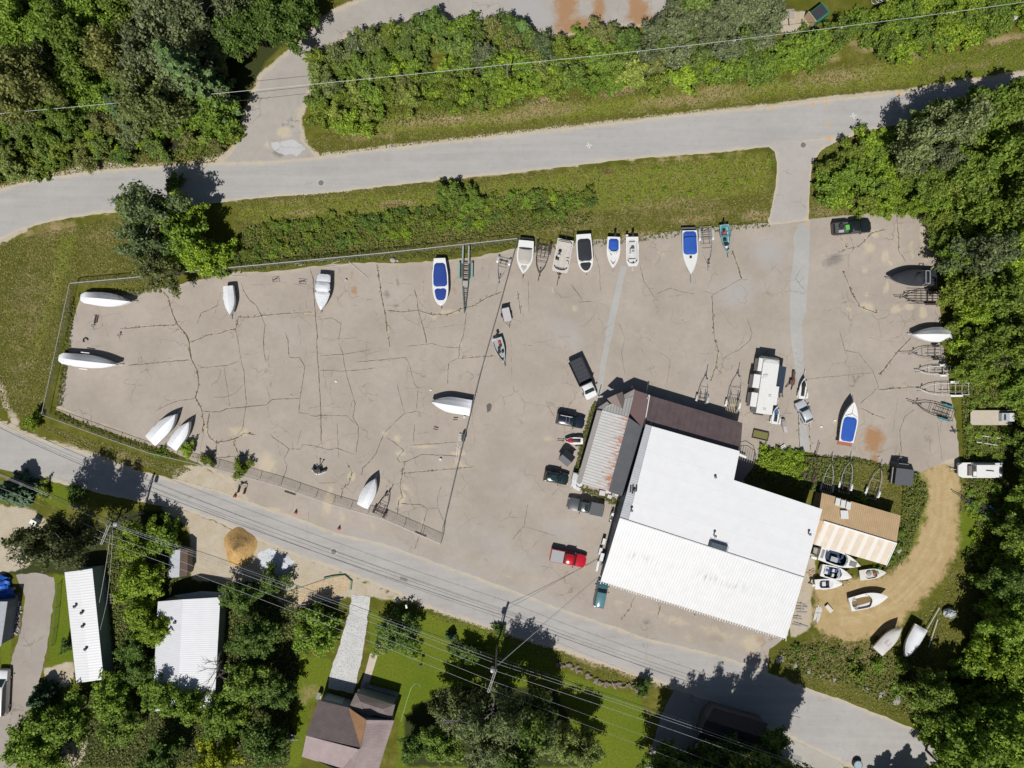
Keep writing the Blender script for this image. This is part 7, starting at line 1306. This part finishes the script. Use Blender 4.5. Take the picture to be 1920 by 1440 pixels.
for px, rz, l, lb_ in (((544,924),-18,1.8,'dark board lying against the south fence'),((789,1001),-22,1.9,'dark thin board at the east end of the south fence'),((458,905),25,1.0,'dark board near the fence pit')): simple('board', lb_, 'board', px, rz, [('plank', mat('dark_board', (.05,.042,.038), .9), lambda mb: mb.box((0,0,.06), (l,.24,.06))), ('batten', rustm, lambda mb: mb.box((.1*l,0,.11), (.1,.26,.04)))])
simple('pit_barrier', 'dark wooden barrier around a dug pit by the fence bush', 'barrier', (455,915), 75, [('board', mat('dark_timber', (.09,.06,.045), .9), lambda mb: (mb.box((-.1,.35,.5), (1.3,.1,.9)), mb.box((-.2,-.6,.5), (1.0,.1,.9)))), ('brace', woodg, lambda mb: mb.box((.5,0,.6), (.12,1.2,.15)))])
simple('pipes', 'tangle of long pale pipes and branches along the north fence', 'pipes', (640,492), 0, [('pipe', mat('pale_pipe', (.55,.53,.49), .7), lambda mb: [mb.tube([(x0,y0,.12),(x1,y1,.1)], .04, 5) for x0,y0,x1,y1 in ((-2.6,-.8,1.2,-.25),(1.2,.1,4.3,-2.6),(-3.6,.2,-.8,.6),(-1.5,-.2,.8,.6),(-7.6,-.3,-6.0,-.1),(-7.9,-.6,-5.6,-.35))])])
simple('pipes', 'thin pale poles lying on the lot below the fence clump', 'pipes', (448,517), 0, [('pipe', mat('pale_pipe', (.55,.53,.49), .7), lambda mb: [mb.tube([(x0,y0,.1),(x1,y1,.1)], .04, 5) for x0,y0,x1,y1 in ((-1.8,-.3,-.3,.6),(-1.2,-.1,1.2,-.15))])])
simple('rock', 'pale boulder on the lot edge between blue covered boat and pipes', 'rock', (737,488), 0, [('stone', mat('rock_grey', (.36,.34,.32), .9, var=.2), lambda mb: mb.blob((0,0,.2), (.55,.4,.4), 9, 6, 0, .15)), ('chip', mat('rock_grey', (.36,.34,.32), .9), lambda mb: mb.blob((.7,-.1,.1), (.25,.2,.15), 7, 5, 0, .2))])
simple('planter', 'shallow dark framed bed of weeds between lean-to and jet ski', 'planter', (1425,816), -13, [('frame', mat('dark_timber', (.09,.06,.045), .9), lambda mb: (mb.box((0,.62,.2), (2.4,.1,.4)), mb.box((0,-.62,.2), (2.4,.1,.4)), mb.box((1.2,0,.2), (.1,1.3,.4)), mb.box((-1.2,0,.2), (.1,1.3,.4)))), ('soil', mat('weedy_soil', (.16,.16,.05), .95, var=.4, scale=6), lambda mb: mb.box((0,0,.1), (2.3,1.15,.2)))])
simple('pallet', 'white slatted pallet at the weeds north of the warehouse', 'pallet', (1468,842), 32, [('slats', trimw, lambda mb: pal(mb, 5, 1.1, 1.15)), ('edge', black, lambda mb: mb.box((.0,.62,.1), (1.2,.08,.15)))])
simple('arched_rack', 'fan of thin steel bars under an arched frame at the warehouse corner', 'rack', (1399,850), -8, [('arch', black, lambda mb: mb.tube([(-1.6,1.0,.8),(-.4,1.3,1.0),(.9,.7,1.0),(1.3,-.3,.9),(1.2,-1.4,.7)], .05, 5)), ('bars', steel, lambda mb: [mb.tube([(-1.3+i*.36, .9-.12*i, .7), (-1.5+i*.38, -2.3+.08*i, .6)], .03, 4) for i in range(8)]), ('panel', trimw, lambda mb: mb.box((-.9,-.4,.8), (1.5,.3,.08), -.25))])
simple('seat_mould', 'grey moulded seat shell lying beside the blue jet ski', 'boat part', (1469,798), -76, [('shell', mat('shell_grey', (.26,.235,.235), .6, var=.1), lambda mb: mb.loft([[(x,-w_,.1),(x,-w_*.8,.1+h),(x,w_*.8,.1+h),(x,w_,.1)] for x,w_,h in ((-1.1,.25,.4),(-.7,.4,.55),(-.1,.38,.5),(.2,.33,.3),(1.1,.26,.25))], 0)), ('pad', mat('shell_pale', (.42,.40,.40), .6), lambda mb: mb.box((.55,0,.38), (1.1,.5,.06)))])
simple('rusty_tiller', 'dark rusty machine with two prongs right of the camper awning', 'machinery', (1484,713), 78, [('body', rustm, lambda mb: (mb.box((.6,.0,.45), (1.3,.35,.4), .1), mb.box((-.35,.05,.5), (.7,.75,.45)), mb.box((1.2,.05,.4), (.4,.45,.3)))), ('prong', black, lambda mb: (mb.tube([(-.6,.35,.4),(-1.3,.75,.15)], .06, 5), mb.tube([(-.6,-.2,.4),(-1.5,-.2,.15)], .06, 5))), ('engine', mat('dull_red', (.16,.03,.025), .6), lambda mb: mb.box((.15,-.1,.72), (.35,.3,.2)))])
simple('step_stool', 'small dark step beside the camper slide-out on its right', 'step', (1463,741), 5, [('tread', mat('step_grey', (.2,.19,.18), .7), lambda mb: (mb.box((0,.2,.35), (.5,.3,.05)), mb.box((0,-.15,.18), (.5,.3,.05)))), ('frame', black, lambda mb: (mb.box((.25,0,.2), (.05,.7,.4)), mb.box((-.25,0,.2), (.05,.7,.4))))])
simple('trailer_tongue', 'black loose tongue with cross piece on the right lot edge', 'trailer part', (1789,809), 0, [('bar', black, lambda mb: (mb.box((0,0,.3), (1.6,.1,.1)), mb.box((-.3,.2,.35), (.12,1.0,.1), .5))), ('jack', rustm, lambda mb: mb.tube([(-.3,.4,.1),(-.3,.4,.8)], .06, 6))])
# things along the warehouse west wall and office south end
for px, rz, d, m_, lb_, nm, ct in (((1077,892),75,(1.2,.8,1.3),mat('pale_blue_box', (.40,.46,.52), .4),'pale blue lidded tank beside the porch corner','tank','tank'),((1076,903),78,(1.3,.75,.9),trimw,'white long box below the pale blue tank','box','box'),((1081,914),-28,(1.1,.5,.5),trimw,'white slanted box at the office south corner','box','box'),((1128,923),-10,(1.0,.9,.8),mat('brown_crate', (.20,.09,.055), .8),'brown crate at the south wall of the office','crate','crate'),((1142,930),-20,(.7,.6,.6),woodt,'tan crate right of the brown crate','crate','crate'),((1140,922),-15,(.9,.4,.4),trimw,'white low box at the dark roof corner','box','box'),((1158,927),-15,(.9,.4,.5),trimw,'white low box at the gap between office and warehouse','box','box')):
    simple(nm, lb_, ct, px, rz, [('body', m_, lambda mb: mb.box((0,0,d[2]/2), d)), ('lid', mat('lid_'+m_.name, tuple(min(1, c*.9) for c in (.5,.5,.5)), .5) if m_ is not trimw else steel, lambda mb: mb.box((0,0,d[2]+.03), (d[0]*.9,d[1]*.85,.05)))])
simple('barrel', 'round white tank lid at the office south west corner', 'tank', (1086,906), 0, [('body', trimw, lambda mb: mb.tube([(0,0,0),(0,0,.9)], .42, 14)), ('lid', steel, lambda mb: mb.tube([(0,0,.9),(0,0,.95)], .36, 14))])
simple('motorcycle', 'white and black motorcycle standing against the warehouse west wall', 'motorcycle', (1146,965), 72, [('body', trimw, lambda mb: mb.loft([[(x,-w_,z0),(x,-w_*.8,z1),(x,w_*.8,z1),(x,w_,z0)] for x,w_,z0,z1 in ((-.8,.12,.6,.85),(-.2,.2,.5,.95),(.2,.22,.5,1.05),(.6,.12,.6,1.0))], 0)), ('saddle', black, lambda mb: mb.box((-.3,0,.98), (.7,.26,.1))), ('handlebar', black, lambda mb: mb.tube([(.45,-.38,1.1),(.5,0,1.05),(.45,.38,1.1)], .04, 5)), ('wheel', tyre, lambda mb: mb.tube([(.8,-.07,.32),(.8,.07,.32)], .32, 14)), ('wheel', tyre, lambda mb: mb.tube([(-.8,-.07,.32),(-.8,.07,.32)], .32, 14))])
for px, rz, d, m_, lb_ in (((1131,1013),75,(1.0,.5,.9),black,'black cabinet against the warehouse west wall'),((1125,1032),75,(1.1,.5,.6),woodg,'pale weathered crate against the warehouse west wall'),((1127,1042),75,(1.3,.6,.9),mat('dark_teal_bin', (.02,.05,.06), .5),'dark teal bin against the warehouse west wall'),((1120,1060),78,(1.6,.35,.4),trimw,'long white post at the lower west wall')): simple('cabinet' if m_ is black else 'bin', lb_, 'bin', px, rz, [('body', m_, lambda mb: mb.box((0,0,d[2]/2), d)), ('lid', steel, lambda mb: mb.box((0,0,d[2]+.02), (d[0]*.95,d[1]*.9,.04)))])
# east side scrap
def planks(mb, n, l, sp, th=.05, jit=.1, w_=.2):
    for i in range(n): mb.box((random.uniform(-jit,jit)*l, (i-(n-1)/2)*sp, .06+.02*(i % 3)), (l*random.uniform(.75,1.1), w_, th), random.uniform(-jit,jit))
for px, rz, n, l, sp, m_, lb_ in (((1502,1140),-8,4,1.7,.42,woodg,'stack of grey boards against the warehouse east wall'),((1495,1158),-8,2,1.3,.35,woodg,'small grey board pair at the warehouse south east corner'),((1522,1075),30,4,1.3,.3,woodt,'pile of orange tan boards between warehouse and runabout'),((1533,1150),75,6,2.6,.16,mat('bleached_wood', (.50,.48,.45), .9),'bleached branches and boards on the sandy track'),((1500,1172),-12,2,2.4,.2,woodg,'long grey timbers in the grass at the warehouse corner')):
    simple('lumber', lb_, 'lumber', px, rz, [('boards', m_, lambda mb: planks(mb, n, l, sp)), ('cross_board', m_, lambda mb: mb.box((0,0,.16), (.18, n*sp, .05), .2))])
simple('sheet_panel', 'white slab lying on the sandy track right of the bleached boards', 'panel', (1553,1140), -48, [('slab', mat('slab_white', (.56,.53,.46), .8), lambda mb: mb.box((0,0,.3), (1.4,.65,.06), 0, 0, 1, .12)), ('prop', woodt, lambda mb: mb.box((-.2,-.1,.12), (.8,.3,.2)))])
simple('glass_frame', 'grey framed pane leaning near the warehouse east wall', 'window', (1527,1032), 78, [('frame', gry_t, lambda mb: mb.box((0,0,.5), (1.1,.85,.08))), ('pane', mat('frosted_pane', (.33,.32,.30), .4), lambda mb: mb.box((0,0,.56), (.9,.65,.03)))])
simple('boulder', 'grey boulder in the grass east of the tan shed', 'rock', (1683,1031), 40, [('stone', mat('rock_grey', (.36,.34,.32), .9), lambda mb: mb.blob((0,0,.3), (.55,.35,.4), 9, 6, 0, .12)), ('chip', mat('rock_dark', (.1,.1,.1), .9), lambda mb: mb.blob((-.4,-.2,.1), (.3,.2,.15), 7, 5, 0, .2))])
simple('wire_bale', 'silvery round bale of wire in the weeds above the tarped boat pair', 'bale', (1776,1147), 0, [('bale', mat('wire_silver', (.42,.45,.46), .5, .2, var=.5, scale=6, bmp=1.0), lambda mb: mb.blob((0,0,.6), (.95,.8,.7), 12, 8, 0, .14)), ('coil', steel, lambda mb: mb.tube([(.7*math.cos(a*.8),.6*math.sin(a*.8),1.05+.03*a) for a in range(8)], .05, 5))])
for x, y, s, lb_ in ((1462,1237,1.0,'slabby tan stone at the top of the bank near the warehouse corner'),(1492,1247,.7,'white stone right of the slabby tan stone'),(1517,1259,.65,'first grey stone of the row along the lower road'),(1540,1267,.55,'reddish stone in the row along the lower road'),(1564,1274,.6,'stone beside the dark bush in the row along the lower road'),(1623,1291,.75,'pale stone between bushes on the lower bank'),(1652,1302,.95,'rounded whitish boulder on the lower bank'),(1681,1311,1.25,'largest grey boulder at the end of the stone row'),(1712,1323,.9,'last boulder of the row in tree shade')): simple('boulder', lb_, 'rock', (x, y), x % 90, [('stone', mat('rock_bank', (.30,.28,.25), .9, var=.25), lambda mb: mb.blob((0,0,.1*s), (.75*s,.5*s,.3*s), 9, 6, 0, .2)), ('chip', mat('rock_grey', (.36,.34,.32), .9), lambda mb: mb.blob((.6*s,.3*s,.08), (.25*s,.2*s,.15*s), 7, 5, 0, .2))], 'boulders on the lower bank')
# sand pile: a real heap
mb = MB(); rr_ = random.Random(5); n, k = 36, 9; vs = [(0,0,2.7)]
for j in range(1, k+1):
    u = j/k
    for i in range(n): a = 2*math.pi*i/n; R_ = 2.75*(1+.06*math.sin(3*a+1)+.05*math.sin(5*a)); vs.append((R_*u*math.cos(a)*.92, R_*u*math.sin(a)*1.12, max(.0, 2.7*(1-u)**1.05+.12*math.sin(7*u*3+a*2)*u*(1-u)*2+rr_.uniform(-.04,.04)*(u < 1))))
mb.add(vs, [(0, 1+i, 1+(i+1) % n) for i in range(n)]+[(1+(j-1)*n+i, 1+j*n+i, 1+j*n+(i+1) % n, 1+(j-1)*n+(i+1) % n) for j in range(1, k) for i in range(n)])
o = mb.build('sand_pile', gravelmat('orange_sand', (.42,.26,.10), (.53,.35,.15), 3), smooth=True); o.location = P(450,1025); tag(o, 'orange sand pile beside the lower road', 'sand pile')
# front gardens
simple('garden_bed', 'mulched bed with green edging at the mouth of the gravel driveway', 'garden bed', (598,1107), 12, [('mulch', gravelmat('straw_mulch', (.40,.30,.19), (.50,.40,.27), 5), lambda mb: mb.prism([(-5.2,-1.0),(2.0,-1.5),(4.6,-.8),(5.2,.4),(4.4,1.5),(2.0,1.6),(-4.8,.8)], .0, .12)), ('edging', mat('edging_green', (.09,.19,.11), .6), lambda mb: mb.tube([(1.2,1.75,.15),(2.6,1.75,.18),(4.5,1.55,.18),(5.35,.4,.18),(4.9,-.9,.18)], .12, 6)), ('board', mat('grey_wood', (.25,.22,.19), .8), lambda mb: (mb.box((.2,-1.75,.2), (6.6,.12,.3), R(-4)), mb.box((-.4,-2.1,.2), (6.6,.1,.2), R(-4))))])
for i, (a_, b_) in enumerate((((1060-15,1246),(1205,1300)),)):
    p, q = P(*a_), P(*b_); mbx = MB(); rr_ = random.Random(9)
    for j in range(34): u = j/33; x, y = p.x+(q.x-p.x)*u+rr_.uniform(-.3,.3), p.y+(q.y-p.y)*u+.5*math.sin(u*9)+rr_.uniform(-.3,.3); mbx.blob((x-p.x, y-p.y, .15), (rr_.uniform(.3,.7), rr_.uniform(.18,.34), .22), 8, 5, 0, .25, rr_.uniform(0, 3))
    o = mbx.build('retaining_wall', mat('wall_stone', (.215,.175,.13), .95, var=.35)); o.location = (p.x, p.y, 0); tag(o, 'low rough stone retaining wall between lawn and lower road', 'wall')
mb = MB(); mb.tube([(0,0,.05),(.9,3.2,.05),(1.6,5.2,.05),(2.2,5.9,.05),(2.8,5.9,.05),(3.0,5.3,.05)], .035, 5); o = mb.build('garden_hose', mat('hose_green', (.28,.5,.22), .5)); o.location = P(752,1352); tag(o, 'pale green garden hose curling on the lawn by the shingled house', 'hose')
def fig(mb): mb.tube([(0,0,0),(0,0,1.4)], .05, 6); mb.blob((0,0,1.5), (.2,.2,.15), 8, 5)
simple('bird_feeder', 'small dark feeder on a post in the middle of the lawn', 'feeder', (791,1240), 0, [('post', black, lambda mb: mb.tube([(0,0,0),(0,0,1.4)], .04, 6)), ('tray', black, lambda mb: mb.box((0,0,1.45), (.5,.35,.1))), ('roof', rustm, lambda mb: mb.box((0,0,1.75), (.45,.4,.08), 0, 0, .7))])
simple('mailbox', 'white mailbox on a post at the road below the round tree', 'mailbox', (764,1133), 15, [('post', woodg, lambda mb: mb.box((0,0,.5), (.1,.1,1.0))), ('box', trimw, lambda mb: mb.box((0,0,1.1), (.25,.55,.28)))])
simple('barbecue', 'black barbecue with wheels left of the garage wall', 'barbecue', (600,1300), 70, [('body', black, lambda mb: mb.box((0,0,.8), (1.2,.55,.4), 0, 0, .9)), ('shelf', mat('yellow_grey', (.35,.33,.16), .6), lambda mb: mb.box((-.2,-.35,.75), (.6,.25,.05))), ('wheel', tyre, lambda mb: mb.tube([(.5,-.35,.25),(.5,-.25,.25)], .25, 10))])
simple('lawn_cart', 'dark cart with pale drawbar in the shade left of the shingled house', 'cart', (545,1377), 0, [('tub', black, lambda mb: mb.box((0,0,.6), (1.5,.8,.5), 0, 0, 1.1)), ('drawbar', steel, lambda mb: mb.tube([(-1.2,-.8,.2),(1.3,-.75,.25)], .04, 5)), ('handle', woodg, lambda mb: mb.tube([(.7,.1,.7),(1.2,.1,.9)], .04, 5))])
simple('flag', 'small folded flag on a leaning staff in the round driveway tree', 'flag', (583,1186), 35, [('staff', trimw, lambda mb: mb.tube([(0,0,3.5),(1.1,0,5.4)], .03, 5)), ('cloth', mat('flag_pale', (.45,.40,.42), .8), lambda mb: mb.add([(-.05,0,4.4),(.5,.02,5.3),(.6,-.35,5.0),(.1,-.4,4.2)], [(0,1,2,3)]))])
simple('container', 'small pale box with dark side on the dirt by the spruce', 'box', (71,977), -30, [('body', trimw, lambda mb: mb.box((0,0,.6), (1.0,.7,1.2))), ('door', black, lambda mb: mb.box((.52,0,.6), (.05,.6,1.0)))])
fence('thin wooden rail fence along the lane beside the mobile home', [(107,1095),(104,1140),(100,1180),(95,1212)], 1.0, m=mat('rail_dark', (.12,.11,.10), .8), name='rail_fence', sp=3.4)
simple('tarp_heap', 'crumpled bright blue tarp over a pile at the left edge', 'tarp', (4,1100), 10, [('tarp', mat('tarp_blue', (.015,.10,.46), .45, var=.1, bmp=.6), lambda mb: (mb.blob((-.3,.3,.4), (2.1,1.5,1.0), 20, 10, 0, .16, .4), mb.blob((.4,-.8,.3), (1.5,1.2,.8), 16, 8, 0, .18))), ('board', woodt, lambda mb: mb.box((1.9,-.6,.5), (1.0,.4,.1), .3))])
simple('stone_border', 'border of small pale stones along the lane', 'stones', (34,1150), 0, [('stones', mat('rock_pale', (.42,.39,.36), .9), lambda mb: [mb.blob((random.uniform(-.6,.6)-.0018*(i-30)**2*.4, 3.0-i*.1, .1), (random.uniform(.1,.22),)*3, 7, 4, 0, .25) for i in range(64)]), ('soil', mat('bed_soil', (.16,.13,.10), .95), lambda mb: mb.box((-.3,0,.02), (1.4,6.4,.04)))])
car('van', 'silver white van at the left edge beside the lane', 'van', (0,1342), (4,1256), 2.0, 2.0, paint('paint_white', (.66,.66,.66)), (.82,.66,.05,.02), .82, 'suv', None, None)
# top right beyond the thicket
simple('dumpster', 'green skip with dark interior beyond the thicket at top right', 'skip', (1529,34), 37, [('body', mat('skip_green', (.03,.16,.09), .5), lambda mb: mb.prism([(-1.25,-1.0),(1.25,-1.0),(1.25,1.0),(-1.25,1.0)], 0, 1.7)), ('lid', mat('skip_dark_inside', (.03,.035,.04), .6), lambda mb: mb.box((-.1,.1,1.74), (2.2,1.6,.06))), ('side_panel', woodt, lambda mb: mb.box((-1.35,.2,.9), (.1,2.0,1.8)))])  # dark slab on the solid body stands in for the shaded inside
simple('pallet', 'weathered pallet on the bare ground left of the green skip', 'pallet', (1480,27), 5, [('slats', woodg, lambda mb: pal(mb, 5, 1.3, 1.5)), ('frame', rustm, lambda mb: (mb.box((-.95,0,.3), (.1,1.9,.1)), mb.box((0,1.0,.3), (1.9,.1,.1)), mb.box((-.3,-1.3,.3), (.1,1.2,.1))))])
simple('scrap_machine', 'white and grey scrap machine at the top right corner', 'machinery', (1903,27), 20, [('body', mat('scrap_white', (.5,.53,.56), .5, var=.2), lambda mb: (mb.box((0,0,.7), (1.9,1.1,.6), .5), mb.box((-.6,-.6,.5), (.9,.6,.5), .3), mb.box((.5,-.5,.9), (.6,.5,.4), .8))), ('arm', trimw, lambda mb: mb.tube([(-.8,1.2,.9),(1.4,1.5,1.0)], .1, 6)), ('engine', black, lambda mb: mb.box((-.1,.1,1.1), (.6,.5,.3)))])
simple('scrap_heap', 'grey wire scrap at the top edge right of the green skip', 'scrap', (1642,4), 0, [('coil', steel, lambda mb: [mb.tube([(.6*math.cos(a)+x,.45*math.sin(a)+.2*x,.4+.15*i) for a in np.linspace(0,6,9)], .05, 4) for i, x in enumerate((-.3,.3,.9))]), ('sheet', mat('yellow_sheet', (.5,.36,.08), .6), lambda mb: mb.box((1.6,.3,.4), (.5,.8,.1), .3))])
simple('white_box', 'small white box in the grass at the thicket foot, left end', 'box', (664,251), 0, [('body', trimw, lambda mb: mb.box((0,0,.3), (.55,.5,.6))), ('lid', steel, lambda mb: mb.box((0,0,.62), (.5,.45,.04)))])
simple('culvert', 'dark culvert opening with concrete lip beside the curving road', 'culvert', (316,282), 0, [('pit', mat('culvert_dark', (.012,.012,.01), .9), lambda mb: mb.box((0,0,.03), (2.2,2.0,.06), .2)), ('pool', mat('muddy_water', (.05,.04,.018), .15), lambda mb: mb.box((.4,1.2,.03), (2.4,1.6,.04))), ('lip', mat('lip_concrete', (.42,.39,.34), .9), lambda mb: mb.box((0,-1.1,.15), (1.4,.25,.3)))])  # pit is a flat slab, the opening's darkness put into its colour
for x, y, lb_ in ((602,343,'round iron manhole cover in the upper road'),(626,1034,'round iron manhole cover in the lower road'),(1506,272,'round iron manhole cover at the short drive junction')):
    p = P(x, y); mb = MB(); mb.tube([(0,0,.018),(0,0,.032)], .42, 18); r_ = thing('manhole_cover', lb_, 'manhole', p); mb.build('cover', mat('manhole_iron', (.16,.14,.125), .7, var=.25), r_); mb = MB(); mb.tube([(0,0,.012),(0,0,.026)], .58, 20); mb.build('frame', mat('manhole_ring', (.40,.37,.33), .8), r_)
simple('storm_drain', 'rectangular drain grate at the lower road edge above the round tree', 'drain', (757,1086), -18, [('grate', mat('manhole_iron', (.16,.14,.125), .7), lambda mb: [mb.box((-.5+i*.16,0,.034), (.07,.4,.02)) for i in range(7)]), ('frame', mat('drain_frame', (.2,.17,.15), .7), lambda mb: mb.box((0,0,.026), (1.2,.5,.014)))])
p = P(1645,1433) if False else P(1605,1430); r_ = thing('round_tub', 'round pale tub at the bottom edge beside the concrete apron', 'tub', p); mb = MB(); mb.tube([(0,0,0),(0,0,.7)], .72, 18); mb.build('tub', black, r_); mb = MB(); mb.tube([(0,0,.69),(0,0,.74)], .62, 18); mb.build('water', mat('tub_pale', (.33,.42,.48), .2, var=.5, scale=3), r_)  # round tub with a pale disc of water on top
simple('canoe_cover', 'green tarp hump with pale end in front of the shaded house', 'tarp', (1298,1408), 60, [('tarp', mat('tarp_green', (.02,.07,.05), .6), lambda mb: mb.loft([[(x,-w_,.1),(x,0,h),(x,w_,.1)] for x,w_,h in ((-2.2,.9,1.0),(-.5,.8,1.1),(.8,.5,.8),(1.5,.25,.5))], 0)), ('end_cap', mat('pale_cap', (.45,.48,.5), .5), lambda mb: mb.blob((1.3,0,.6), (.45,.3,.25), 10, 6))])
# leafless scraps of paper and stones on the lot
for i, (x, y) in enumerate(((546,742),(630,715),(1440,790),(1540,800),(1648,857),(1565,788),(893,737),(808,731))): 
    p = P(x, y); mb = MB(); mb.blob((0,0,.08), (.2,.16,.1), 7, 4, 0, .25); o = mb.build('stone', trimw if i % 2 else mat('rock_pale', (.42,.39,.36), .9)); o.location = (p.x, p.y, 0); tag(o, 'small pale stone lying loose on the open lot', 'stone', 'loose stones on the lot')
